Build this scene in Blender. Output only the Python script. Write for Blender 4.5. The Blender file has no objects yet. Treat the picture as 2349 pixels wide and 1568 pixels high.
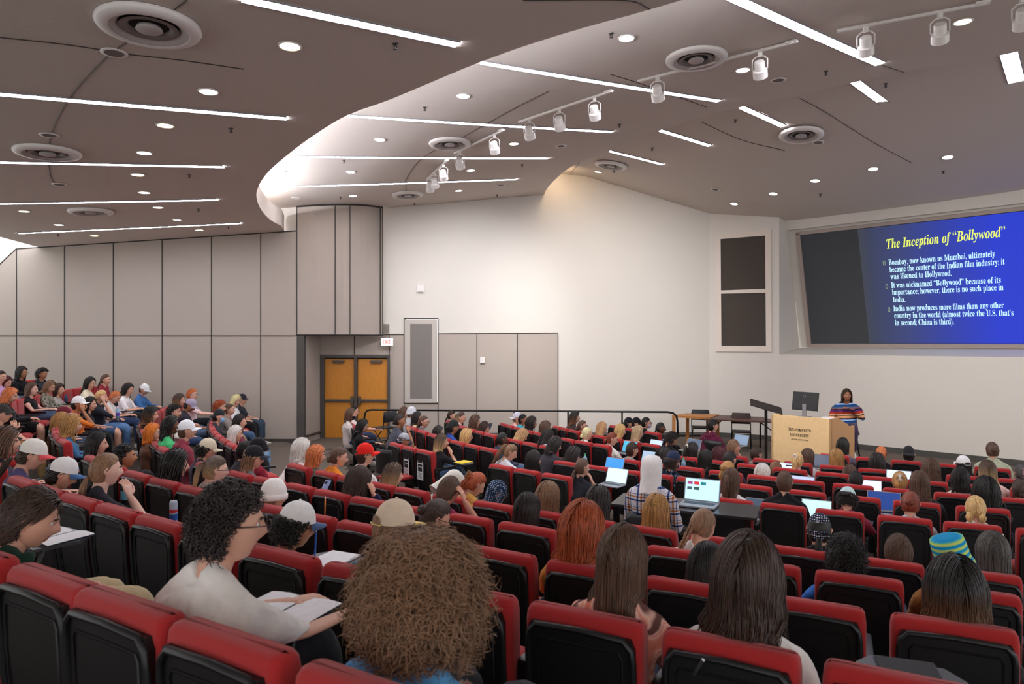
import bpy, bmesh, math, random
import numpy as np
from mathutils import Vector, Matrix, noise
from mathutils.geometry import delaunay_2d_cdt
random.seed(7); RNG = np.random.default_rng(11)
C = bpy.context.scene.collection
SC = bpy.context.scene
# ---------------------------------------------------------------- camera, world, exposure
F = 1560.0; CX = 1174.5; CY = 784.0; EYE = 2.55
cam_d = bpy.data.cameras.new('camera'); cam = bpy.data.objects.new('camera', cam_d); C.objects.link(cam)
cam.location = (0, 0, EYE); cam.rotation_euler = (math.pi/2, 0, 0)
cam_d.sensor_width = 36; cam_d.lens = 36*F/2349; cam_d.clip_start = .05; cam_d.clip_end = 200
cam_d.dof.use_dof = True; cam_d.dof.focus_distance = 10.0; cam_d.dof.aperture_fstop = 4.0
SC.camera = cam
SC.view_settings.view_transform = 'Standard'; SC.view_settings.look = 'None'
SC.view_settings.gamma = 1; SC.view_settings.exposure = 0.55; SC.view_settings.use_curve_mapping = False
w = bpy.data.worlds.new('world'); SC.world = w; w.use_nodes = True
w.node_tree.nodes['Background'].inputs[0].default_value = (.88, .87, .88, 1)
w.node_tree.nodes['Background'].inputs[1].default_value = 1.1  # grey ambient fill, added through the open rear of the hall
def area(name, loc, rot, sx, sy, power, col=(1, 1, 1), spread=math.pi):
    d = bpy.data.lights.new(name, 'AREA'); d.shape = 'RECTANGLE'; d.size = sx; d.size_y = sy; d.energy = power; d.color = col; d.spread = spread
    o = bpy.data.objects.new(name, d); C.objects.link(o); o.location = loc; o.rotation_euler = rot; return o
def spot(name, loc, target, power, col=(1, .96, .9), size=70, blend=.9, rad=.06):
    d = bpy.data.lights.new(name, 'SPOT'); d.energy = power; d.color = col; d.spot_size = math.radians(size); d.spot_blend = blend; d.shadow_soft_size = rad
    o = bpy.data.objects.new(name, d); C.objects.link(o); o.location = loc
    o.rotation_euler = (Vector(target)-Vector(loc)).to_track_quat('-Z', 'Y').to_euler(); return o
STRIP_E = 30.0; DOWN_E = 9.0
# ---------------------------------------------------------------- helpers
def W(px, py, Y): return Vector(((px-CX)/F*Y, Y, EYE-(py-CY)/F*Y))
def lin(h):
    h = h.lstrip('#'); c = [int(h[i:i+2], 16)/255 for i in (0, 2, 4)]
    return tuple(x/12.92 if x <= .04045 else ((x+.055)/1.055)**2.4 for x in c)+(1,)
MATS = {}
def mat(key, col='#888888', rough=.6, spec=.5, emit=None, es=0, metal=0, var=0, vscale=8, bump=0, bscale=60, stretch=None, sheen=0, alpha=None):
    if key in MATS: return MATS[key]
    m = bpy.data.materials.new(key); m.use_nodes = True; nt = m.node_tree; b = nt.nodes['Principled BSDF']
    c = lin(col) if isinstance(col, str) else col
    b.inputs['Base Color'].default_value = c; b.inputs['Roughness'].default_value = rough
    b.inputs['Specular IOR Level'].default_value = spec; b.inputs['Metallic'].default_value = metal
    if sheen: b.inputs['Sheen Weight'].default_value = sheen
    if emit: b.inputs['Emission Color'].default_value = lin(emit); b.inputs['Emission Strength'].default_value = es
    if alpha is not None:
        b.inputs['Transmission Weight'].default_value = alpha
    if var or bump:
        tc = nt.nodes.new('ShaderNodeTexCoord'); mp = nt.nodes.new('ShaderNodeMapping'); nt.links.new(tc.outputs['Object'], mp.inputs[0])
        if stretch: mp.inputs['Scale'].default_value = stretch
    if var:
        n = nt.nodes.new('ShaderNodeTexNoise'); n.inputs['Scale'].default_value = vscale; n.inputs['Detail'].default_value = 5; nt.links.new(mp.outputs[0], n.inputs['Vector'])
        r = nt.nodes.new('ShaderNodeMapRange'); r.inputs[1].default_value = .3; r.inputs[2].default_value = .7; r.inputs[3].default_value = 1-var; r.inputs[4].default_value = 1+var
        nt.links.new(n.outputs[0], r.inputs[0])
        mx = nt.nodes.new('ShaderNodeVectorMath'); mx.operation = 'SCALE'; mx.inputs[0].default_value = c[:3]; nt.links.new(r.outputs[0], mx.inputs['Scale'])
        nt.links.new(mx.outputs[0], b.inputs['Base Color'])
    if bump:
        n2 = nt.nodes.new('ShaderNodeTexNoise'); n2.inputs['Scale'].default_value = bscale; n2.inputs['Detail'].default_value = 3; nt.links.new(mp.outputs[0], n2.inputs['Vector'])
        bp = nt.nodes.new('ShaderNodeBump'); bp.inputs['Strength'].default_value = bump; bp.inputs['Distance'].default_value = .01
        nt.links.new(n2.outputs[0], bp.inputs['Height']); nt.links.new(bp.outputs[0], b.inputs['Normal'])
    MATS[key] = m; return m
def np_mesh(name, V, Fa, mats=(), mi=None, smooth=True):
    """V (n,3); Fa: (m,4) or (m,3) array, or list of arrays (of either width)"""
    if isinstance(Fa, np.ndarray): Fa = [Fa]
    me = bpy.data.meshes.new(name); V = np.asarray(V, dtype=np.float32)
    me.vertices.add(len(V)); me.vertices.foreach_set('co', V.ravel())
    idx = np.concatenate([f.ravel() for f in Fa]).astype(np.int32)
    tot = np.concatenate([np.full(len(f), f.shape[1]) for f in Fa]).astype(np.int32)
    st = np.concatenate([[0], np.cumsum(tot)[:-1]]).astype(np.int32)
    me.loops.add(len(idx)); me.loops.foreach_set('vertex_index', idx)
    me.polygons.add(len(tot)); me.polygons.foreach_set('loop_start', st)
    me.polygons.foreach_set('use_smooth', np.full(len(tot), bool(smooth)))
    for m in mats: me.materials.append(m)
    if mi is not None: me.polygons.foreach_set('material_index', np.asarray(mi, np.int32))
    me.update(calc_edges=True); me.validate(); return me
class MB:
    """collects geometry of one mesh"""
    def __init__(s): s.V = []; s.Q = []; s.n = 0; s.mi = []
    def add(s, V, Fa, m=0):
        V = np.asarray(V, float).reshape(-1, 3); s.V.append(V)
        for f in (Fa if isinstance(Fa, list) else [Fa]):
            s.Q.append((np.asarray(f)+s.n, m))
        s.n += len(V); return s
    def box(s, c, sz, m=0, R=None, bevel=0):
        x, y, z = [a/2 for a in sz]
        if bevel:
            bm = bmesh.new(); bmesh.ops.create_cube(bm, size=1)
            for v in bm.verts: v.co = Vector((v.co.x*2*x, v.co.y*2*y, v.co.z*2*z))
            bmesh.ops.bevel(bm, geom=bm.edges[:], offset=min(bevel, x*.95, y*.95, z*.95), segments=2, affect='EDGES', profile=.6)
            V = np.array([v.co[:] for v in bm.verts]); qs = {}
            for f in bm.faces: qs.setdefault(len(f.verts), []).append([v.index for v in f.verts])
            bm.free(); Fa = [np.array(q) for q in qs.values()]
        else:
            V = np.array([(a*x, b*y, d*z) for a in (-1, 1) for b in (-1, 1) for d in (-1, 1)])
            Fa = [np.array([(0, 1, 3, 2), (4, 6, 7, 5), (0, 4, 5, 1), (2, 3, 7, 6), (0, 2, 6, 4), (1, 5, 7, 3)])]
        if R is not None: V = V @ np.array(R).T
        s.add(V+np.array(c), Fa, m); return s
    def tube(s, P, R, seg=8, m=0, cap=True, flat=1.0, up=None):
        P = np.asarray(P, float); n = len(P); R = np.full(n, R) if np.isscalar(R) else np.asarray(R, float)
        T = np.gradient(P, axis=0); T /= np.linalg.norm(T, axis=1)[:, None]+1e-9
        u = np.array((0, 0, 1.) if up is None else up)
        A = np.cross(T, u); bad = np.linalg.norm(A, axis=1) < .15; A[bad] = np.cross(T[bad], (0, 1., .2)); A /= np.linalg.norm(A, axis=1)[:, None]
        for i in range(1, n):
            if A[i] @ A[i-1] < 0: A[i] = -A[i]
        B = np.cross(A, T); th = np.linspace(0, 2*np.pi, seg, endpoint=False)
        V = P[:, None]+R[:, None, None]*(A[:, None]*np.cos(th)[None, :, None]+flat*B[:, None]*np.sin(th)[None, :, None])
        i = np.arange(n-1)[:, None]*seg; j = np.arange(seg)[None]; k = (j+1) % seg
        Q = np.stack([i+j, i+k, i+seg+k, i+seg+j], -1).reshape(-1, 4)
        V = V.reshape(-1, 3); Fs = [Q]
        if cap:
            V = np.vstack([V, P[0], P[-1]]); a = np.arange(seg); b = (a+1) % seg
            Fs.append(np.stack([b, a, np.full(seg, n*seg)], -1)); Fs.append(np.stack([a+(n-1)*seg, b+(n-1)*seg, np.full(seg, n*seg+1)], -1))
        s.add(V, Fs, m); return s
    def rings(s, L, m=0, cap=True):
        """L: list of (k,3) closed rings"""
        L = [np.asarray(r, float) for r in L]; k = len(L[0]); n = len(L); V = np.vstack(L)
        i = np.arange(n-1)[:, None]*k; j = np.arange(k)[None]; kk = (j+1) % k
        Q = np.stack([i+j, i+kk, i+k+kk, i+k+j], -1).reshape(-1, 4); Fs = [Q]
        if cap:
            V = np.vstack([V, L[0].mean(0), L[-1].mean(0)]); a = np.arange(k); b = (a+1) % k
            Fs.append(np.stack([b, a, np.full(k, n*k)], -1)); Fs.append(np.stack([a+(n-1)*k, b+(n-1)*k, np.full(k, n*k+1)], -1))
        s.add(V, Fs, m); return s
    def lathe(s, prof, seg=24, m=0, M=None):
        """prof: (r,z)"""
        th = np.linspace(0, 2*np.pi, seg, endpoint=False)
        V = np.array([[(r*math.cos(t), r*math.sin(t), z) for t in th] for r, z in prof]).reshape(-1, 3)
        n = len(prof); i = np.arange(n-1)[:, None]*seg; j = np.arange(seg)[None]; k = (j+1) % seg
        Q = np.stack([i+j, i+k, i+seg+k, i+seg+j], -1).reshape(-1, 4)
        if M is not None: V = (np.array(M)[:3, :3] @ V.T).T+np.array(M)[:3, 3]
        s.add(V, [Q], m); return s
    def ell(s, c, r, seg=14, m=0, M=None):
        la = np.linspace(-np.pi/2, np.pi/2, seg//2+2); V = []
        th = np.linspace(0, 2*np.pi, seg, endpoint=False)
        V = np.array([[(math.cos(a)*math.cos(t), math.cos(a)*math.sin(t), math.sin(a)) for t in th] for a in la]).reshape(-1, 3)*np.array(r)
        if M is not None: V = V @ np.array(M)[:3, :3].T
        n = len(la); i = np.arange(n-1)[:, None]*seg; j = np.arange(seg)[None]; k = (j+1) % seg
        s.add(V+np.array(c), [np.stack([i+j, i+k, i+seg+k, i+seg+j], -1).reshape(-1, 4)], m); return s
    def quad(s, a, b, c, d, m=0): s.add([a, b, c, d], [np.array([[0, 1, 2, 3]])], m); return s
    def arrays(s):
        V = np.vstack(s.V); d = {}
        for q, m in s.Q: d.setdefault(q.shape[1], []).append((q, m))
        Fs = [np.vstack([q for q, _ in v]) for v in d.values()]
        mi = np.concatenate([np.full(len(q), m) for v in d.values() for q, m in v]); return V, Fs, mi
    def mesh(s, name, mats, smooth=False):
        V, Fs, mi = s.arrays(); return np_mesh(name, V, Fs, mats, mi, smooth)
    def build(s, name, mats, parent=None, smooth=False, loc=None, rotz=0):
        if not isinstance(mats, (list, tuple)): mats = [mats]
        return link(name, s.mesh(name, mats, smooth), parent, loc, rotz)
def link(name, data, parent=None, loc=None, rotz=0, M=None):
    o = bpy.data.objects.new(name, data); C.objects.link(o)
    if parent is not None: o.parent = parent
    if M is not None: o.matrix_local = M
    else:
        if loc is not None: o.location = loc
        if rotz: o.rotation_euler.z = rotz
    return o
def empty(name, loc=(0, 0, 0), rotz=0):
    o = bpy.data.objects.new(name, None); C.objects.link(o); o.location = loc; o.rotation_euler.z = rotz; o.empty_display_size = .1; return o
def tag(o, label, cat, group=None):
    o['label'] = label; o['category'] = cat
    if group: o['group'] = group
    return o
def struct(o, label=None):
    o['kind'] = 'structure'
    if label: o['label'] = label
    return o
def copy_tree(o, parent=None):
    c = o.copy(); C.objects.link(c)
    if parent is not None: c.parent = parent
    for ch in list(o.children): copy_tree(ch, c)
    return c
def setmat(o, m, i=0):
    o.material_slots[i].link = 'OBJECT'; o.material_slots[i].material = m
def autosmooth(me, ang=35):
    me.set_sharp_from_angle(angle=math.radians(ang))
# ---------------------------------------------------------------- shared materials
M_FAB = mat('wall_fabric', '#b2a89e', .95, .1, var=.05, vscale=220, bump=.25, bscale=260)
M_WHITE = mat('wall_paint', '#d9d4cc', .85, .2, var=.015, vscale=40, bump=.06, bscale=300)
M_CEIL = mat('ceiling_plaster', '#cdc3ba', .95, .1, var=.035, vscale=90, bump=.3, bscale=160)
M_SEAM = mat('dark_seam', '#3c3733', .6)
M_DARKFRAME = mat('dark_frame', '#4a4440', .45, var=.05)
M_CARPET = mat('carpet', '#6c625a', 1, .05, var=.18, vscale=150, bump=.4, bscale=200)
M_STAGE = mat('stage_floor', '#6e5d52', .8, .1, var=.12, vscale=60)
M_BLACK = mat('black_plastic', '#101012', .42, .5, bump=.08, bscale=500)
M_BLACKM = mat('black_metal', '#1b1a1a', .35, .5, metal=.3)
M_WHITEM = mat('white_metal', '#e4e0db', .4, .5)
M_RED = mat('seat_red_wool', '#ac2a2b', .92, .15, var=.12, vscale=260, bump=.3, bscale=420, sheen=.25)
M_OAK = mat('door_oak', '#c5822f', .42, .4, var=.13, vscale=9, stretch=(14, 14, 1))
M_MAPLE = mat('podium_maple', '#f2d09a', .5, .4, var=.06, vscale=12, stretch=(3, 3, 1))
M_GREY = mat('grey_grille', '#7d7873', .9, .1, var=.15, vscale=500)
M_GRILLE_D = mat('dark_grille', '#4c4641', .9, .1, var=.06, vscale=600)
M_LENS = mat('lamp_lens', '#ffffff', .5, emit='#fff6e6', es=DOWN_E)
M_LENSW = mat('lamp_lens_warm', '#ffffff', .5, emit='#ffe2a8', es=DOWN_E*.7)
M_STRIP = mat('led_strip', '#ffffff', .5, emit='#f4f4ff', es=STRIP_E)
# ---------------------------------------------------------------- the hall: ceilings
def H1(X, Y):
    t = max(0., min(1.15, Y/17.1)); A = 2.55+.02*(X+2.9); B = 2.80+.064*(X+5.42); s = t**3; return A*(1-s)+B*s
def H2(X, Y):
    t = max(0., min(1.1, Y/18.2)); B = 3.56+.0905*(X+3.46); s = t**3; return 3.62*(1-s)+B*s
_C3 = np.array([(7.05,17.45,3.14),(10.58,14.06,3.18),(6.87,17.49,3.21),(5.33,18.36,3.44),(1.95,18.4,4.53),(3.6,18.4,4.0),(5.3,12.5,3.82),(2.33,16.0,4.18),(6.2,11.2,3.98),(7.9,10.5,3.95),
 (3,13,4.15),(6,9.5,4.05),(9,8.5,4.0),(12,8,4.0),(14,11,3.4),(8.2,13.4,3.5),(8.8,15.8,3.16),(-.5,18.4,4.6),(0,14,4.4)], float)
_D = np.linalg.norm(_C3[:, None, :2]-_C3[None, :, :2], axis=2)
_A = np.zeros((len(_C3)+3,)*2); _A[:len(_C3), :len(_C3)] = _D; _P = np.c_[np.ones(len(_C3)), _C3[:, :2]]; _A[:len(_C3), len(_C3):] = _P; _A[len(_C3):, :len(_C3)] = _P.T
_w3 = np.linalg.solve(_A+np.diag([-.4]*len(_C3)+[0]*3), np.r_[_C3[:, 2], 0, 0, 0])
def H3(X, Y):
    d = np.hypot(_C3[:, 0]-X, _C3[:, 1]-Y); return float(d @ _w3[:-3]+_w3[-3]+_w3[-2]*X+_w3[-1]*Y)
def hit(px, py, H):
    """where the ray through a pixel meets ceiling surface H"""
    a = (CY-py)/F; b = (px-CX)/F; Y = 3.0/max(a, .02)
    for _ in range(60): Y += (H(b*Y, Y)/a-Y)*.35
    return Vector((b*Y, Y, EYE+H(b*Y, Y)))
def normal(P, H):
    e = .05; return Vector((H(P.x+e, P.y)-H(P.x-e, P.y), H(P.x, P.y+e)-H(P.x, P.y-e), -2*e)).normalized()   # points down
def ceiling_sheet(name, outline, H, thick, edge, mats):
    """sheet with grid interior; vertical fascia rising behind the front edge"""
    pts = [Vector((p[0], p[1])) for p in outline]; n = len(pts)
    xs = [p.x for p in pts]; ys = [p.y for p in pts]; V = list(pts)
    for gx in np.arange(min(xs)+.4, max(xs), .8):
        for gy in np.arange(min(ys)+.4, max(ys), .8): V.append(Vector((gx, gy)))
    out = delaunay_2d_cdt(V, [(i, (i+1) % n) for i in range(n)], [list(range(n))], 1, 1e-4)
    vs = [(v.x, v.y, EYE+H(v.x, v.y)) for v in out[0]]; fs = [list(f) for f in out[2]]
    mb = MB(); mb.add(vs, [np.array(fs)])
    E = [Vector((p[0], p[1], EYE+H(p[0], p[1]))) for p in edge]
    for a, b in zip(E[:-1], E[1:]): mb.quad(a, b, b+Vector((0, 0, thick)), a+Vector((0, 0, thick)))
    o = mb.build(name, mats, smooth=True); autosmooth(o.data, 40); return struct(o)
def catmull(P, k=8):
    P = [np.array(p, float) for p in P]; P = [2*P[0]-P[1]]+P+[2*P[-1]-P[-2]]; out = []
    for i in range(1, len(P)-2):
        for t in np.linspace(0, 1, k, endpoint=False):
            a, b, c, d = P[i-1:i+3]; out.append(.5*((2*b)+(c-a)*t+(2*a-5*b+4*c-d)*t*t+(-a+3*b-3*c+d)*t**3))
    out.append(P[-2]); return out
e1px = catmull([(2700,-420),(2200,-220),(1900,-110),(1565,0),(1290,78),(1105,141),(900,226),(797,264),(720,310),(660,355),(615,395),(592,430),(589,455),(600,482),(622,505),(652,521)], 5)
edge1 = [hit(x, y, H1) for x, y in e1px]
LW = 17.1                                                # depth of the left wall plane
edge1[-1] = Vector(((652-CX)/F*LW, LW, 0))
out1 = [(p.x, p.y) for p in edge1]
out1 = [(9, .5)] + out1 + [((88-CX)/F*LW, LW), (hit(0, 543, H1).x, hit(0, 543, H1).y), (-14.5, 12.2), (-14.5, -4), (9, -4)]
ceiling_sheet('ceiling', out1, H1, .4, [(p.x, p.y) for p in edge1], [M_CEIL])
e2px = catmull([(3000,-60),(2700,30),(2349,116),(2075,166),(1959,189),(1833,219),(1700,245.5),(1614,268),(1512,300),(1404,344),(1334,370),(1296,392),(1264,421),(1248,443)], 5)
edge2 = [hit(x, y, H2) for x, y in e2px]; WB = 18.2
edge2[-1] = Vector(((1248-CX)/F*18.34, 18.34, 0))
out2 = [(p.x, p.y) for p in edge2]+[(-3.45, 18.3), (-5.5, 18.25), (-8, 16.9), (-8.3, 13), (-7, 9.5), (-3, 5.5), (0, 3.4), (6, 2.0), (12, 1.6), (14, 6)]
ceiling_sheet('ceiling', out2, H2, .45, [(p.x, p.y) for p in edge2], [M_CEIL])
PC2 = (5.33, 18.36); PA2 = (6.87, 17.49); BD = np.array((.709, -.705)); BN = np.array((.705, .709))
PB = lambda t: (PA2[0]+BD[0]*t, PA2[1]+BD[1]*t)
out3 = [(-.4, 18.3), (1.9, 18.32), (5.36, 18.45), (6.92, 17.56), (PA2[0]+.42, PA2[1]+.44), tuple(np.array(PB(12))+BN*.6), PB(12), (15, 7), (12, 6.4), (8.6, 7.3), (4.2, 10), (.6, 14)]
ceiling_sheet('ceiling', out3, H3, .1, [], [M_CEIL])
# thin joints in the plaster
def joint(px, H, r=.006):
    P = [hit(x, y, H) for x, y in catmull(px, 6)]
    return [p-Vector((0, 0, .002)) for p in P], r
jm = MB()
for px, H in (([(428,0),(395,25),(305,86),(240,135),(163,220),(120,300),(113,345)], H1), ([(111,376),(118,410),(134,425)], H1), ([(0,85),(140,100),(230,113)], H1), ([(294,124),(420,138),(560,158)], H1),
              ([(1200,0),(1430,0),(1490,20)], H1), ([(1260,208),(1180,248),(1062,314)], H2), ([(1000,342),(960,370),(932,410),(932,437)], H2), ([(1620,245),(1480,195),(1400,170)], H2),
              ([(2020,148),(2075,166)], H2), ([(1835,225),(1890,255),(2010,330),(2090,372)], H3), ([(1308,399),(1331,370)], H3), ([(1610,280),(1700,320),(1800,345)], H3)):
    P, r = joint(px, H); jm.tube(P, r, 4)
struct(jm.build('trim_1', M_SEAM), 'thin dark plaster joints across the ceiling')
# ---------------------------------------------------------------- the walls
def wall_quad(mb, p0, p1, z0, z1a, z1b=None, m=0, thick=.12, back=None):
    """upright slab between plan points p0 and p1; top may slope"""
    z1b = z1a if z1b is None else z1b; p0 = Vector((p0[0], p0[1], 0)); p1 = Vector((p1[0], p1[1], 0))
    n = Vector((-(p1-p0).y, (p1-p0).x, 0)).normalized()*thick
    A = [p0+Vector((0, 0, z0)), p1+Vector((0, 0, z0)), p1+Vector((0, 0, z1b)), p0+Vector((0, 0, z1a))]
    B = [a+n for a in A]; mb.add([a[:] for a in A+B], [np.array([(0, 1, 2, 3), (7, 6, 5, 4), (0, 4, 5, 1), (1, 5, 6, 2), (2, 6, 7, 3), (3, 7, 4, 0)])], m)
def xat(px, Y): return (px-CX)/F*Y
def zat(py, Y): return EYE-(py-CY)/F*Y
XL = [xat(x, LW) for x in (-180,-73,38,148,260,372,485,598,681)]
mb = MB(); zt = lambda X: EYE+H1(X, LW)
for a, b in zip(XL[:-1], XL[1:]):
    wall_quad(mb, (a, LW), (b, LW), -.2, zat(770, LW)); 
    if b <= XL[2]+.01: wall_quad(mb, (a, LW), (b, LW), zat(770, LW), zt(XL[2])-(XL[2]-a)*.95, zt(XL[2])-(XL[2]-b)*.95)
    else: wall_quad(mb, (a, LW), (b, LW), zat(770, LW), zt(a), zt(b))
struct(mb.build('wall_left', M_FAB))
mb = MB(); wall_quad(mb, (-15.5, LW+.13), (XL[-1], LW+.13), 3, 8.6, 7.2); struct(mb.build('wall_left_upper', M_WHITE))
mb = MB()
for x in XL[1:-1]:
    top = zt(x) if x >= XL[2]-.01 else zt(XL[2])-(XL[2]-x)*.95
    mb.box((x, LW-.004, (top-.2)/2), (.022, .012, top+.2))
mb.box(((XL[0]+XL[-1])/2, LW-.004, zat(770, LW)), (XL[-1]-XL[0], .012, .024))
for a, b in zip(XL[2:-1], XL[3:]): mb.tube([(a, LW-.004, zt(a)-.01), (b, LW-.004, zt(b)-.01)], .014, 4)
mb.tube([(XL[2], LW-.004, zt(XL[2])), (XL[0], LW-.004, zt(XL[2])-(XL[2]-XL[0])*.95)], .014, 4)
struct(mb.build('trim_2', M_SEAM), 'dark seams between the grey wall panels')
mb = MB(); mb.box(((XL[0]+XL[-1])/2, LW-.02, .06), (XL[-1]-XL[0], .05, .12)); struct(mb.build('baseboard_left', M_DARKFRAME))
# door recess
DW = 18.1; XJ = xat(681, LW); XJ2 = xat(698, LW); XD0 = xat(737, DW); XD1 = xat(893, DW)
zl = zat(768, LW)
mb = MB(); mb.box(((XJ+XJ2)/2, LW+.06, (zl-.1)/2), (XJ2-XJ, .14, zl+.1)); struct(mb.build('trim_3', mat('dark_column', '#55524f', .8, .2, var=.05)), 'dark grey upright at the corner of the door recess')
mb = MB(); wall_quad(mb, (XJ2, LW+.12), (XD0, DW), -.1, zl+.02, thick=.1); struct(mb.build('wall_recess', M_FAB))
mb = MB(); mb.tube([(XJ2+.02, LW+.14, .17), (XD0+.02, DW-.02, .17)], .03, 4); struct(mb.build('baseboard_recess', M_DARKFRAME))
# bulkhead above the door: curved plan
bp = [(681, 17.1), (725, 17.12), (769, 17.2), (786, 17.26), (803, 17.32), (840, 17.55), (878, 17.95)]
bp = catmull([(xat(x, y), y, x) for x, y in bp], 3)
mb = MB(); top = lambda p: EYE+H2(p[0], p[1])-.005
for a, b in zip(bp[:-1], bp[1:]): wall_quad(mb, (a[0], a[1]), (b[0], b[1]), zl, top(a), top(b), thick=.06)
mb.add([(p[0], p[1], zl) for p in bp]+[(XD1, DW, zl), (XJ, DW, zl)], [np.array([list(range(len(bp)+2))])])
o = struct(mb.build('wall_bulkhead', M_FAB))
mb = MB()
mb.tube([(p[0], p[1]-.01, zl) for p in bp], .018, 4); mb.tube([(p[0], p[1]-.01, top(p)-.02) for p in bp], .02, 4)
for x in (681, 769, 803, 878):
    p = min(bp, key=lambda q: abs(CX+q[0]/q[1]*F-x)); mb.box((p[0], p[1]-.008, (zl+top(p))/2), (.02, .02, top(p)-zl))
struct(mb.build('trim_4', M_SEAM), 'dark seams framing the curved panels above the doors')
# wall behind the door line
def YB(px):    # depth of the back wall at a pixel column
    x0, y0 = XD0, DW; x1, y1 = PC2; u = (px-CX)/F; return (y0-(y1-y0)/(x1-x0)*x0)/(1-u*(y1-y0)/(x1-x0))
def PBk(px): Y = YB(px); return (xat(px, Y), Y)
zw = zat(765.5, WB)
mb = MB()
for a, b in ((737, 813), (813, 893)): wall_quad(mb, PBk(a), PBk(b), zat(813, DW), zl+.3)
for a, b in ((893, 927), (1005, 1094), (1094, 1187), (1187, 1280)): wall_quad(mb, PBk(a), PBk(b), -.4, zw)
wall_quad(mb, PBk(927), PBk(1005), -.4, zat(922, WB))
struct(mb.build('wall_back_panels', M_FAB))
mb = MB()
pts = [878, 927, 1005, 1094, 1187, 1250, 1280]
for a, b in zip(pts[:-1], pts[1:]):
    z0 = zw if not (a == 927) else zat(730, WB); pa, pb = PBk(a), PBk(b)
    wall_quad(mb, pa, pb, z0, EYE+5.2)
wall_quad(mb, PBk(1280), PC2, -.4, EYE+5.2)
struct(mb.build('wall_back', M_WHITE))
mb = MB()
for x in (893, 1094, 1187, 1280, 1005, 927):
    p = PBk(x); mb.box((p[0], p[1]-.006, zw/2-.2), (.02, .02, zw+.4))
for x, y0, y1 in ((813, 768, 813), (927, 730, 765), (1005, 730, 765)):
    p = PBk(x); mb.box((p[0], p[1]-.006, (zat(y0, p[1])+zat(y1, p[1]))/2), (.02, .02, zat(y0, p[1])-zat(y1, p[1])))
def hbar(x0, x1, y0, y1, r=.011):
    a, b = PBk(x0), PBk(x1); mb.tube([(a[0], a[1]-.008, zat(y0, a[1])), (b[0], b[1]-.008, zat(y1, b[1]))], r, 4)
hbar(878, 927, 767.5, 767, .013); hbar(1005, 1280, 765.5, 763.5, .013); hbar(927, 1005, 730, 730, .014); hbar(927, 1005, 924, 924, .012)
p = PBk(878); mb.box((p[0], p[1]-.3, (zl+EYE+3.5)/2), (.03, .03, EYE+3.5-zl))
struct(mb.build('trim_5', M_SEAM), 'dark seams around the grey wall panels right of the doors')
# loudspeaker grille niche panel
g = empty('acoustic_panel', (0, 0, 0)); mb = MB()
a, b = PBk(929), PBk(1003); za, zb = zat(733, WB), zat(923, WB)
cx_, cy_ = (a[0]+b[0])/2, (a[1]+b[1])/2
mb.box((cx_, cy_-.03, (za+zb)/2), (b[0]-a[0], .06, za-zb), bevel=.01)
mb.build('frame', mat('panel_frame', '#bdb6ae', .8, .2, var=.03, vscale=200), g)
a2, b2 = PBk(942), PBk(991); MB().box(((a2[0]+b2[0])/2, cy_-.066, (zat(743, WB)+zat(912, WB))/2), (b2[0]-a2[0], .014, zat(743, WB)-zat(912, WB))).build('grille', M_GREY, g)
tag(g, 'tall narrow grey grille panel in a pale frame right of the doors', 'wall panel')
# facet A and front wall B with the screen recess
mb = MB(); wall_quad(mb, PC2, PA2, -.4, EYE+3.9, EYE+3.6); struct(mb.build('wall_front_side', M_WHITE))
mb = MB(); zs = 2.236; wall_quad(mb, PA2, PB(12), -.4, zs); struct(mb.build('wall_front', M_WHITE))
P3 = lambda t, d, z: Vector((PA2[0]+BD[0]*t+BN[0]*d, PA2[1]+BD[1]*t+BN[1]*d, z))
zb_, zt_ = 2.40, 5.72; db_, dt_ = 1.3, .45
mb = MB(); T = 12
mb.quad(P3(0, .0, zs), P3(T, 0, zs), P3(T, db_, zb_), P3(0, db_, zb_))                                # sill
mb.add([P3(0, 0, zs)[:], P3(0, db_, zb_)[:], P3(0, dt_, 5.9)[:], P3(0, 0, 5.9)[:]], [np.array([(0, 1, 2, 3)])])  # left reveal
struct(mb.build('trim_6', M_WHITE), 'sill and left reveal of the screen recess')
# sloping plane that carries the screen
SP0 = P3(0, db_, zb_); SU = Vector((BD[0], BD[1], 0)); SV = (P3(0, dt_, zt_)-SP0).normalized(); SN = SU.cross(SV).normalized()
if SN.dot(-SP0) < 0: SN = -SN
def sp(px, py, off=0.0):
    o = Vector((0, 0, EYE)); d = Vector(((px-CX)/F, 1, -(py-CY)/F)); P0 = SP0+SN*off; return o+d*((P0-o).dot(SN)/d.dot(SN))
def suv(P): return ((P-SP0).dot(SU), (P-SP0).dot(SV))
def sP(u, v, off=0.0): return SP0+SU*u+SV*v+SN*off
L = (SP0-P3(0, dt_, zt_)).length
u0, v0 = suv(sp(1862, 787)); u1, v1 = suv(sp(1837, 541)); u2, v2 = suv(sp(2349, 478)); sl = (u1-u0)/(v1-v0); vtop = (v1+v2)/2
def bar(mb, a, b, w, d, off): # bar in the screen plane from uv a to b
    A = [a, b]; du = Vector((b[0]-a[0], b[1]-a[1])); n = Vector((-du.y, du.x)).normalized()*w
    q = [(a[0], a[1]), (b[0], b[1]), (b[0]+n.x, b[1]+n.y), (a[0]+n.x, a[1]+n.y)]
    F1 = [sP(*p, off+d) for p in q]; F0 = [sP(*p, off) for p in q]
    mb.add([v[:] for v in F1+F0], [np.array([(0, 1, 2, 3), (0, 4, 5, 1), (1, 5, 6, 2), (2, 6, 7, 3), (3, 7, 4, 0)])])
mb = MB(); US = 9.5
mb.quad(sP(-.3, -.1, -.02), sP(12, -.1, -.02), sP(12, L+.35, -.02), sP(-.3, L+.35, -.02))
struct(mb.build('wall_screen', M_WHITE))
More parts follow.
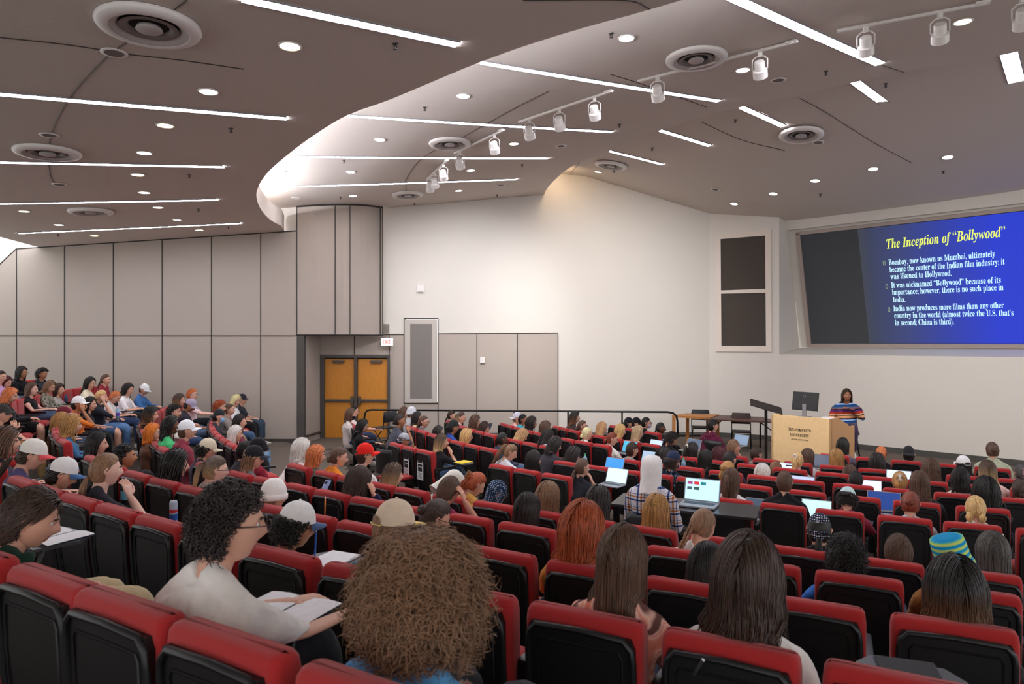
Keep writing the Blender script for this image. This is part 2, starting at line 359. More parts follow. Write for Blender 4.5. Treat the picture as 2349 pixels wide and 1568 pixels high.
scr = empty('projection_screen', sP(0, 0)); scr_inv = Matrix.Translation(-sP(0, 0))
def chld(mb, name, mats, par=scr, smooth=False): o = mb.build(name, mats, par, smooth); o.matrix_parent_inverse = Matrix.Translation(-par.location); return o
mb = MB(); fw = .09
bar(mb, (u0, v0), (u1, vtop+.05), fw, .07, 0); bar(mb, (US, v0-.0), (u0-fw, v0), .09, .07, 0); bar(mb, (u1-fw, vtop+.0), (US, vtop), .08, .07, 0)
chld(mb, 'frame', mat('screen_frame', '#a89a92', .5))
mb = MB(); mb.quad(sP(u0, v0, .02), sP(US, v0, .02), sP(US, vtop, .02), sP(u1, vtop, .02))
chld(mb, 'screen_surface', mat('screen_grey', '#3d3f41', .75, .2, var=.03, vscale=200, emit='#26292c', es=.35))
# header above the screen
mb = MB(); A = P3(0, .02, 5.9); uh0, vh = suv(sp(1800, 530)); 
bar(mb, (-.3, vtop+.16), (12, vtop+.16), .7, .10, 0); bar(mb, (u1-.28, v0-.2), (u1-.28, v0+3.4), .2, .04, 0) if False else None
struct(mb.build('trim_7', M_WHITE), 'plain header band above the screen')
# projected slide: emissive blue, viewing-angle falloff painted into the ramp, brighter to the right
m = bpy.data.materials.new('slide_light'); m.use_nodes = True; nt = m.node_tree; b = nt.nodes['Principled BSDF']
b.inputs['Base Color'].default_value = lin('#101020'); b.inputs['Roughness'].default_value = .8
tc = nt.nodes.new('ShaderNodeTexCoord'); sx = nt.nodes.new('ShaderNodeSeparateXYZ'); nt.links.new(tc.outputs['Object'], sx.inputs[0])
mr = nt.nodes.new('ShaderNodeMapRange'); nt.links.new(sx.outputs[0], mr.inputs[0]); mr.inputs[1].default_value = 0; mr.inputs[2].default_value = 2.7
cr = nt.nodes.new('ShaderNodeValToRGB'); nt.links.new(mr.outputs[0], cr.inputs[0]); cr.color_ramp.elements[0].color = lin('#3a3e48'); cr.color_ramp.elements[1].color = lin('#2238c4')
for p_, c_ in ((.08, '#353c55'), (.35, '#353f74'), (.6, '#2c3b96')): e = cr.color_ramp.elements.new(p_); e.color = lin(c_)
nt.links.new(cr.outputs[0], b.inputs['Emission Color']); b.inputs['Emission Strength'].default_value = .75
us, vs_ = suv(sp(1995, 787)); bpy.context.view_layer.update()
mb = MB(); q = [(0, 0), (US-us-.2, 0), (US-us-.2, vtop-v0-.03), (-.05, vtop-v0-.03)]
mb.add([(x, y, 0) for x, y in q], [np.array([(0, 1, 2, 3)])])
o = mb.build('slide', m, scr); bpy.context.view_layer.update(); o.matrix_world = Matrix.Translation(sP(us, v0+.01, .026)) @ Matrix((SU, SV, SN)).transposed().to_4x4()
def serif(s, style='bold'):
    base = {'bold': (0x1D400, 0x1D41A), 'bi': (0x1D468, 0x1D482), 'it': (0x1D434, 0x1D44E)}[style]; r = ''
    for ch in s:
        if 'A' <= ch <= 'Z': r += chr(base[0]+ord(ch)-65)
        elif 'a' <= ch <= 'z': r += '\u210e' if (style == 'it' and ch == 'h') else chr(base[1]+ord(ch)-97)
        else: r += ch
    return r
def text_mesh(s, size, width=None, shear=0, depth=.002):
    cu = bpy.data.curves.new('t', 'FONT'); cu.body = s; cu.size = size; cu.extrude = depth; cu.shear = shear; cu.resolution_u = 3
    o = bpy.data.objects.new('t', cu); C.objects.link(o); dg = bpy.context.evaluated_depsgraph_get(); me = bpy.data.meshes.new_from_object(o.evaluated_get(dg))
    bpy.data.objects.remove(o)
    if len(me.vertices):
        co = np.empty(len(me.vertices)*3, np.float32); me.vertices.foreach_get('co', co); co = co.reshape(-1, 3)
        co[:, 0] -= co[:, 0].min()
        if width: co[:, 0] *= width/max(1e-6, co[:, 0].max())
        me.vertices.foreach_set('co', co.ravel())
    me.materials.clear(); return me
def put_text(s, style, a, b, hpx, m, par, name, plane_pt, plane_M, off=.004):
    """a,b: pixel of baseline start and end on the plane function"""
    A = plane_pt(*a); B = plane_pt(*b); wdt = (B-A).length
    me = text_mesh(serif(s, style) if style else s, hpx, wdt); me.materials.append(m); me.name = name
    o = link(name, me, par); X = (B-A).normalized(); N = plane_M; Yv = N.cross(X).normalized()
    o.matrix_world = Matrix.Translation(A+N*off) @ Matrix((X, Yv, N)).transposed().to_4x4(); return o
M_T1 = mat('slide_title_ink', '#101010', .8, emit='#d8ee5a', es=1.0); M_T2 = mat('slide_text_ink', '#101010', .8, emit='#b9e2fb', es=.95); M_T3 = mat('slide_bullet_ink', '#101010', .8, emit='#9ab08a', es=.6)
spf = lambda x, y: sp(x, y, .03)
bpy.context.view_layer.update()
T_ = [('The Inception of “Bollywood”', 'bi', (2035,570), (2307,542), .33, M_T1, 'slide_title')]
for s_, a, b in (('Bombay, now known as Mumbai, ultimately', (2039,608), (2283,588)), ('became the center of the Indian film industry; it', (2041,624), (2305,606)), ('was likened to Hollywood.', (2043,640), (2183,632)),
                 ('It was nicknamed “Bollywood” because of its', (2045,660), (2296,648)), ('importance; however, there is no such place in', (2047,676), (2302,665)), ('India.', (2049,693), (2077,692)),
                 ('India now produces more films than any other', (2050,713), (2303,706)), ('country in the world (almost twice the U.S. that’s', (2052,729), (2325,723)), ('in second; China is third).', (2054,746), (2188,743))):
    T_.append((s_, 'bold', a, b, .20, M_T2, 'slide_text'))
for s_, st, a, b, h_, m_, nm in T_: put_text(s_, st, a, b, h_, m_, scr, nm, spf, SN)
for x, y in ((2027, 608), (2033, 661), (2038, 714)):
    mb = MB(); p = suv(sp(x, y)); w_, h_ = .05, .11; c_ = (p[0]+w_/2, p[1]+h_/2)
    for (ax, ay, bx, by) in ((0, 0, w_, .012), (0, h_-.012, w_, h_), (0, 0, .012, h_), (w_-.012, 0, w_, h_)):
        mb.quad(sP(p[0]+ax, p[1]+ay, .03), sP(p[0]+bx, p[1]+ay, .03), sP(p[0]+bx, p[1]+by, .03), sP(p[0]+ax, p[1]+by, .03))
    chld(mb, 'bullet', M_T3)
tag(scr, 'large tilted screen showing a blue lecture slide with yellow title', 'projection screen')
# facet A loudspeaker cabinet grilles
def fa(px, py, off=0.0):
    p0 = Vector((PC2[0], PC2[1], 0)); d2 = Vector((PA2[0]-PC2[0], PA2[1]-PC2[1], 0)).normalized(); n = Vector((d2.y, -d2.x, 0)); p0 = p0+n*off
    o = Vector((0, 0, EYE)); d = Vector(((px-CX)/F, 1, -(py-CY)/F)); return o+d*((p0-o).dot(n)/d.dot(n))
g = empty('wall_loudspeaker', (0, 0, 0))
def slab(mb, q, off0, off1):
    A = [fa(*p, off1) for p in q]; B = [fa(*p, off0) for p in q]
    mb.add([v[:] for v in A+B], [np.array([(0, 1, 2, 3), (0, 4, 5, 1), (1, 5, 6, 2), (2, 6, 7, 3), (3, 7, 4, 0)])])
mb = MB(); q = [(1643,806),(1770,807),(1768,526),(1642,538)]
for r_ in ([(1643,806),(1770,807),(1770,793),(1643,793)], [(1642,549),(1768,539),(1768,526),(1642,538)], [(1643,793),(1655,793),(1653,548),(1642,549)], [(1757,793),(1770,793),(1768,539),(1755,540)], [(1654,673),(1756,671),(1756,662),(1654,666)]): slab(mb, r_, 0, .05)
mb.build('frame', mat('speaker_frame', '#ddd3c8', .6), g)
for r_ in ([(1653,667),(1756,663),(1755,540),(1653,548)], [(1655,793),(1757,793),(1756,671),(1654,674)]):
    mb = MB(); slab(mb, r_, 0, .02); mb.build('grille', M_GRILLE_D, g)
tag(g, 'tall pale framed loudspeaker with two dark square grilles left of the screen', 'loudspeaker')
# ---------------------------------------------------------------- floor and stage
ROWS = {  # row letter: (height of seat-back tops below the eye, seat-back top line in the picture: far left -> near -> right)
'A': (.82, [(-420,1120),(-170,1238),(0,1298),(170,1357),(363,1427),(627,1517),(657,1530),(960,1640)]),
'B': (1.09, [(270,881),(230,884),(184,888),(149,892),(100,901),(57,909),(34,914),(-10,930),(-45,955),(-70,985),(-60,1045),(8,1095),(64,1113),(130,1132),(210,1155),(300,1181),(416,1212),(548,1252),(707,1290),(870,1325),(1170,1378),(1471,1440),(1836,1517),(2200,1590)]),
'C': (1.28, [(300,904),(275,906),(240,912),(200,920),(165,930),(140,944),(125,958),(117,974),(115,985),(117,995),(123,1003),(146,1015),(180,1042),(208,1053),(276,1080),(334,1095),(399,1111),(475,1131),(585,1159),(753,1192),(1060,1254),(1218,1282),(1470,1326),(1720,1367),(1986,1406),(2346,1459),(2700,1505)]),
'D': (1.43, [(430,918),(400,924),(381,929),(370,936),(345,945),(329,954),(320,964),(315,974),(316,981),(322,988),(337,1004),(356,1022),(375,1034),(433,1056),(457,1064),(521,1082),(568,1093),(655,1108),(712,1121),(791,1138),(905,1160),(1119,1194),(1267,1221),(1477,1253),(1650,1280),(1867,1312),(2076,1340),(2349,1375),(2600,1405)]),
'E': (1.58, [(540,932),(510,940),(490,950),(480,961),(477,970),(478,979),(482,988),(494,998),(513,1012),(537,1026),(552,1032),(640,1058),(716,1078),(769,1090),(842,1106),(974,1131),(1079,1148),(1175,1164),(1281,1182),(1408,1201),(1519,1219),(1618,1233),(1758,1251),(1922,1275),(2123,1302),(2349,1328),(2560,1350)]),
'F': (1.80, [(783,959),(787,963),(796,968),(806,975),(819,984),(850,1000),(890,1015),(920,1022),(952,1029.5),(989,1038),(1060,1052),(1118,1063.5),(1172,1073),(1234,1083),(1305,1096),(1465,1119),(1625,1140),(1726,1152),(1849,1166),(1983,1179),(2141,1195),(2302,1210),(2480,1226)]),
'G': (1.84, [(934,976),(960,986),(1000,1000),(1029,1009),(1062,1017),(1098,1024.5),(1134,1032),(1266,1057),(1328,1065),(1399,1074),(1468,1083),(1561,1095),(1686,1110),(1769,1119),(1894,1133),(2021,1146),(2160,1158),(2321,1171),(2480,1183)]),
'H': (1.87, [(1019,962),(1032,968),(1054,977.5),(1086,986),(1106,991.5),(1135,999),(1168,1007),(1194,1012.5),(1231,1019.5),(1272,1027.5),(1407,1051.5),(1467,1059),(1545,1067.5),(1612,1076),(1700,1087),(1795,1098),(1891,1107),(2005,1117),(2125,1128),(2260,1139),(2420,1152)]),
'I': (1.90, [(1142,968.5),(1160,973.3),(1175,978),(1190,982.5),(1219,989.8),(1241,994.5),(1282,1003.5),(1313,1009.5),(1354,1016.5),(1396,1022.5),(1530,1043),(1600,1052),(1670,1060.5),(1739,1068.5),(1850,1080.5),(1934,1087.5),(2045,1097.5),(2176,1108.5),(2298,1118),(2420,1127)]),
'J': (1.93, [(1264,975),(1283,979.5),(1303,984.5),(1326,990),(1358,996.5),(1385,1001.5),(1425,1008.5),(1466,1015),(1510,1022),(1650,1042),(1712,1049),(1786,1057),(1862,1065),(1940,1072),(2047,1079.5),(2145,1087.5),(2258,1095.5),(2370,1103)]),
'K': (1.95, [(1394,974),(1413,977),(1431,981),(1449,984.5),(1475,988.5),(1511,994),(1640,1013),(1760,1028),(1879,1041),(1947,1046),(2030,1053),(2115,1060),(2215,1068.5),(2320,1077),(2420,1085)]),
'L': (.85, [(130,867),(90,869),(50,872),(0,876),(-60,883)]),
}
# chairs of each row as column intervals of the picture; 'arc' = from,to in metres along the far-left part at even pitch
SEATS = {
'A': [(-170,-5),(2,168),(154,362),(368,624),(660,955)],
'B': [(-55,3),(8,64),(66,127),(129,207),(210,298),(302,402),(412,536),(550,706),(729,912),(935,1170),(1201,1471),(1512,1835),(1885,2260)],
'C': [(181,226),(229,271),(277,332),(336,398),(402,476),(486,573),(583,666),(674,753),(766,868),(900,1038),(1060,1218),(1246,1436),(1472,1690),(1728,1988),(2045,2346)],
'D': [(430,502),(506,568),(576,640),(648,711),(716,791),(798,882),(902,1002),(1024,1119),(1137,1267),(1306,1452),(1478,1650),(1672,1836),(1868,2076),(2118,2350)],
'E': [(645,713),(718,767),(771,832),(843,897),(901,974),(988,1062),(1080,1175),(1188,1281),(1302,1408),(1427,1548),(1576,1722),(1748,1925),(1958,2123),(2172,2350)],
'F': [(891,919),(921,951),(953,989),(1119,1171),(1176,1233),(1240,1305),(1626,1726),(1742,1849),(1869,1983),(2013,2141),(2166,2302),(2334,2480)],
'G': [(935,952),(955,976),(979,1001),(1003,1027),(1030,1062),(1064,1097),(1099,1134),(1267,1329),(1336,1399),(1408,1468),(1478,1540),(1549,1614),(1622,1676),(1687,1769),(1790,1894),(1918,2021),(2049,2160),(2195,2321)],
'H': [(1021,1032),(1034,1048),(1050,1067),(1070,1085),(1087,1106),(1108,1134),(1137,1166),(1168,1194),(1196,1231),(1234,1272),(1408,1467),(1478,1538),(1548,1612),(1624,1700),(1712,1793),(1806,1891),(1909,2005),(2025,2122),(2143,2252),(2280,2390)],
'I': [(1144,1159),(1160,1174),(1176,1190),(1192,1204),(1205,1219),(1221,1241),(1246,1276),(1282,1313),(1316,1354),(1358,1396),(1540,1600),(1610,1670),(1689,1752),(1771,1850),(1869,1948),(1970,2058),(2078,2176),(2204,2298),(2319,2420)],
'J': [(1266,1282),(1284,1300),(1302,1326),(1331,1356),(1360,1384),(1388,1424),(1427,1465),(1470,1510),(1650,1712),(1725,1786),(1796,1862),(1879,1945),(1968,2047),(2063,2145),(2171,2258),(2281,2370)],
'K': [(1396,1413),(1415,1430),(1432,1449),(1476,1511),(1879,1947),(1962,2030),(2043,2115),(2140,2213),(2235,2320)],
}
TOP = .92
def smooth_curve(P, step=.12, win=.35):
    P = np.array(P); s = np.r_[0, np.cumsum(np.linalg.norm(np.diff(P, axis=0), axis=1))]
    t = np.arange(0, s[-1], step); Q = np.c_[np.interp(t, s, P[:, 0]), np.interp(t, s, P[:, 1])]
    k = int(win/step*2); ker = np.hanning(2*k+3)[1:-1]; ker /= ker.sum(); pad = len(ker)//2
    lo = 2*Q[0]-Q[1:pad+1][::-1]; hi = 2*Q[-1]-Q[-pad-1:-1][::-1]; E = np.vstack([lo, Q, hi])
    return np.c_[np.convolve(E[:, 0], ker, 'valid'), np.convolve(E[:, 1], ker, 'valid')]
CURVE = {}
for k, (h, px) in ROWS.items():
    P = []
    for x, y in px: Z = h*F/(y-CY); P.append(((x-CX)/F*Z, Z))
    Cv = smooth_curve(P, win=.5 if k in 'ABCDE' else .7)
    if k not in 'BCDE': Cv = np.vstack([Cv[0]+(Cv[0]-Cv[4])/4*np.arange(12, 0, -1)[:, None], Cv])
    CURVE[k] = np.vstack([Cv, Cv[-1]+(Cv[-1]-Cv[-5])/4*np.arange(1, 12)[:, None]])
def floor_of(k): return EYE-ROWS[k][0]-TOP
def cross(k, px, off=0.0, zest=None):
    """points of row curve (moved off metres forward) that stand in picture column px"""
    Cv = CURVE[k]; T = np.gradient(Cv, axis=0); T /= np.linalg.norm(T, axis=1)[:, None]; N = np.c_[-T[:, 1], T[:, 0]]
    P = Cv+N*off; g = P[:, 0]-(px-CX)/F*P[:, 1]; r = []
    for i in np.nonzero(g[:-1]*g[1:] <= 0)[0]:
        t = g[i]/(g[i]-g[i+1]+1e-12); r.append((P[i]*(1-t)+P[i+1]*t, T[i], N[i]))
    if not r: return None
    if zest is None: return min(r, key=lambda q: q[0][1])
    b = min(r, key=lambda q: abs(q[0][1]-zest)); return b if abs(b[0][1]-zest) < 1.1 else None
# ---- tiered carpeted floor
gx = np.arange(-15.2, 15.3, .17); gy = np.arange(-2.5, 18.6, .17); GX, GY = np.meshgrid(gx, gy, indexing='ij'); Pg = np.c_[GX.ravel(), GY.ravel()]
Zf = np.full(len(Pg), floor_of('A')+.18)
def signed(Cv, P):
    Cv = Cv[::3]; ext = np.vstack([Cv[0]+(Cv[0]-Cv[2])*12, Cv, Cv[-1]+(Cv[-1]-Cv[-3])*12]); best = np.full(len(P), 1e9); sg = np.zeros(len(P))
    for a, b in zip(ext[:-1], ext[1:]):
        d = b-a; t = np.clip(((P-a) @ d)/(d @ d), 0, 1); q = P-(a+t[:, None]*d); dd = np.hypot(q[:, 0], q[:, 1]); s = np.sign(d[0]*(P[:, 1]-a[1])-d[1]*(P[:, 0]-a[0])); m_ = dd < best-1e-9; best[m_] = dd[m_]; sg[m_] = s[m_]
    return best*sg
for k in 'ABCDEFGHIJK': Zf[signed(CURVE[k], Pg) > -.22] = floor_of(k)
sK = signed(CURVE['K'], Pg); Zf[sK > .95] = 0
Zf[(Pg[:, 1] > 16.75) & (Pg[:, 0] > -5.3)] = 0
Zf[(Pg[:, 0] < -4) & (Pg[:, 1] > 16.2) & (Pg[:, 0] > -5.6)] = 0
na, nb = GX.shape; i = np.arange(na-1)[:, None]*nb; j = np.arange(nb-1)[None]
Q = np.stack([i+j, i+nb+j, i+nb+j+1, i+j+1], -1).reshape(-1, 4)
o = link('floor', np_mesh('floor', np.c_[Pg, Zf], Q, [M_CARPET], smooth=False)); struct(o)
Zgrid = Zf.reshape(na, nb)
def ground(x, y): return float(Zgrid[int(np.clip((x-gx[0])/.17+.5, 0, na-1)), int(np.clip((y-gy[0])/.17+.5, 0, nb-1))])
for nm, a, b in (('baseboard_front', PA2, PB(12)), ('baseboard_side', PC2, PA2)):
    a = Vector((a[0], a[1], 0)); b = Vector((b[0], b[1], 0)); d = (b-a).normalized(); n = Vector((d.y, -d.x, 0))*.02
    mb = MB(); A = [a+n, b+n]; mb.quad(A[0], A[1], A[1]+Vector((0, 0, .13)), A[0]+Vector((0, 0, .13))); mb.quad(a+Vector((0, 0, .13)), A[0]+Vector((0, 0, .13)), A[1]+Vector((0, 0, .13)), b+Vector((0, 0, .13)))
    struct(mb.build(nm, mat('baseboard', '#4b4945', .6)))
pb = [PBk(x) for x in (900, 1627)]; mb = MB(); mb.tube([(pb[0][0], pb[0][1]-.02, .06), (pb[1][0], pb[1][1]-.02, .06)], .06, 4); struct(mb.build('baseboard_back', mat('baseboard', '#4b4945', .6)))
# ---------------------------------------------------------------- doors
def door(n, x0, x1, hinge):
    g = empty('door_%d' % n, ((xat(x0, DW)+xat(x1, DW))/2, DW-.0, 0)); g['kind'] = 'structure'; wd = xat(x1, DW)-xat(x0, DW); H = zat(822, DW)
    MB().box((0, .02, H/2), (wd, .05, H-.01), bevel=.006).build('leaf', M_OAK, g)
    mb = MB(); zb = zat(918, DW); mb.box((0, -.05, zb), (wd-.02, .05, .06), bevel=.012); mb.box((-hinge*(wd/2-.06), -.06, zb), (.07, .07, .24), bevel=.02); mb.build('push_bar', M_DARKFRAME, g)
    MB().box((hinge*(wd/2-.36 if hinge < 0 else wd/2-.3), -.05, zat(829, DW)), (.3, .08, .075), bevel=.015).build('door_closer', M_DARKFRAME, g)
    return g
door(1, 746, 814, -1); door(2, 821, 890, 1)
mb = MB(); H = zat(820, DW)
for x0, x1 in ((737, 746), (814, 821), (890, 894)): mb.box(((xat(x0, DW)+xat(x1, DW))/2, DW-.02, H/2), (xat(x1, DW)-xat(x0, DW), .14, H))
mb.box(((xat(737, DW)+xat(894, DW))/2, DW-.02, (H+zat(813, DW))/2), (xat(894, DW)-xat(737, DW), .15, zat(813, DW)-H))
struct(mb.build('trim_8', M_DARKFRAME), 'dark brown frame of the double doors')
mb = MB(); mb.box(((xat(737, DW)+xat(894, DW))/2, DW+.25, 1.6), (2.6, .08, 3.6)); struct(mb.build('light_block_behind_doors', M_SEAM))  # unseen dark backing, added to stop world light leaking around the doors
# exit sign
g = empty('exit_sign', (xat(887.5, 17.9), 17.9, zat(784, 17.9))); MB().box((0, .04, 0), (.31, .07, .2), bevel=.012).build('housing', mat('sign_white', '#f2eeec', .4, emit='#ffffff', es=.25), g)
me = text_mesh('EXIT', .17, .2, depth=.002); me.materials.append(mat('exit_red', '#e05048', .5, emit='#ff6058', es=.5)); o = link('lettering', me, g); o.location = (-.1, .0, -.06); o.rotation_euler = (math.pi/2, 0, 0)
MB().box((0, .12, 0), (.12, .12, .05)).build('bracket', M_DARKFRAME, g)
tag(g, 'white exit sign with red letters above the right door', 'exit sign')
for px, py, w_, h_, lab in ((965, 662, 17, 18, 'white wall box high on the white wall above the grille panel'), (1107, 826, 11, 14, 'small white thermostat box on the grey wall panel')):
    p = PBk(px); g = empty('wall_box', (p[0], p[1]-.0, zat(py, p[1]))); s_ = p[1]/F
    MB().box((0, -.03, 0), (w_*s_, .06, h_*s_), bevel=.008).build('cover', M_WHITEM, g); MB().box((0, -.065, -h_*s_*.4), (w_*s_*.7, .02, .012)).build('lower_lip', mat('lip_grey', '#a9a6a2', .5), g)
    tag(g, lab, 'wall box')
# ---------------------------------------------------------------- ceiling fittings
def frame_at(P, N, xdir=None):
    Z = -N; X = Vector(xdir) if xdir is not None else Vector((1, 0, 0)); X = (X-Z*X.dot(Z)).normalized(); Y = Z.cross(X)
    return Matrix.Translation(P) @ Matrix((X, Y, Z)).transposed().to_4x4()
def place(o, M): o.matrix_world = M; return o
# linear lights
S_ = [((556,-6),(1050,100),H1,.105),((-60,208),(657,270),H1,.105),((-60,369),(513,381),H1,.10),((-60,467),(498,457),H1,.10),((43,534),(553,511),H1,.10),
 ((1105,142),(1650,230),H2,.10),((797,264),(1405,301),H2,.10),((677,358),(1257,362),H2,.10),((671,427),(1185,410),H2,.10),((1680,-8),(2020,145),H2,.135),
 ((1400,346),(1520,376),H3,.11),((1515,298),(1628,333),H3,.115),((1702,245),(1797,288),H3,.12),((1962,186),(2030,236),H3,.14),((2314,121),(2332,186),H3,.20)]
sec = {id(H1): 'rear ceiling', id(H2): 'middle ceiling', id(H3): 'front ceiling'}; cnt = {}
ordn = ['nearest', 'second', 'third', 'fourth', 'fifth']
SL = {0: 'top', 1: 'second from the top', 2: 'third from the top', 3: 'fourth from the top', 4: 'lowest'}
for n_, (a, b, H, wd) in enumerate(S_):
    A = hit(*a, H); B = hit(*b, H); mid = (A+B)/2; N = normal(mid, H); X = (B-A).normalized(); g = empty('linear_light'); place(g, frame_at(mid+N*.004, N, X)); Ln = (B-A).length
    k = 'rear' if n_ < 5 else 'middle' if n_ < 10 else 'front'; i_ = n_ % 5
    Mi_ = frame_at(mid+N*.004, N, X).inverted(); Yd = (X.cross(N)).normalized(); seg = max(2, int(Ln/.5)); pts_ = [Mi_ @ Vector((q.x, q.y, EYE+H(q.x, q.y)-.012)) for q in [A+(B-A)*t for t in np.linspace(0, 1, seg+1)]]
    def strip_(y0, y1, dz, th): m_ = MB(); m_.rings([[(q.x, y0, q.z-dz), (q.x, y1, q.z-dz), (q.x, y1, q.z-dz+th), (q.x, y0, q.z-dz+th)] for q in pts_]); return m_
    o = strip_(-wd/2, wd/2, .0, .012).build('diffuser', M_STRIP, g)
    mb = strip_(wd/2, wd/2+.012, .004, .02); m2 = strip_(-wd/2-.012, -wd/2, .004, .02); V_, F_, _ = m2.arrays(); mb.add(V_, F_); mb.build('frame', mat('strip_trim', '#8f8b8c', .6), g)
    if k == 'middle' and i_ == 4: w_ = 'the wide one at top right'
    elif k == 'front': w_ = ['nearest the side wall', 'second from the side wall', 'third from the side wall', 'second from the right edge', 'at the right edge'][i_]
    else: w_ = SL[i_] if k == 'rear' else ['uppermost', 'second down', 'third down', 'lowest'][i_]
    tag(g, 'long white linear light in the %s ceiling section, %s' % (k, w_), 'ceiling light', 'linear ceiling lights')
# downlights
DL_ = [(665,105,H1,'w'),(478,209,H1,''),(379,287,H1,'w'),(331,350,H1,''),(316,400,H1,'w'),(331,441,H1,''),(363,475,H1,''),(406,503,H1,''),(457,527,H1,'w'),(56,484,H1,'w'),(135,515,H1,''),(217,540,H1,'w'),
 (1437,87,H2,''),(1063,220,H2,''),(872,320,H2,''),(805,394,H2,''),(810,449,H2,''),(1179,329,H2,''),(1080,390,H2,''),(1052,437,H2,''),(1704,160,H2,''),(2209,49,H2,'w'),(647,394,H2,'o'),(679,454,H2,'o'),
 (2174,360,H3,''),(2003,387,H3,''),(1870,414,H3,''),(1774,444,H3,''),(1684,467,H3,''),(1372,394,H3,'')]
def ring_mb(r0, r1, z0, z1, seg=28): mb = MB(); mb.lathe([(r1, z0), (r1, z1), (r0, z1), (r0, z0)], seg); return mb
dm = {}
ring_me = MB().lathe([(.105, .0), (.103, -.008), (.088, -.008), (.086, .01)], 24).mesh('trim_ring', [M_WHITEM], True)
dk = np.linspace(0, 2*np.pi, 24, endpoint=False)
lens_me = {k: np_mesh('lens', [(math.cos(t)*.086, math.sin(t)*.086, -.004) for t in dk], np.array([list(range(24))[::-1]]), [m_], smooth=False) for k, m_ in (('', M_LENS), ('w', M_LENSW), ('o', mat('lamp_off', '#d8d4cf', .6)))}
def nearest_label(px, py):
    return 'at upper' if py < 200 else 'at mid' if py < 380 else 'low on'
DLAB = ['largest warm one near the top of the rear ceiling','white one right of the uppermost loudspeaker in the rear ceiling','warm one under the second linear light','white one right of the second round vent','warm one just below the third linear light','white one just above the fourth linear light','white one just below the fourth linear light','white one just above the lowest linear light','warm one below the right end of the lowest linear light','warm one at far left above the lowest linear light','white one left of the third vent','warm one lowest above the grey panels',
 'white one at the top of the middle ceiling beside a sprinkler','white one above the second linear light of the middle ceiling','white one left of the middle ceiling vent','white one under the left half of the third linear light','white one left of the low vent near the door bulkhead','white one right of the middle vent','white one right of the lowest track heads','white one near the side wall right of the low vent','white one right of the big vent beside the track','warm one by the top right track','dull one in the bright cove, upper','dull one in the bright cove, lower',
 'rightmost of the row near the screen','second from the right in the row near the screen','middle one of the row near the screen','fourth from the right in the row near the screen','last one of the row nearest the side wall','one beside the small front vent']
for (px, py, H, k), lab in zip(DL_, DLAB):
    P = hit(px, py, H); N = normal(P, H); g = empty('downlight'); place(g, frame_at(P+N*.003, N)); link('trim_ring', ring_me, g); link('lens', lens_me[k], g)
    tag(g, 'round recessed downlight, '+lab, 'ceiling light', 'recessed downlights')
# round vents
M_SOOT = mat('vent_soot', '#6a5f5c', .95, .1, var=.2, vscale=30)
vent = [MB().lathe([(.385, .0), (.39, -.02), (.375, -.045), (.30, -.06), (.29, -.055)], 40).mesh('outer_ring', [M_WHITEM], True),
        MB().lathe([(.30, -.05), (.24, -.03), (.20, .02), (.2, .05)], 40).mesh('inner_cone', [mat('vent_cone', '#b5adaa', .6)], True),
        MB().lathe([(.22, -.035), (.19, -.045), (.15, -.02), (.15, .01)], 32).mesh('deflector', [mat('vent_dark_cone', '#79706c', .5)], True),
        MB().lathe([(0, -.055), (.09, -.055), (.1, -.045), (.09, -.02), (.03, .0), (.03, .08)], 24).mesh('center_disc', [mat('vent_cone', '#b5adaa', .6)], True),
        np_mesh('duct_opening', [(math.cos(t)*.3, math.sin(t)*.3, -.003) for t in dk], np.array([list(range(24))[::-1]]), [mat('duct_dark', '#221f20', .8)], smooth=False)]
VL = [(342,55,H1,'largest round vent in the rear ceiling, at top left'),(109,346,H1,'round vent at far left between two linear lights'),(208,483,H1,'round vent low in the rear ceiling above the lowest linear light'),
 (1597,131,H2,'large round vent beside the ceiling track at top centre'),(1032,327,H2,'round vent in the middle ceiling near the small track heads'),(935,445,H2,'small round vent close above the white side wall'),
 (1838,307,H3,'round vent in the front ceiling with a small loudspeaker beside it'),(1402,377,H3,'tilted small round vent near the warm cove')]
for px, py, H, lab in VL:
    P = hit(px, py, H); N = normal(P, H); g = empty('ceiling_vent'); place(g, frame_at(P+N*.004, N))
    for me in vent: link(me.name.split('.')[0], me, g)
    tag(g, lab, 'ceiling vent', 'round ceiling air vents')
# dust marks blown on the plaster around the vents: thin ragged patches
spk = [MB().lathe([(.11, 0), (.108, -.008), (.078, -.008)], 24).mesh('rim', [M_WHITEM], True), np_mesh('grille', [(math.cos(t)*.08, math.sin(t)*.08, -.006) for t in dk], np.array([list(range(24))[::-1]]), [M_GREY], smooth=False)]
for px, py, H, lab in ((262,120,H1,'below the largest vent'),(113,309,H1,'above the far left vent'),(136,422,H1,'between the third and fourth linear lights'),(236,492,H1,'just under the lowest rear vent'),(1785,183,H2,'right of the track near the ceiling edge'),(1287,334,H2,'between the track heads and the ceiling edge'),(1148,424,H2,'right of the lowest linear light'),(1877,326,H3,'touching the front ceiling vent'),(1641,434,H3,'in the front ceiling near the side wall')):
    P = hit(px, py, H); N = normal(P, H); g = empty('ceiling_loudspeaker'); place(g, frame_at(P+N*.003, N))
    for me in spk: link(me.name.split('.')[0], me, g)
    tag(g, 'small round ceiling loudspeaker '+lab, 'loudspeaker', 'round ceiling loudspeakers')
spr = MB(); spr.lathe([(.03, 0), (.03, -.008), (0, -.01)], 12); spr.tube([(0, 0, 0), (0, 0, -.05)], .009, 6); spr.lathe([(.022, -.05), (.022, -.055), (0, -.056)], 10); spr.tube([(-.013, 0, -.02), (-.013, 0, -.05)], .003, 4); spr.tube([(.013, 0, -.02), (.013, 0, -.05)], .003, 4)
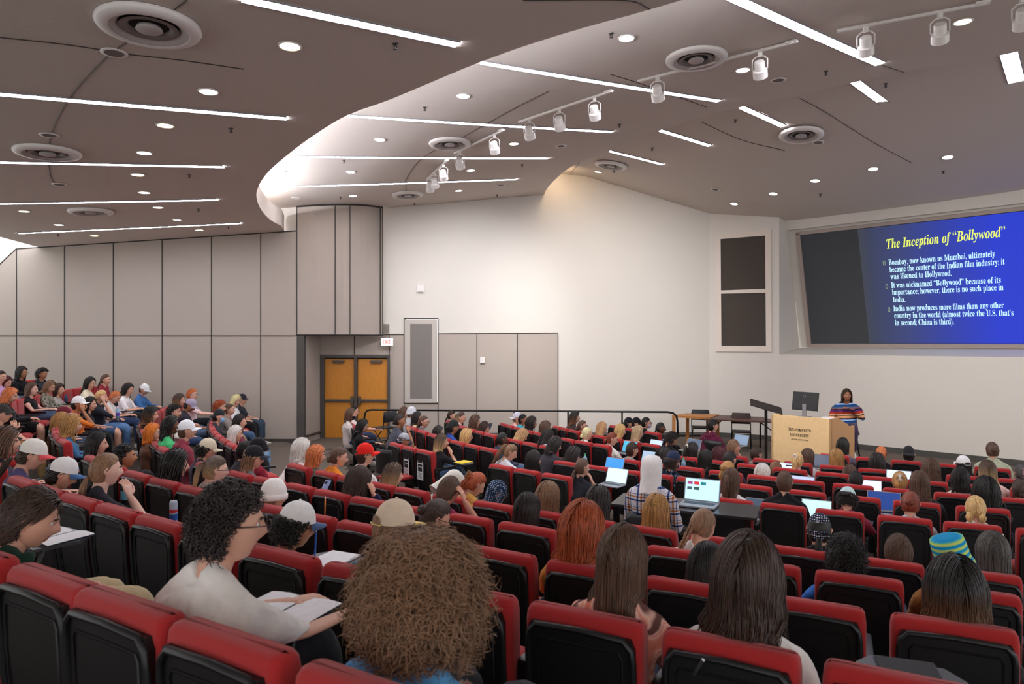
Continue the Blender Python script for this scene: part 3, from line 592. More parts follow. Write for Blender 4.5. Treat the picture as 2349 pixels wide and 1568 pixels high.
spr = spr.mesh('sprinkler', [mat('sprinkler_metal', '#5f5a58', .35, metal=.8)], True)
for px, py, H, lab in ((907,100,H1,'between the top linear light and the curved edge'),(530,294,H1,'under the right end of the second linear light'),(434,400,H1,'right of the third linear light'),(455,479,H1,'right of a downlight in the rear ceiling'),(524,520,H1,'right of the lowest linear light'),(133,537,H1,'under the left end of the lowest linear light'),
 (1402,76,H2,'left of the uppermost downlight of the middle ceiling'),(974,246,H2,'in the middle ceiling near its curved start'),(789,367,H2,'just under the third linear light'),(781,452,H2,'left of the lowest downlight'),(1421,285,H2,'right of the track heads'),(1198,377,H2,'under the end of the third light'),(951,465,H2,'close to the white wall'),(1140,446,H2,'near the side wall in the middle ceiling'),(1895,163,H2,'at the right of the middle ceiling'),
 (1687,275,H3,'between two short front lights'),(1496,340,H3,'beside a short front light'),(2032,192,H3,'right of the fourth front light'),(1409,391,H3,'below the tilted vent'),(2164,392,H3,'below the rightmost front downlight'),(1882,445,H3,'between the front downlights and the screen')):
    P = hit(px, py, H); N = normal(P, H); o = link('sprinkler', spr); place(o, frame_at(P, N)); tag(o, 'metal fire sprinkler '+lab, 'sprinkler', 'ceiling fire sprinklers')
# track lights
def head_proto(P, aim, s=1.0):
    g = empty('track_head', P)
    d = (Vector(aim)-P).normalized(); z = Vector((0, 0, 1)); X = d.cross(z).normalized(); c = Vector((0, 0, -.17*s))
    M = Matrix.Translation(c) @ Matrix((X, (-d).cross(X), -d)).transposed().to_4x4() @ Matrix.Scale(s, 4)
    MB().lathe([(0, .10), (.055, .10), (.062, .09), (.062, -.005), (.088, -.01), (.088, -.105), (.08, -.11), (.076, -.06), (0, -.06)], 24, 0, M).build('lamp_can', M_WHITEM, g, smooth=True)
    autosmooth(g.children[0].data, 40)
    mb = MB(); x = X*.09*s; mb.tube([tuple(c+x), tuple(c+x+Vector((0, 0, .12*s))), tuple(x*.5+Vector((0, 0, -.01))), tuple(-x*.5+Vector((0, 0, -.01))), tuple(c-x+Vector((0, 0, .12*s))), tuple(c-x)], .008*s, 6, up=(0, .3, .1)); mb.build('yoke', M_WHITEM, g, smooth=True)
    MB().box((0, 0, .02), (.05*s, .03*s, .05)).build('adapter', M_WHITEM, g)
    return g
AIMW = [(1.5, 18.2, 4.2), (0, 18.1, 3.6), (6.5, 13.5, 1.5), (9, 14.5, 1.5)]
TR_ = [((1338,420),(1158,297),None)]
tracks = [((1920,70),(2270,2),[(1991,62),(2163,25),(2338,-8)]),((1463,186),(1828,92),[(1514,178),(1752,115)]),((1190,281),(1404,206),[(1217,276),(1290,249),(1368,222)]),((1042,354),(1155,296),[(1056,350),(1136,306)]),((980,413),(1026,366),[(987,408),(998,396),(1018,377)])]
tlab = ['at top right', 'beside the large vent', 'with three heads at centre', 'with two heads near the middle vent', 'with three heads nearest the side wall']
hl = [['left head of the top right track','middle head of the top right track','head cut by the right edge of the picture'],['left head of the track beside the large vent','right head of the track beside the large vent'],['left head of the centre track','middle head of the centre track','right head of the centre track'],['lower head of the short track','upper head of the short track'],['lowest head above the side wall','middle head of the last cluster','upper head of the last cluster showing its lens']]
for (a, b, hs), tl, hh in zip(tracks, tlab, hl):
    A = hit(a[0], a[1]-6, H2)+Vector((0, 0, -.035)); B = hit(b[0], b[1]-3, H2)+Vector((0, 0, -.035)); X = (B-A).normalized(); R_ = frame_at(Vector(), Vector((0, 0, -1)), X).to_3x3()
    g = empty('lighting_track', (A+B)/2); Ln = (B-A).length
    MB().box((0, 0, 0), (Ln, .035, .03), R=R_, bevel=.004).build('rail', M_WHITEM, g)
    mb = MB(); mb.box(tuple(X*(Ln/2-.06)+Vector((0, 0, .012))), (.14, .07, .03), R=R_, bevel=.004); mb.build('feed_box', M_WHITEM, g)
    tag(g, 'white lighting track '+tl, 'lighting track', 'white lighting tracks')
    for (hx, hy), hla in zip(hs, hh):
        t = min(1.2, max(0., (hx-a[0])/(b[0]-a[0]))); P = A+(B-A)*t+Vector((0, 0, -.06)); P = Vector(W(hx, 0, P.y)[:]) if False else P
        aim = (P.x+1.2+.4*P.x, P.y+5, .6); gg = head_proto(P, aim, 1.0); tag(gg, 'white track spotlight, '+hla, 'spotlight', 'white track spotlights')
# real light of fittings
area('cove_glow', (.75, 17.3, 6.72), (math.radians(115), 0, math.radians(-25)), .9, .12, 16, (1, .72, .42))
spot('track_beam', (1.2, 10.8, 5.75), (2.5, 18.2, 3.0), 900, (1, .97, .93), 62, 1)
spot('track_beam', (-.5, 12.2, 5.75), (-1.2, 18.2, 3.2), 520, (.97, .98, 1), 60, 1)
spot('track_beam', (4.3, 9.3, 5.6), (5.6, 12.8, .8), 260, (1, .95, .88), 40, 1)
spot('track_beam', (6.0, 9.0, 5.6), (10, 14.6, 1.6), 500, (1, .95, .88), 70, 1)
# cove lights hidden above the curved edges
def cove(name, edge, H, off, up, col, power, r=.02, lab=''):
    P = []
    for i_ in range(1, len(edge)-1):
        t = (edge[i_+1]-edge[i_-1]); t.z = 0; t.normalize(); n = Vector((-t.y, t.x, 0))
        p = edge[i_]+n*off; P.append((p.x, p.y, p.z+up))
    mb = MB(); mb.tube(P, r, 6); o = mb.build(name, mat('cove_'+name, '#ffffff', .5, emit=col, es=power)); tag(o, lab, 'cove light')
cove('cove_light', edge1[22:-3], H1, .5, .30, '#f2f5ff', 150, .03, 'hidden white cove lamp along the curved rear ceiling edge')
cove('cove_light', edge1[6:22], H1, .4, .30, '#f2f5ff', 36, .025, 'hidden white cove lamp along the straight rear ceiling edge')
cove('cove_light', edge2[48:], H2, .4, .3, '#ffd7a0', 380, .03, 'hidden warm cove lamp above the side wall corner')
cove('cove_light', edge2[8:48], H2, .35, .25, '#ffe9c8', 14, .02, 'hidden dim cove lamp along the middle ceiling edge')
o = MB().tube([(-13.2, 14.2, EYE+2.9), (-10.5, 16.6, EYE+2.75)], .03, 6).build('cove_light', mat('cove_left', '#ffffff', .5, emit='#f4f6ff', es=60)); tag(o, 'hidden white cove lamp above the far left panels', 'cove light')
# ---------------------------------------------------------------- theatre seats
def seat_meshes():
    R = {}
    def prof(z):   # centre line of the back
        t = (TOP-z)/.62; return .0+.02*t+.075*max(0, t-.45)**1.4
    # red upholstery: stack of rounded sections
    def sect(z, hw, y0, y1, k=20, r=.03):
        pts = []
        for cx_, cy_, a0 in ((hw-r, y1-r, 0), (-hw+r, y1-r, 90), (-hw+r, y0+r, 180), (hw-r, y0+r, 270)):
            for a in np.linspace(a0, a0+90, k//4): pts.append((cx_+r*math.cos(math.radians(a)), cy_+r*math.sin(math.radians(a)), z))
        return pts
    L = []
    for z, hw, th in ((.30, .235, .06), (.34, .245, .09), (.5, .25, .105), (.66, .25, .11), (.80, .25, .11), (.86, .25, .108), (.895, .246, .1), (.912, .238, .08), (.92, .222, .045)):
        c = prof(z)+.005; L.append(sect(z, hw, c-.0+(.108-th)/2-.0, c+.108-(.108-th)/2))
    mb = MB(); mb.rings(L); me = mb.mesh('backrest', [M_RED], True); autosmooth(me, 50); R['backrest'] = me
    # black shell on the back
    mb = MB(); zs_ = [.27, .3, .36, .45, .55, .65, .75, .83, .868]
    f0 = []; 
    for z in zs_:
        hw = .226 if z < .84 else .21; c = prof(z); f0.append([(-hw, c-.018, z), (hw, c-.018, z), (hw+.0, c+.02, z), (-hw, c+.02, z)])
    mb.rings(f0); me1 = mb
    # raised bead frame
    P = [(-.222, prof(.3)-.02, .3), (-.222, prof(.55)-.02, .55), (-.222, prof(.78)-.02, .78), (-.215, prof(.83)-.02, .83), (-.185, prof(.86)-.02, .863), (0, prof(.862)-.02, .870), (.185, prof(.86)-.02, .863), (.215, prof(.83)-.02, .83), (.222, prof(.78)-.02, .78), (.222, prof(.55)-.02, .55), (.222, prof(.3)-.02, .3)]
    mb.tube(P, .014, 8, up=(0, 1, 0)); 
    P2 = [(-.178, prof(.3)-.021, .3), (-.178, prof(.55)-.021, .55), (-.178, prof(.79)-.021, .79), (-.165, prof(.81)-.021, .81), (0, prof(.812)-.021, .812), (.165, prof(.81)-.021, .81), (.178, prof(.79)-.021, .79), (.178, prof(.55)-.021, .55), (.178, prof(.3)-.021, .3)]
    mb.tube(P2, .005, 5, up=(0, 1, 0))
    me = mb.mesh('back_shell', [M_BLACK], True); autosmooth(me, 45); R['back_shell'] = me
    mb = MB(); L = []
    for y, hw, z0, z1 in ((.10, .2, .40, .46), (.13, .235, .385, .485), (.3, .24, .385, .49), (.46, .24, .38, .495), (.52, .235, .375, .49), (.55, .21, .40, .46)):
        zc = (z0+z1)/2; hz = (z1-z0)/2; L.append([(hw*np.sign(math.cos(a))*abs(math.cos(a))**.35, y, zc+hz*np.sign(math.sin(a))*abs(math.sin(a))**.5) for a in np.linspace(0, 2*np.pi, 20, endpoint=False)])
    mb.rings(L); R['seat'] = mb.mesh('seat', [M_RED], True); autosmooth(R['seat'], 60)
    mb = MB(); mb.box((.268, .27, .635), (.045, .40, .035), bevel=.012); mb.box((.268, .09, .57), (.035, .06, .12), bevel=.01); R['armrest'] = mb.mesh('armrest', [M_BLACK], True); autosmooth(R['armrest'])
    mb = MB(); mb.box((.268, .16, .28), (.03, .16, .50), bevel=.01); mb.box((.268, .18, .02), (.05, .34, .04), bevel=.008); R['stand'] = mb.mesh('stand', [M_BLACK], True); autosmooth(R['stand'])
    mb = MB(); mb.box((0, .3, .365), (.42, .36, .03), bevel=.01); R['seat_pan'] = mb.mesh('seat_pan', [M_BLACK], True)
    # writing tablet
    mb = MB(); pts = [(.27, .30), (.29, .66), (.24, .76), (.0, .78), (-.07, .72), (-.07, .52), (.1, .46), (.18, .34)]
    mb.rings([[(x, y, .70) for x, y in pts], [(x, y, .716) for x, y in pts]]); mb.tube([(.27, .3, .70), (.28, .28, .64)], .012, 6); R['writing_tablet'] = mb.mesh('writing_tablet', [mat('tablet_top', '#3a3c42', .35, .5)], False)
    return R
SM = seat_meshes()
SEAT_LIST = []
def add_seat(row, P, ang, wid, tablet=False):
    g = empty('theatre_seat', (P[0], P[1], EYE-ROWS[row][0]-TOP), ang); s = wid/.5; g.scale = (s, 1, 1)
    for k in ('backrest', 'back_shell', 'seat', 'seat_pan', 'armrest', 'stand'): link(k, SM[k], g)
    SEAT_LIST.append([g, row, Vector((P[0], P[1])), ang, None]); return g
for k, iv in SEATS.items():
    for x0, x1 in iv:
        a = cross(k, x0); b = cross(k, x1)
        if a is None or b is None: print('no seat', k, x0, x1); continue
        a, b = a[0], b[0]; d = b-a; L_ = np.hypot(*d); wid = min(.53, L_*1.0)
        add_seat(k, (a+b)/2, math.atan2(d[1], d[0]), wid)
def arc_seats(k, pxa, za, pxb, zb, pitch=.55, w_=.49):
    Cv = CURVE[k]; A = W(pxa, za, ROWS[k][0]*F/(za-CY)); B = W(pxb, zb, ROWS[k][0]*F/(zb-CY))
    ia = np.argmin(np.hypot(Cv[:, 0]-A.x, Cv[:, 1]-A.y)); ib = np.argmin(np.hypot(Cv[:, 0]-B.x, Cv[:, 1]-B.y)); seg = Cv[min(ia, ib):max(ia, ib)+1]
    s = np.r_[0, np.cumsum(np.hypot(*np.diff(seg, axis=0).T))]; e = s[-1]
    while e-w_ > 0:
        p = [np.array((np.interp(t, s, seg[:, 0]), np.interp(t, s, seg[:, 1]))) for t in (e-w_, e)]; d = p[1]-p[0]; add_seat(k, (p[0]+p[1])/2, math.atan2(d[1], d[0]), w_); e -= pitch
arc_seats('B', 270, 881, -70, 985); arc_seats('C', 300, 904, 146, 1015); arc_seats('D', 430, 918, 375, 1034); arc_seats('E', 540, 932, 552, 1032); arc_seats('F', 785, 961, 819, 984, .5, .46); arc_seats('L', 130, 867, -60, 883)
# ================================================================ people
def sm(a, b, x): t = np.clip((x-a)/(b-a), 0, 1); return t*t*(3-2*t)
HC = np.array((0, .03, 1.20))                    # head centre of the neutral seated body
SKIN = {'l': mat('skin_light', '#dca88f', .55, .4, var=.04), 'b': mat('skin_warm_brown', '#8f5f48', .5, .4, var=.04), 'm': mat('skin_tan', '#b67d5c', .55, .4, var=.04), 'd': mat('skin_brown', '#6e4430', .5, .45, var=.04), 'p': mat('skin_pale', '#e6b9a6', .55, .4, var=.04)}
M_EYE = mat('eye_white', '#e8e4e0', .25); M_PUP = mat('pupil', '#1c1410', .2); M_LIP = mat('lips', '#a8604f', .45)
def head_arrays(nl=40, na=30):
    la = np.linspace(-np.pi/2, np.pi/2, na); lo = np.linspace(0, 2*np.pi, nl, endpoint=False); A, O = np.meshgrid(la, lo, indexing='ij')
    dx, dy, dz = np.cos(A)*np.sin(O), np.cos(A)*np.cos(O), np.sin(A)
    low = np.clip(-dz, 0, 1); x = .077*dx*(1-.30*low**1.3); y = .097*dy; z = .118*dz
    y = np.where((dy < 0), y*(1-.35*low), y*(1-.06*low)); y = np.where(dy > 0, y+.008*low, y-.008*np.clip(dz, 0, 1))
    front = sm(.0, .5, dy); ax = np.abs(x)
    y = y*(1-.05*front)
    y += front*(.026*np.exp(-(x/.012)**2-((z+.018)/.020)**2) + .010*np.exp(-(x/.009)**2-((z-.008)/.022)**2))
    y += front*.006*np.exp(-((z-.034)/.010)**2-(x/.05)**2) - front*.011*np.exp(-((ax-.031)/.015)**2-((z-.012)/.011)**2)
    y += front*(.006*np.exp(-(x/.022)**2-((z+.053)/.006)**2)+.006*np.exp(-(x/.020)**2-((z+.066)/.006)**2)-.004*np.exp(-(x/.02)**2-((z+.0595)/.003)**2)) + front*.010*np.exp(-(x/.022)**2-((z+.093)/.014)**2)
    x *= 1+.05*np.exp(-((z+.01)/.03)**2)*front
    V = np.stack([x, y, z], -1).reshape(-1, 3); n = na; k = nl
    i = np.arange(n-1)[:, None]*k; j = np.arange(k)[None]; kk = (j+1) % k
    Q = np.stack([i+j, i+k+j, i+k+kk, i+kk], -1).reshape(-1, 4)[:, ::-1][:, [0, 1, 2, 3]]
    Q = np.stack([i+j, i+kk, i+k+kk, i+k+j], -1).reshape(-1, 4)[:, ::-1]
    c = V[Q].mean(1); mi = np.where((c[:, 1] > .06) & (np.abs(c[:, 0]) < .024) & (c[:, 2] < -.049) & (c[:, 2] > -.070), 3, 0)
    mb = MB(); mb.V.append(V); mb.n = len(V); mb.Q = [(Q[mi == 0], 0), (Q[mi == 3], 3)]
    for s in (-1, 1):
        mb.ell((s*.031, .0715, .012), (.0135, .010, .008), 10, 1); mb.ell((s*.031, .0800, .012), (.0055, .003, .0055), 8, 2)
        mb.tube([(s*.014, .094, .030), (s*.030, .092, .036), (s*.046, .080, .031)], .0035, 5, 2)
        E = [(s*(.074+.012*math.sin(math.pi*max(0, min(1, (t+.2))))), -.012-.016*math.sin(t*3.4), .030-.062*t) for t in np.linspace(0, 1, 7)]
        mb.tube(E, [.006, .009, .010, .010, .009, .008, .006], 6, 0, flat=.6); mb.ell((s*.079, -.012, .004), (.007, .016, .026), 10, 0)
    # neck
    mb.rings([[(rx*math.cos(a), cy+ry*math.sin(a), z) for a in np.linspace(0, 2*np.pi, 18, endpoint=False)] for z, rx, ry, cy in ((-.05, .05, .055, -.02), (-.10, .050, .054, -.022), (-.14, .052, .056, -.035), (-.18, .060, .06, -.05), (-.205, .08, .065, -.055))], 0)
    return mb
def hand(mb, w, d, up, side, curl=.5, m=0, s=1.0):
    """w wrist, d pointing direction, up = back of the hand, side = +1 if the thumb lies toward d x up"""
    w, d, up = (np.array(v, float) for v in (w, d, up)); d /= np.linalg.norm(d); up -= d*(up @ d); up /= np.linalg.norm(up); x = np.cross(d, up)*side
    sec = []
    for t, hw, hh in ((-.02, .022, .018), (.01, .024, .016), (.04, .036, .015), (.07, .041, .014), (.088, .040, .011)):
        sec.append([w+d*t*s+x*hw*s*math.cos(a)+up*hh*s*math.sin(a) for a in np.linspace(0, 2*np.pi, 12, endpoint=False)])
    mb.rings(sec, m)
    for i_, (o, L) in enumerate(((.030, .070), (.011, .078), (-.009, .073), (-.028, .058))):
        p = w+d*.082*s+x*o*s; P = [p-d*.015*s]; ang = .15; P.append(p)
        for k_ in range(3): ang += curl*(.55+.12*i_); p = p+(d*math.cos(ang)-up*math.sin(ang))*L*s*(.42, .32, .26)[k_]; P.append(p)
        mb.tube(P, [.0095*s, .0093*s, .0088*s, .008*s, .0062*s], 7, m)
    p = w+d*.02*s+x*.026*s; P = [p, p+(d*.5+x*.8-up*.2)*.035*s, p+(d*.85+x*.75-up*.35)*.058*s, p+(d*1.2+x*.62-up*.5)*.072*s]; mb.tube(P, [.013*s, .0115*s, .0095*s, .0075*s], 7, m)
POSES = {  # elbow, wrist, hand direction for left and right
 'lap':   [((-.24, .06, .70), (-.10, .30, .66), (.5, .8, -.15)), ((.24, .06, .70), (.10, .30, .67), (-.5, .8, -.15))],
 'write': [((-.23, .12, .72), (-.06, .34, .745), (.5, .8, -.1)), ((.25, .10, .73), (.17, .36, .755), (-.25, .9, -.1))],
 'type':  [((-.24, .10, .72), (-.10, .36, .755), (.1, 1, -.05)), ((.24, .10, .72), (.10, .36, .755), (-.1, 1, -.05))],
 'chin':  [((-.23, .12, .72), (-.02, .34, .73), (.8, .6, 0)), ((.19, .30, .74), (.085, .17, .99), (-.35, -.05, .9))],
 'temple': [((-.23, .12, .72), (-.02, .34, .73), (.8, .6, 0)), ((.24, .27, .80), (.155, .10, 1.10), (-.25, -.1, .9))],
 'reach': [((-.20, .16, .76), (-.02, .42, .755), (.5, .8, 0)), ((.24, .22, .78), (.24, .50, .76), (.1, 1, 0))],
}
def body_mb(pose, infl=0.0, arms=(0, 1.0), legs=False, torso=True):
    """tubes of torso and arms, inflated; arms=(from,to) share of the arm length"""
    mb = MB(); e = infl; ph = np.linspace(0, 2*np.pi, 24, endpoint=False)
    if torso:
        L = []
        for z, rx, ry, cy, pw in ((.43, .165, .12, .03, .8), (.50, .172, .13, .02, .8), (.60, .158, .122, .0, .85), (.70, .148, .110, -.01, .9), (.80, .158, .112, -.012, .85), (.88, .172, .112, -.015, .8), (.94, .178, .100, -.022, .75), (.975, .160, .082, -.03, .8), (1.0, .110, .068, -.035, .9), (1.02, .068, .058, -.033, 1), (1.035+e*.4, .058, .054, -.03, 1)):
            L.append([((rx+e)*np.sign(math.cos(a))*abs(math.cos(a))**pw, cy+(ry+e)*np.sign(math.sin(a))*abs(math.sin(a))**pw, z) for a in ph])
        mb.rings(L)
    if torso and e > 0:
        for s in (-1, 1): mb.tube([(s*.012, -.036, 1.065+e*.3), (s*.05, -.036, 1.035+e*.5), (s*.10, -.032, .995+e*.4), (s*.165, -.024, .955)], [.040, .046, .05, .052+e*.4], 14, up=(0, 1, 0))
    for s, (el, wr, hd) in zip((-1, 1), POSES[pose]):
        sh = np.array((s*.172, -.02, .945)); el = np.array(el); wr = np.array(wr)
        P = [sh-np.array((s*.05, 0, -.01)), sh, sh*.6+el*.4+np.array((s*.008, 0, 0)), sh*.25+el*.75, el, el*.7+wr*.3, el*.35+wr*.65, wr]; R = [.05, .054, .047, .041, .037, .037, .031, .024]
        P = np.array(P); R = np.array(R); tt = np.r_[0, np.cumsum(np.linalg.norm(np.diff(P, axis=0), axis=1))]; tt /= tt[-1]
        t2 = np.linspace(arms[0], arms[1], 16); P2 = np.c_[[np.interp(t2, tt, P[:, i_]) for i_ in range(3)]].T; R2 = np.interp(t2, tt, R)+e
        mb.tube(P2, R2, 14, up=(0, .3, 1))
    return mb
def legs_mb(e=0.0, shoes=False, to=1.0, spread=0.0):
    mb = MB()
    for s in (-1, 1):
        if shoes:
            a = np.array((s*(.11+spread), .50, .0)); L = []
            for y, hw, h in ((-.075, .028, .07), (-.06, .036, .09), (-.02, .038, .10), (.04, .040, .08), (.09, .046, .06), (.14, .046, .05), (.17, .036, .04), (.19, .02, .03)):
                L.append([(a[0]+hw*np.sign(math.cos(t))*abs(math.cos(t))**.7, a[1]+y, h/2+(h/2)*np.sign(math.sin(t))*abs(math.sin(t))**.6) for t in np.linspace(0, 2*np.pi, 14, endpoint=False)])
            mb.rings(L); continue
        P = np.array([(s*.085, -.02, .535), (s*.09, .12, .545), (s*(.105+spread*.6), .32, .555), (s*(.115+spread), .44, .545), (s*(.115+spread), .475, .49), (s*(.115+spread), .475, .36), (s*(.112+spread), .485, .22), (s*(.11+spread), .49, .10)]); R = np.array([.09, .086, .073, .064, .060, .056, .05, .038])
        tt = np.linspace(0, 1, len(P)); t2 = np.linspace(0, to, 18); mb.tube(np.c_[[np.interp(t2, tt, P[:, i_]) for i_ in range(3)]].T, np.interp(t2, tt, R)+e, 14)
    return mb
def remesh(mb, vox, smooth_it=3, wr=0.0, wf=11.0, seed=0):
    V, Fs, mi = mb.arrays(); me = np_mesh('tmp', V, Fs); o = bpy.data.objects.new('tmp', me); C.objects.link(o)
    md = o.modifiers.new('r', 'REMESH'); md.mode = 'VOXEL'; md.voxel_size = vox
    if smooth_it: m2 = o.modifiers.new('s', 'SMOOTH'); m2.iterations = smooth_it; m2.factor = .6
    dg = bpy.context.evaluated_depsgraph_get(); em = o.evaluated_get(dg).to_mesh(); n = len(em.vertices); co = np.empty(n*3, np.float32); em.vertices.foreach_get('co', co); co = co.reshape(-1, 3)
    nr = np.empty(n*3, np.float32); em.vertices.foreach_get('normal', nr); nr = nr.reshape(-1, 3)
    lt = np.empty(len(em.polygons), np.int32); em.polygons.foreach_get('loop_total', lt); lv = np.empty(len(em.loops), np.int32); em.loops.foreach_get('vertex_index', lv)
    q = lv.reshape(-1, 4) if (lt == 4).all() else np.array([list(p.vertices)+([p.vertices[0]] if len(p.vertices) == 3 else []) for p in em.polygons])
    o.evaluated_get(dg).to_mesh_clear(); bpy.data.objects.remove(o); bpy.data.meshes.remove(me)
    if wr:
        off = Vector((seed*3.1, seed*1.7, 0)); d = np.array([noise.noise(Vector((c[0]*wf, c[1]*wf, c[2]*wf*.55))+off)+.5*noise.noise(Vector((c[0]*wf*2.3, c[1]*wf*2.3, c[2]*wf))+off) for c in co.tolist()])
        co = co+nr*(wr*(1-np.abs(d)*2.2))[:, None]
    return co, q
_cache = {}
def base(kind, pose, sleeve='s', hi=False):
    key = (kind, pose, sleeve, hi)
    if key in _cache: return _cache[key]
    vx = .0085 if hi else .013
    if kind == 'body': co, q = remesh(body_mb(pose), vx*1.1, 2)
    elif kind == 'shirt': co, q = remesh(body_mb(pose, .011 if sleeve != 'h' else .022, (0, {'s': .50, 'l': .97, 'h': .97, 't': .12}[sleeve])), vx, 2, .005 if hi else .004, 13, len(_cache))
    _cache[key] = (co, q); return _cache[key]
_legs = {}
def leg_mesh(kind, key, m):
    if key not in _legs:
        if kind == 'pants': co, q = remesh(legs_mb(.010, to=.96), .014, 2, .004, 12)
        elif kind == 'shorts': co, q = remesh(legs_mb(.014, to=.42), .014, 2, .003, 12)
        elif kind == 'legs': co, q = remesh(legs_mb(0), .013, 2)
        else: co, q = remesh(legs_mb(shoes=True), .011, 2)
        _legs[key] = np_mesh(kind, co, q, [m])
    return _legs[key]
HAND_W = {}
def deform(V, dz, lean, bend=0.0):
    V = V.copy(); t = sm(.52, 1.0, V[:, 2]); V[:, 2] += dz*t*np.minimum(1, 1); V[:, 1] += lean*t*t; V[:, 0] += bend*t*t; return V
def head_matrix(dz, lean, bend, yaw, pitch, tilt):
    piv = Vector((HC[0], HC[1]-.03, HC[2]-.09)); R_ = Matrix.Rotation(math.radians(yaw), 4, 'Z') @ Matrix.Rotation(math.radians(tilt), 4, 'Y') @ Matrix.Rotation(math.radians(-pitch), 4, 'X')
    return Matrix.Translation(Vector((bend, lean, dz))+piv) @ R_ @ Matrix.Translation(Vector(HC)-piv)
HEADMB = head_arrays(); HV, HF, HMI = HEADMB.arrays()
def person_body(pose, dz, lean, bend, yaw, pitch, tilt, hi, fat=1.0):
    co, q = base('body', pose, '', hi); V = deform(co, dz, lean, bend)
    Mh = np.array(head_matrix(dz, lean, bend, yaw, pitch, tilt)); M0 = np.array(head_matrix(dz, lean, bend, 0, 0, 0))
    Ha = HV @ Mh[:3, :3].T+Mh[:3, 3]; Hb = HV @ M0[:3, :3].T+M0[:3, 3]; wgt = sm(-.19, -.09, HV[:, 2])[:, None]; H_ = Ha*wgt+Hb*(1-wgt)
    mb = MB(); mb.add(V, [q], 0)
    d = {}
    n0 = mb.n; mb.V.append(H_); k = 0
    for f in HF: mb.Q += [(f[HMI[k:k+len(f)] == m_]+n0, m_) for m_ in range(4) if (HMI[k:k+len(f)] == m_).any()]; k += len(f)
    mb.n += len(H_)
    hm = MB()
    for s, (el, wr, hd) in zip((-1, 1), POSES[pose]): hand(hm, wr, hd, (0, .1, 1) if pose not in ('chin', 'temple') or s < 0 else (.9, .3, .3), -s*1 if pose not in ('chin', 'temple') or s < 0 else 1, .55 if pose in ('lap', 'write') else .35, 0)
    Vh, Fh, _ = hm.arrays(); mb.add(deform(Vh, dz, lean, bend), Fh, 0)
    return mb
# ---------------------------------------------------------------- hair
def scalp_ok(d): # unit directions
    x, y, z = d; hl = .62-.25*abs(x)
    if y > .30: return z > hl+.25*(y-.30)
    if y > -.10: return z > -.05+(.55)*((y+.10)/.40)**1.5 if abs(x) > .5 else z > .4
    return z > -.62
def fib(n):
    i = np.arange(n)+.5; ph = np.arccos(1-2*i/n); th = np.pi*(1+5**.5)*i; return np.c_[np.cos(th)*np.sin(ph), np.sin(th)*np.sin(ph), np.cos(ph)]
SK = np.array((.080, .100, .119)); SC0 = np.array((0, -.006, .004))
def locks(paths, wid, seg=4, flat=.45, m=0, rng=None, taper=.25):
    """many strips as flattened tubes: paths (n,k,3)"""
    P = np.asarray(paths); n, k, _ = P.shape; T = np.gradient(P, axis=1); T /= np.linalg.norm(T, axis=2)[..., None]+1e-9
    out = P-SC0; out[..., 2] *= .3; out /= np.linalg.norm(out, axis=2)[..., None]+1e-9; A = np.cross(T, out); A /= np.linalg.norm(A, axis=2)[..., None]+1e-6; B = np.cross(A, T)
    w_ = (np.asarray(wid).reshape(-1, 1) if not np.isscalar(wid) else wid)*np.ones((n, 1))*np.r_[np.linspace(.7, 1, k//2), np.linspace(1, taper, k-k//2)][None]
    th = np.linspace(0, 2*np.pi, seg, endpoint=False)+.4
    V = P[:, :, None]+w_[:, :, None, None]*(A[:, :, None]*np.cos(th)[None, None, :, None]+flat*B[:, :, None]*np.sin(th)[None, None, :, None])
    b = (np.arange(n)*k*seg)[:, None, None]; i = (np.arange(k-1)*seg)[None, :, None]; j = np.arange(seg)[None, None]; kk = (j+1) % seg
    Q = np.stack([b+i+j, b+i+kk, b+i+seg+kk, b+i+seg+j], -1).reshape(-1, 4); return V.reshape(-1, 3), Q
def cap_shell(sc=1.03, mb=None, m=0, test=scalp_ok):
    la = np.linspace(-np.pi/2, np.pi/2, 30); lo = np.linspace(0, 2*np.pi, 40, endpoint=False); A, O = np.meshgrid(la, lo, indexing='ij')
    D = np.stack([np.cos(A)*np.sin(O), np.cos(A)*np.cos(O), np.sin(A)], -1); V = D*SK*sc+SC0; low = np.clip(-D[..., 2], 0, 1); V[..., 1] = np.where(D[..., 1] < 0, V[..., 1]*(1-.22*low), V[..., 1]); V[..., 0] *= 1-.15*low
    k = 40; i = np.arange(29)[:, None]*k; j = np.arange(k)[None]; kk = (j+1) % k; Q = np.stack([i+j, i+k+j, i+k+kk, i+kk], -1).reshape(-1, 4)
    Df = D.reshape(-1, 3)[Q].mean(1); Df /= np.linalg.norm(Df, axis=1)[:, None]; keep = np.array([test(d) for d in Df]); mb = mb or MB(); mb.add(V.reshape(-1, 3), [Q[keep]], m); return mb
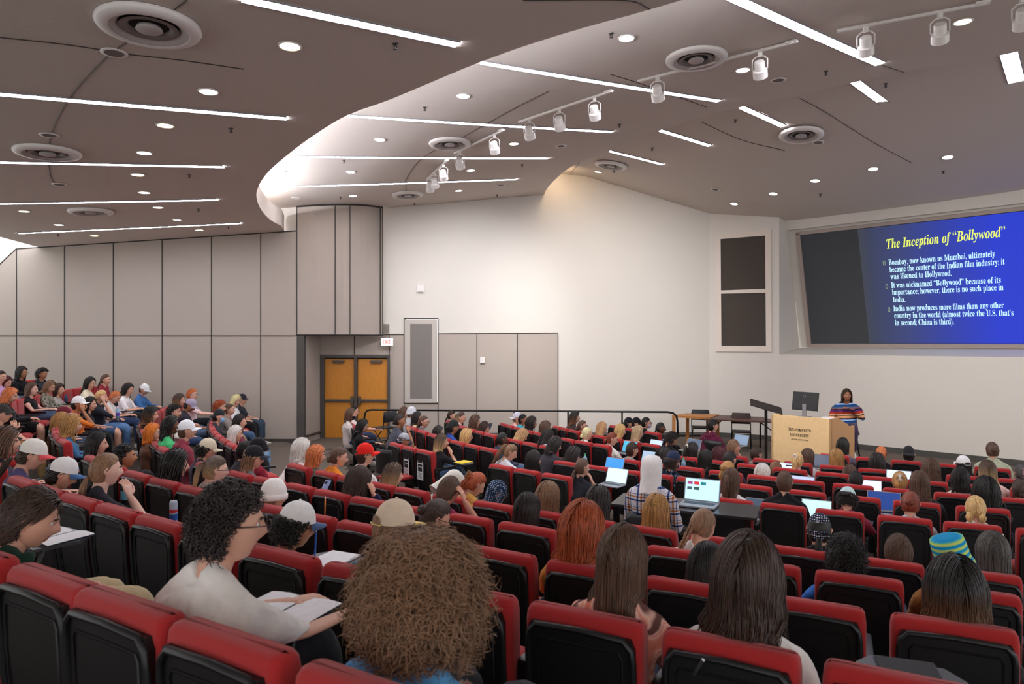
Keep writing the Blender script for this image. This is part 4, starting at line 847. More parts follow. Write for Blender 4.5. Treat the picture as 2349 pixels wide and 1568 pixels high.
def hair(kind, seed=1, n=260, L=.35, wid=.0075, vol=.012, wave=0.0, wf=9.0, mb=None, region=scalp_ok, k=12, tie=None, part=0.0):
    r = np.random.default_rng(seed); mb = cap_shell(1.035+(.65*vol/.1 if kind == 'fall' else 0), mb, test=region); D = fib(int(n*1.9)); D = D[[region(d) for d in D]]; D = D[r.permutation(len(D))[:n]]; D = D+r.normal(0, .02, D.shape); D /= np.linalg.norm(D, axis=1)[:, None]
    n = len(D); P = np.zeros((n, k, 3)); up = 1+vol/.1
    if kind == 'fall':     # lies on the skull, then hangs
        p = D.copy(); ends = L*(1+r.uniform(-.13, .08, n)); step = (L+.12)/(k-1); hang = np.zeros(n, bool); rad = up+r.uniform(0, .10, n); Pw = p*SK*rad[:, None]+SC0; P[:, 0] = Pw
        for i in range(1, k):
            side = np.where(np.abs(p[:, 0]-part) < .02, r.choice((-1, 1), n), np.sign(p[:, 0]-part)); g = np.c_[side*.9*np.clip(p[:, 2], 0, 1), -.75*np.clip(p[:, 2]+.3, 0, 1)-.1*(p[:, 1] > .4), -np.ones(n)]
            t = g-p*(g*p).sum(1)[:, None]; t /= np.linalg.norm(t, axis=1)[:, None]+1e-6; q = p+t*(step/.1)*.95; q /= np.linalg.norm(q, axis=1)[:, None]
            q = np.where(hang[:, None], p, q); newP = q*SK*rad[:, None]+SC0
            hp = P[:, i-1]+np.c_[np.zeros(n), np.zeros(n), -np.full(n, step)]
            inb = hp[:, 1] < .02; hp[:, 1] = np.where(inb & (hp[:, 2] < -.13), np.minimum(hp[:, 1], -.085-.02*r.random(n)), hp[:, 1]); hp[:, 0] *= 1+.015*r.uniform(-1, 1.6, n)
            P[:, i] = np.where(hang[:, None], hp, newP); hang |= q[:, 2] < -.12; p = q
        zend = .05-ends; lim = P[:, :, 2] < zend[:, None]; 
        for i in range(1, k): P[:, i] = np.where(lim[:, i][:, None], P[:, i-1]+(P[:, i]-P[:, i-1])*.04, P[:, i])
    elif kind == 'short':
        g = np.c_[r.normal(0, .4, n), -.5-r.random(n)*.3, np.full(n, -.7)]; nrm = D; t = g-nrm*(g*nrm).sum(1)[:, None]; t /= np.linalg.norm(t, axis=1)[:, None]
        for i in range(k): f = i/(k-1); p = D*SK*(1.02+(vol/.1)*math.sin(min(1, f*1.4)*1.57))[..., None]+SC0 if False else (D+t*f*L/.1)/np.linalg.norm(D+t*f*L/.1, axis=1)[:, None]; P[:, i] = p*SK*(1.02+(vol/.1)*(f**.6)*(1-.25*f)+r.uniform(0, .02, n)[:, None]*0)+SC0 if i else D*SK*1.0+SC0
    elif kind == 'tie':
        tie = np.array(tie); dT = (tie-SC0)/SK; dT /= np.linalg.norm(dT)
        for i in range(k):
            f = i/(k-1); p = D*(1-f)+dT*f; p /= np.linalg.norm(p, axis=1)[:, None]; P[:, i] = p*SK*(up+.02*np.sin(f*3.1)+r.uniform(-.01, .01, n)[:, None]*.5)+SC0
        P[:, -1] = tie+r.normal(0, .008, (n, 3))
    elif kind == 'coil':
        ph = r.uniform(0, 6.28, n); rr = wave; lj = r.uniform(.72, 1.12, n)*(1+.12*np.array([noise.noise(Vector(d)*3) for d in D.tolist()])*2); lj2 = r.uniform(.7, 1.3, n)
        for i in range(k):
            f = i/(k-1); droop = np.c_[np.zeros(n), np.zeros(n), -np.full(n, .3*L*f*f)]; p = D*(SK*1.02+f*L*lj[:, None]*np.array((1, 1, .68 if L > .09 else 1))); a = ph+f*wf*lj2
            L_i = 1; e1 = np.cross(D, (0, 0, 1.)); e1 /= np.linalg.norm(e1, axis=1)[:, None]+1e-6; e2 = np.cross(D, e1); P[:, i] = p+SC0+droop+(e1*np.cos(a)[:, None]+e2*np.sin(a)[:, None])*rr*min(1, f*3)
    if wave and kind == 'fall':
        f = np.linspace(0, 1, k)[None]; ph = r.uniform(0, 6.28, (n, 1)); amp = wave*np.clip(f*1.8-.25, 0, 1); P[:, :, 0] += amp*np.sin(ph+f*wf); P[:, :, 1] += amp*.8*np.cos(ph*1.3+f*wf)
    w_ = wid*r.uniform(.7, 1.3, n); V, Q = locks(P, w_, 4, .45); mb.add(V, [Q]); return mb
def bundle(mb, root, L, rad, n, wid, wave=0.0, wf=9, seed=3, k=12, back=.05, drop=1.0):
    r = np.random.default_rng(seed); P = np.zeros((n, k, 3)); o = r.normal(0, 1, (n, 2)); o /= np.maximum(1, np.linalg.norm(o, axis=1))[:, None]; ph = r.uniform(0, 6.28, n); ln = L*r.uniform(.8, 1.05, n)
    for i in range(k):
        f = i/(k-1); s = min(1, .35+f*2.2)*(1-.55*max(0, f-.55)/.45); arc = back*(1-math.exp(-f*7)); P[:, i, 0] = root[0]+o[:, 0]*rad*s+wave*f*np.sin(ph+f*wf); P[:, i, 1] = root[1]-arc+o[:, 1]*rad*s*.8+wave*.7*f*np.cos(ph*1.4+f*wf); P[:, i, 2] = root[2]+.02*math.sin(min(1, f*5)*3.1)-f*ln*drop
    V, Q = locks(P, wid*r.uniform(.7, 1.3, n), 4, .5); mb.add(V, [Q]); return mb
def bun(mb, c, r_, seed=5, n=26, wid=.009):
    r = np.random.default_rng(seed); mb.ell(c, (r_*.8, r_*.8, r_*.8), 12)
    for i in range(n):
        ax = r.normal(0, 1, 3); ax /= np.linalg.norm(ax); a = np.cross(ax, r.normal(0, 1, 3)); a /= np.linalg.norm(a); b = np.cross(ax, a); t = np.linspace(0, r.uniform(2.5, 5), 12); P = np.array(c)+r_*r.uniform(.82, 1.05)*(np.cos(t)[:, None]*a+np.sin(t)[:, None]*b)*np.array((1, .85, .9)); mb.tube(P, wid, 4)
    return mb
def _h(name, mb, smooth=True): V, Fs, mi = mb.arrays(); return np_mesh('hair', V, Fs, [None], mi, smooth)
_hm = {}
def under(d): return d[2] < .28 and scalp_ok(d)     # what shows under a cap
def hair_mesh(t, hi):
    key = (t, hi)
    if key in _hm: return _hm[key]
    N = 1500 if hi else 300; w_ = .0034 if hi else .0075; nb = 260 if hi else 70; s = sum(map(ord, t)); a = dict(seed=s, n=N, wid=w_)
    if t == 'long': mb = hair('fall', L=.38, vol=.024, wave=.004, **a)
    elif t == 'long2': mb = hair('fall', L=.33, vol=.02, wave=.006, part=.25, wf=6, **a)
    elif t == 'xlong': mb = hair('fall', L=.46, vol=.02, wave=.005, part=-.2, **a)
    elif t == 'wavy': mb = hair('fall', L=.38, vol=.036, wave=.018, wf=13, k=18, **a)
    elif t == 'bigwavy': mb = hair('fall', L=.42, vol=.06, wave=.028, wf=15, k=22, part=.1, **a)
    elif t == 'curlylong': mb = hair('fall', L=.32, vol=.035, wave=.017, wf=26, k=26, **a)
    elif t == 'bob': mb = hair('fall', L=.20, vol=.02, wave=.004, part=-.15, **a)
    elif t == 'bob2': mb = hair('fall', L=.24, vol=.025, wave=.012, wf=11, k=14, **a)
    elif t == 'short': mb = hair('short', L=.05, vol=.010, k=6, seed=s, n=int(N*1.3), wid=w_*.8)
    elif t == 'mop': mb = hair('short', L=.085, vol=.026, k=8, seed=s, n=int(N*1.4), wid=w_)
    elif t == 'buzz': mb = hair('short', L=.02, vol=.002, k=4, seed=s, n=int(N*1.2), wid=w_*.7)
    elif t == 'curly': mb = hair('coil', L=.035, wave=.010, wf=8, k=9, seed=s, n=int(N*.75), wid=w_*1.15)
    elif t == 'curly2': mb = hair('coil', L=.055, wave=.013, wf=9, k=11, seed=s, n=int(N*.8), wid=w_*1.1)
    elif t == 'afro': mb = hair('coil', L=.105, wave=.016, wf=15, k=16, seed=s, n=int(N*2.4), wid=w_*.8, region=lambda d: d[1] < .55 and d[2] > -.8 or d[2] > .45)
    elif t in ('pony', 'ponylow', 'ponywavy', 'halfup'):
        tie = {'pony': (0, -.098, .06), 'ponylow': (0, -.088, -.045), 'ponywavy': (0, -.09, .08), 'halfup': (0, -.095, .06)}[t]
        if t == 'halfup': mb = hair('fall', L=.34, vol=.02, wave=.006, **a); bundle(mb, (0, -.11, .075), .30, .03, nb, w_, .004)
        else:
            mb = hair('tie', tie=tie, vol=.008, **a); bundle(mb, (tie[0], tie[1]-.01, tie[2]), .34 if t == 'ponywavy' else .26, .038 if t == 'ponywavy' else .026, nb*2, w_, .02 if t == 'ponywavy' else .004, 16, back=.045, k=18); mb.ell((tie[0], tie[1]-.012, tie[2]), (.017, .012, .017), 10)
    elif t in ('bun', 'bunlow', 'bunhigh', 'messybun', 'clip'):
        c = {'bun': (0, -.12, .02), 'bunlow': (0, -.11, -.05), 'bunhigh': (0, -.085, .10), 'messybun': (0, -.118, .045), 'clip': (0, -.11, .035)}[t]; mb = hair('tie', tie=(c[0], c[1]+.02, c[2]), vol=.012 if t != 'bunlow' else .006, **a); bun(mb, c, {'bun': .036, 'bunlow': .034, 'bunhigh': .04, 'messybun': .046, 'clip': .045}[t], s, 60 if hi else 26, w_*1.2)
        if t in ('clip', 'messybun'): bundle(mb, (0, -.115, 0), .14, .05, nb//2, w_, .01, back=.0)
    elif t == 'braid':
        mb = hair('tie', tie=(-.02, -.09, -.03), vol=.01, **a); tt = np.linspace(0, 1, 60)
        for q in range(3):
            ph = q*2.094; mb.tube(np.c_[-.03-.05*tt+.014*np.sin(tt*26+ph), -.10-.015*tt+.008*np.cos(tt*52+2*ph), -.03-.27*tt], .0125*(1-.45*tt), 7)
        bundle(mb, (-.08, -.115, -.29), .06, .012, 30, w_, .001, back=0)
    elif t == 'pigtails':
        mb = hair('tie', tie=(-.045, -.075, -.06), region=lambda d: scalp_ok(d) and d[0] < .02, vol=.012, **a); mb = hair('tie', tie=(.045, -.075, -.06), region=lambda d: scalp_ok(d) and d[0] > -.02, vol=.012, mb=mb, **dict(a, seed=s+1))
        for sx_ in (-1, 1): bundle(mb, (sx_*.055, -.085, -.06), .08, .028, nb, w_, .006, back=.01)
    elif t == 'boxbraids': mb = hair('fall', L=.46, vol=.025, wave=.006, wf=5, k=16, seed=s, n=130, wid=.0075)
    elif t == 'cornrows': mb = hair('tie', tie=(0, -.10, -.04), vol=.006, seed=s, n=90, wid=.008); bundle(mb, (0, -.10, -.05), .12, .02, 20, .006, .002, back=.01)
    elif t == 'undercap': mb = hair('short', L=.06, vol=.012, k=6, seed=s, n=N, wid=w_, region=under)
    elif t == 'undercurl': mb = hair('coil', L=.045, wave=.011, wf=9, k=10, seed=s, n=int(N*.7), wid=w_*1.1, region=under)
    elif t == 'underlong': mb = hair('fall', L=.28, vol=.012, wave=.012, wf=11, region=under, **a)
    elif t == 'underpony': mb = hair('tie', tie=(0, -.09, -.06), vol=.006, region=under, **a); bundle(mb, (0, -.10, -.06), .2, .025, nb, w_, .01)
    elif t == 'hoodless': return None
    _hm[key] = _h(t, mb); return _hm[key]
def hair_mat(c1, c2=None, rough=.42):
    key = 'hair_'+c1.strip('#')+(c2 or '').strip('#')
    if key in MATS: return MATS[key]
    m = bpy.data.materials.new(key); m.use_nodes = True; nt = m.node_tree; b = nt.nodes['Principled BSDF']; tc = nt.nodes.new('ShaderNodeTexCoord')
    mp = nt.nodes.new('ShaderNodeMapping'); mp.inputs['Scale'].default_value = (60, 60, 5); nt.links.new(tc.outputs['Object'], mp.inputs[0]); n = nt.nodes.new('ShaderNodeTexNoise'); n.inputs['Scale'].default_value = 1.6; n.inputs['Detail'].default_value = 3; nt.links.new(mp.outputs[0], n.inputs['Vector'])
    cr = nt.nodes.new('ShaderNodeValToRGB'); a = np.array(lin(c1))*(1.0 if sum(lin(c1)[:3]) < .06 else 1.35); cr.color_ramp.elements[0].position = .3; cr.color_ramp.elements[1].position = .7; cr.color_ramp.elements[0].color = tuple(a[:3]*.55)+(1,); cr.color_ramp.elements[1].color = tuple(np.minimum(1, a[:3]*1.5))+(1,); nt.links.new(n.outputs[0], cr.inputs[0]); out = cr.outputs[0]
    if c2:   # dyed lengths: colour of the lower part differs
        sx_ = nt.nodes.new('ShaderNodeSeparateXYZ'); nt.links.new(tc.outputs['Object'], sx_.inputs[0]); mr_ = nt.nodes.new('ShaderNodeMapRange'); mr_.inputs[1].default_value = -.12; mr_.inputs[2].default_value = .07; nt.links.new(sx_.outputs[2], mr_.inputs[0])
        mx = nt.nodes.new('ShaderNodeMix'); mx.data_type = 'RGBA'; nt.links.new(mr_.outputs[0], mx.inputs[0]); mx.inputs[6].default_value = lin(c2); nt.links.new(out, mx.inputs[7]); out = mx.outputs[2]
    nt.links.new(out, b.inputs['Base Color']); b.inputs['Roughness'].default_value = rough; b.inputs['Specular IOR Level'].default_value = .5; MATS[key] = m; return m
HC_ = {'black': ('#15110f',), 'black2': ('#241c19',), 'dkbrown': ('#33231a',), 'brown': ('#4f382a',), 'ltbrown': ('#765840',), 'auburn': ('#6b2c17',), 'red': ('#93431f',), 'orange': ('#c8681f',), 'copper': ('#b8693c',), 'honey': ('#9a7240',), 'blond': ('#bd9a66',), 'ltblond': ('#d5bb8c',), 'plat': ('#e6dbc6',), 'ashblond': ('#a58d6d',), 'wine': ('#43151a',), 'grey': ('#474340',), 'ombre': ('#3c2a20', '#a9764a'), 'ombreblk': ('#171311', '#6e4a2c'), 'ombreblond': ('#4a382b', '#c4a477'), 'streak': ('#a8835c', '#d3b07c')}
# ---------------------------------------------------------------- headgear
def dome(sc, ztop=1.0, cut=.18, seg=36, pinch=0, brimcut=None, rise=0):
    th = np.linspace(0, 2*np.pi, seg, endpoint=False); L = []
    for i, a in enumerate(np.linspace(math.asin(cut), np.pi/2*.985, 12)):
        L.append([(SK[0]*sc*math.sin(t)*math.cos(a)**.8, SC0[1]+SK[1]*sc*math.cos(t)*math.cos(a)**.8, SC0[2]+SK[2]*(sc+rise)*math.sin(a)) for t in th])
    return L
def cap_parts():
    R = {}
    mb = MB(); mb.rings(dome(1.10, cut=.12, rise=.03), cap=False); mb.ell((0, SC0[1], SC0[2]+SK[2]*1.165), (.008, .008, .005), 8); V, Fs, mi = mb.arrays()
    R['cap'] = np_mesh('cap', V, Fs, [None]); 
    mb = MB(); L = []
    for f in np.linspace(0, 1, 8):
        row = []; 
        for a in np.linspace(-1.12, 1.12, 17): row.append((SK[0]*1.12*math.sin(a)*(1+.02*f), SC0[1]+SK[1]*1.12*math.cos(a)+f*.072*math.cos(a*1.25)**.8 if abs(a) < 1.25 else 0, .022-.014*f-.018*(abs(a)/1.12)**2*(f+.3)))
        L.append(row)
    A = np.array(L); n1, n2, _ = A.shape; i = np.arange(n1-1)[:, None]*n2; j = np.arange(n2-1)[None]; Q = np.stack([i+j, i+j+1, i+n2+j+1, i+n2+j], -1).reshape(-1, 4); V = A.reshape(-1, 3); mb.add(np.vstack([V, V-np.array((0, 0, .005))]), [np.vstack([Q[:, ::-1], Q+len(V)])]); V, Fs, mi = mb.arrays(); R['cap_brim'] = np_mesh('cap_brim', V, Fs, [None])
    # opening and strap opposite the brim
    mb = MB(); P = [(SK[0]*1.145*math.sin(a), SC0[1]-SK[1]*1.145*math.cos(a), .022) for a in np.linspace(-.5, .5, 9)]; T_ = [(SK[0]*1.15*math.sin(a)*.97, SC0[1]-SK[1]*1.15*math.cos(a)*.985, .022+.042*math.sqrt(max(0, 1-(a/.5)**2))) for a in np.linspace(-.5, .5, 9)]
    mb.add(P+T_, [np.array([(k_, k_+1, k_+10, k_+9) for k_ in range(8)])]); V, Fs, mi = mb.arrays(); R['cap_opening'] = np_mesh('cap_opening', V, Fs, [None])
    mb = MB(); mb.tube([(p[0]*1.01, p[1]*1.02, .020) for p in P], .008, 5, flat=.4); V, Fs, mi = mb.arrays(); R['cap_strap'] = np_mesh('cap_strap', V, Fs, [None])
    mb = MB(); L = dome(1.15, cut=-.12, rise=.12); L2 = [[(x*1.07, SC0[1]+(y-SC0[1])*1.07, z) for x, y, z in L[0]]]
    prof = [(1.17, -.16), (1.22, -.14), (1.22, .22), (1.17, .24)]
    mb.rings(L); th = np.linspace(0, 2*np.pi, 36, endpoint=False)
    mb.rings([[(SK[0]*s_*math.sin(t), SC0[1]+SK[1]*s_*math.cos(t), SK[2]*z_) for t in th] for s_, z_ in prof], cap=False); V, Fs, mi = mb.arrays(); R['beanie'] = np_mesh('beanie', V, Fs, [None])
    mb = MB(); L = []
    for s_, z_ in ((1.0, 1.2), (1.14, 1.08), (1.2, .8), (1.22, .4), (1.24, .1), (1.42, -.28)): L.append([(SK[0]*s_*(.6 if z_ > 1.15 else 1)*math.sin(t), SC0[1]+SK[1]*s_*(.6 if z_ > 1.15 else 1)*math.cos(t), SK[2]*z_) for t in th])
    mb.rings(L[::-1]); V, Fs, mi = mb.arrays(); R['bucket'] = np_mesh('bucket_hat', V, Fs, [None])
    mb = MB(); L = dome(1.09, cut=-.05); L = [[(x, y, z+(.045 if y > 0 else -.03)*(i == 0)) for x, y, z in r_] if i == 0 else r_ for i, r_ in enumerate(L)]; mb.rings(L, cap=False)
    mb.add([(-.05, -.108, 0), (.05, -.108, 0), (.012, -.125, -.10), (-.012, -.125, -.10)], [np.array([(0, 1, 2, 3)])]); mb.tube([(-.06, -.09, -.0), (0, -.118, -.01), (.06, -.09, -.0)], .012, 6); V, Fs, mi = mb.arrays(); R['bandana'] = np_mesh('head_scarf', V, Fs, [None])
    # scarf covering to the neck
    mb = MB(); L = dome(1.10, cut=-.1); mb.rings(L, cap=False); L = []
    for z_, s_, dy in ((.0, 1.10, 0), (-.05, 1.06, -.005), (-.1, .98, -.015), (-.15, 1.0, -.02), (-.19, 1.1, -.02)): L.append([(SK[0]*s_*math.sin(t), SC0[1]+dy+SK[1]*s_*math.cos(t), z_) for t in np.linspace(1.0, 2*np.pi-1.0, 30)])
    A = np.array(L); n1, n2, _ = A.shape; i = np.arange(n1-1)[:, None]*n2; j = np.arange(n2-1)[None]; mb.add(A.reshape(-1, 3), [np.stack([i+j, i+n2+j, i+n2+j+1, i+j+1], -1).reshape(-1, 4)]); V, Fs, mi = mb.arrays(); R['scarf'] = np_mesh('head_scarf', V, Fs, [None])
    # raised hood
    mb = MB(); r = []
    for z_, s_, dy, gap in ((-.22, 1.35, -.03, .5), (-.17, 1.25, -.03, .6), (-.1, 1.22, -.02, .75), (0, 1.3, -.012, .75), (.05, 1.28, -.01, .7), (.09, 1.12, -.01, .5), (.122, .80, -.01, .3), (.137, .3, -.01, .1)): r.append([(SK[0]*s_*math.sin(t), SC0[1]+dy+SK[1]*s_*math.cos(t), z_) for t in np.linspace(gap, 2*np.pi-gap, 34)])
    A = np.array(r); A += np.array([[noise.noise(Vector(p)*14)*.006]*3 for p in A.reshape(-1, 3)]).reshape(A.shape); n1, n2, _ = A.shape; i = np.arange(n1-1)[:, None]*n2; j = np.arange(n2-1)[None]; mb.add(A.reshape(-1, 3), [np.stack([i+j, i+n2+j, i+n2+j+1, i+j+1], -1).reshape(-1, 4)]); V, Fs, mi = mb.arrays(); R['hood'] = np_mesh('hood', V, Fs, [None])
    # hood lying on the back
    mb = MB(); P = [(.10*math.sin(a), -.045-.085*math.cos(a), -.165-.035*math.cos(a)) for a in np.linspace(-2.2, 2.2, 15)]; mb.tube(P, [.018]+[.03]*2+[.038]*9+[.03]*2+[.018], 10, up=(0, 0, 1)); mb.ell((0, -.115, -.235), (.085, .035, .07), 14); V, Fs, mi = mb.arrays(); R['hood_down'] = np_mesh('hood', V, Fs, [None])
    mb = MB()
    for s_ in (-1, 1): mb.tube([(s_*.034+.024*math.cos(t), .112+.0*math.sin(t), .010+.020*math.sin(t)) for t in np.linspace(0, 2*np.pi, 14)], .0022, 4); mb.tube([(s_*.058, .110, .015), (s_*.080, .05, .014), (s_*.084, -.01, .012)], .0022, 4)
    mb.tube([(-.010, .114, .014), (.010, .114, .014)], .0022, 4); V, Fs, mi = mb.arrays(); R['glasses'] = np_mesh('glasses', V, Fs, [mat('glasses_frame', '#2a211c', .3)])
    mb = MB(); L = []
    for z_, s_, f_ in ((-.015, .98, .0), (-.035, 1.04, .012), (-.06, 1.02, .016), (-.09, .9, .012), (-.105, .75, .0)): L.append([(SK[0]*s_*.98*math.sin(t), .0+(SK[1]+f_)*s_*math.cos(t), z_) for t in np.linspace(-1.15, 1.15, 15)])
    A = np.array(L); n1, n2, _ = A.shape; i = np.arange(n1-1)[:, None]*n2; j = np.arange(n2-1)[None]; mb.add(A.reshape(-1, 3), [np.stack([i+j, i+j+1, i+n2+j+1, i+n2+j], -1).reshape(-1, 4)]); V, Fs, mi = mb.arrays(); R['mask'] = np_mesh('face_mask', V, Fs, [None])
    mb = MB(); th = np.linspace(0, 6.28, 16); mb.tube([(.052*math.cos(t), -.088+.02*math.sin(t*1), -.10+.01*math.sin(t)) for t in th], .004, 4); V, Fs, mi = mb.arrays()
    mb = MB(); mb.tube([(s_, -.02+.0*s_, .1) for s_ in (0, .01)], .01, 5)
    R['headband'] = np_mesh('headband', *(lambda a: (a[0], a[1]))(MB().tube([(SK[0]*1.12*math.sin(t), .01, SK[2]*1.12*math.cos(t)) for t in np.linspace(-1.5, 1.5, 15)], .009, 6).arrays()[:2]), [None])
    # scrunchie / hair clip
    mb = MB()
    for t in np.linspace(0, 6.28, 14, endpoint=False): mb.ell((.024*math.cos(t), -.125, .075+.024*math.sin(t)), (.013, .013, .013), 7)
    V, Fs, mi = mb.arrays(); R['scrunchie'] = np_mesh('scrunchie', V, Fs, [None])
    mb = MB(); mb.box((0, -.16, .04), (.012, .012, .085), bevel=.004)
    for z_ in np.linspace(0, .08, 6): mb.tube([(-.03, -.135, z_), (0, -.158, z_), (.03, -.135, z_)], .004, 4)
    V, Fs, mi = mb.arrays(); R['claw'] = np_mesh('hair_clip', V, Fs, [None])
    return R
GEAR = cap_parts()
def cloth(c, rough=.9, kind='plain', c2=None, c3=None):
    key = 'cloth_'+kind+c.strip('#')+(c2 or '').strip('#')
    if key in MATS: return MATS[key]
    if kind == 'plain': return mat(key, c, rough, .15, var=.05, vscale=30, bump=.12, bscale=300, sheen=.1)
    m = bpy.data.materials.new(key); m.use_nodes = True; nt = m.node_tree; b = nt.nodes['Principled BSDF']; b.inputs['Roughness'].default_value = rough; b.inputs['Specular IOR Level'].default_value = .15
    tc = nt.nodes.new('ShaderNodeTexCoord'); sp_ = nt.nodes.new('ShaderNodeSeparateXYZ'); nt.links.new(tc.outputs['Object'], sp_.inputs[0])
    def mathn(op, a, b_=None):
        n = nt.nodes.new('ShaderNodeMath'); n.operation = op
        for i, v in enumerate((a, b_)):
            if v is None: continue
            if isinstance(v, (int, float)): n.inputs[i].default_value = v
            else: nt.links.new(v, n.inputs[i])
        return n.outputs[0]
    def ramp(f, stops, interp='CONSTANT'):
        r = nt.nodes.new('ShaderNodeValToRGB'); r.color_ramp.interpolation = interp; nt.links.new(f, r.inputs[0]); el = r.color_ramp.elements
        while len(el) < len(stops): el.new(.5)
        for e, (p, c_) in zip(el, stops): e.position = p; e.color = lin(c_)
        return r.outputs[0]
    X, Y_, Z_ = sp_.outputs
    def mix(a, b_, f=.5, mode='MULTIPLY'):
        n = nt.nodes.new('ShaderNodeMix'); n.data_type = 'RGBA'; n.blend_type = mode; n.inputs[0].default_value = f; nt.links.new(a, n.inputs[6]); nt.links.new(b_, n.inputs[7]); return n.outputs[2]
    if kind == 'plaid':
        S1 = [(0, c), (.22, c2), (.34, c), (.5, c3 or c2), (.60, c), (.72, c2), (.76, c)]; fx = mathn('FRACT', mathn('MULTIPLY', X, 7.0)); fz = mathn('FRACT', mathn('MULTIPLY', Z_, 8.0)); out = mix(ramp(fx, S1), ramp(fz, S1), 1.0)
    elif kind == 'stripes':
        fz = mathn('FRACT', mathn('MULTIPLY', mathn('ADD', Z_, mathn('MULTIPLY', X, .08)), 3.1)); out = ramp(fz, [(0, '#1d3f77'), (.10, '#9ec3ef'), (.18, '#3a2a35'), (.27, '#e8a878'), (.42, '#2a2118'), (.48, '#d8b08a'), (.55, '#a83828'), (.68, '#5a2d6e'), (.76, '#2a2233'), (.84, '#7a5560'), (.93, '#27557d')])
    elif kind in ('dots', 'crochet', 'marble', 'camo'):
        n = nt.nodes.new('ShaderNodeTexVoronoi' if kind == 'dots' else 'ShaderNodeTexWave' if kind in ('crochet', 'marble') else 'ShaderNodeTexNoise'); nt.links.new(tc.outputs['Object'], n.inputs['Vector'])
        if kind == 'dots': n.inputs['Scale'].default_value = 60; n.inputs['Randomness'].default_value = .25; out = ramp(n.outputs[0], [(0, c2), (.24, c2), (.34, c)] if not c3 else [(0, c), (.22, c2), (.42, c)])
        elif kind == 'crochet': n.bands_direction = 'Z'; n.inputs['Scale'].default_value = 9; n.inputs['Distortion'].default_value = 1.2; n.inputs['Detail Scale'].default_value = 30; n.inputs['Detail'].default_value = 2; out = ramp(n.outputs[0], [(0, '#1b8fc9'), (.35, '#2aa7d6'), (.5, '#3bc4c0'), (.68, '#b9d65e'), (.9, '#cfe07a')], 'LINEAR')
        elif kind == 'marble': n.inputs['Scale'].default_value = 3.0; n.inputs['Distortion'].default_value = 14; n.inputs['Detail Scale'].default_value = 1.2; out = ramp(n.outputs[0], [(0, '#e08872'), (.35, '#eda08c'), (.5, '#f6d2c8'), (.6, '#e58f78'), (.8, '#efc0b2'), (.93, '#6d4a44')], 'LINEAR')
        else: n.inputs['Scale'].default_value = 14; out = ramp(n.outputs[0], [(0, '#6d6a5c'), (.45, '#8f8b7c'), (.52, '#a7a294'), (.62, '#5a584d')])
    nt.links.new(out, b.inputs['Base Color']); MATS[key] = m; return m
PANTS = ['#20232b', '#3c5270', '#1a1a1c', '#5b6f8c', '#2c2c30', '#8a7a62', '#35476a']
PEOPLE = []
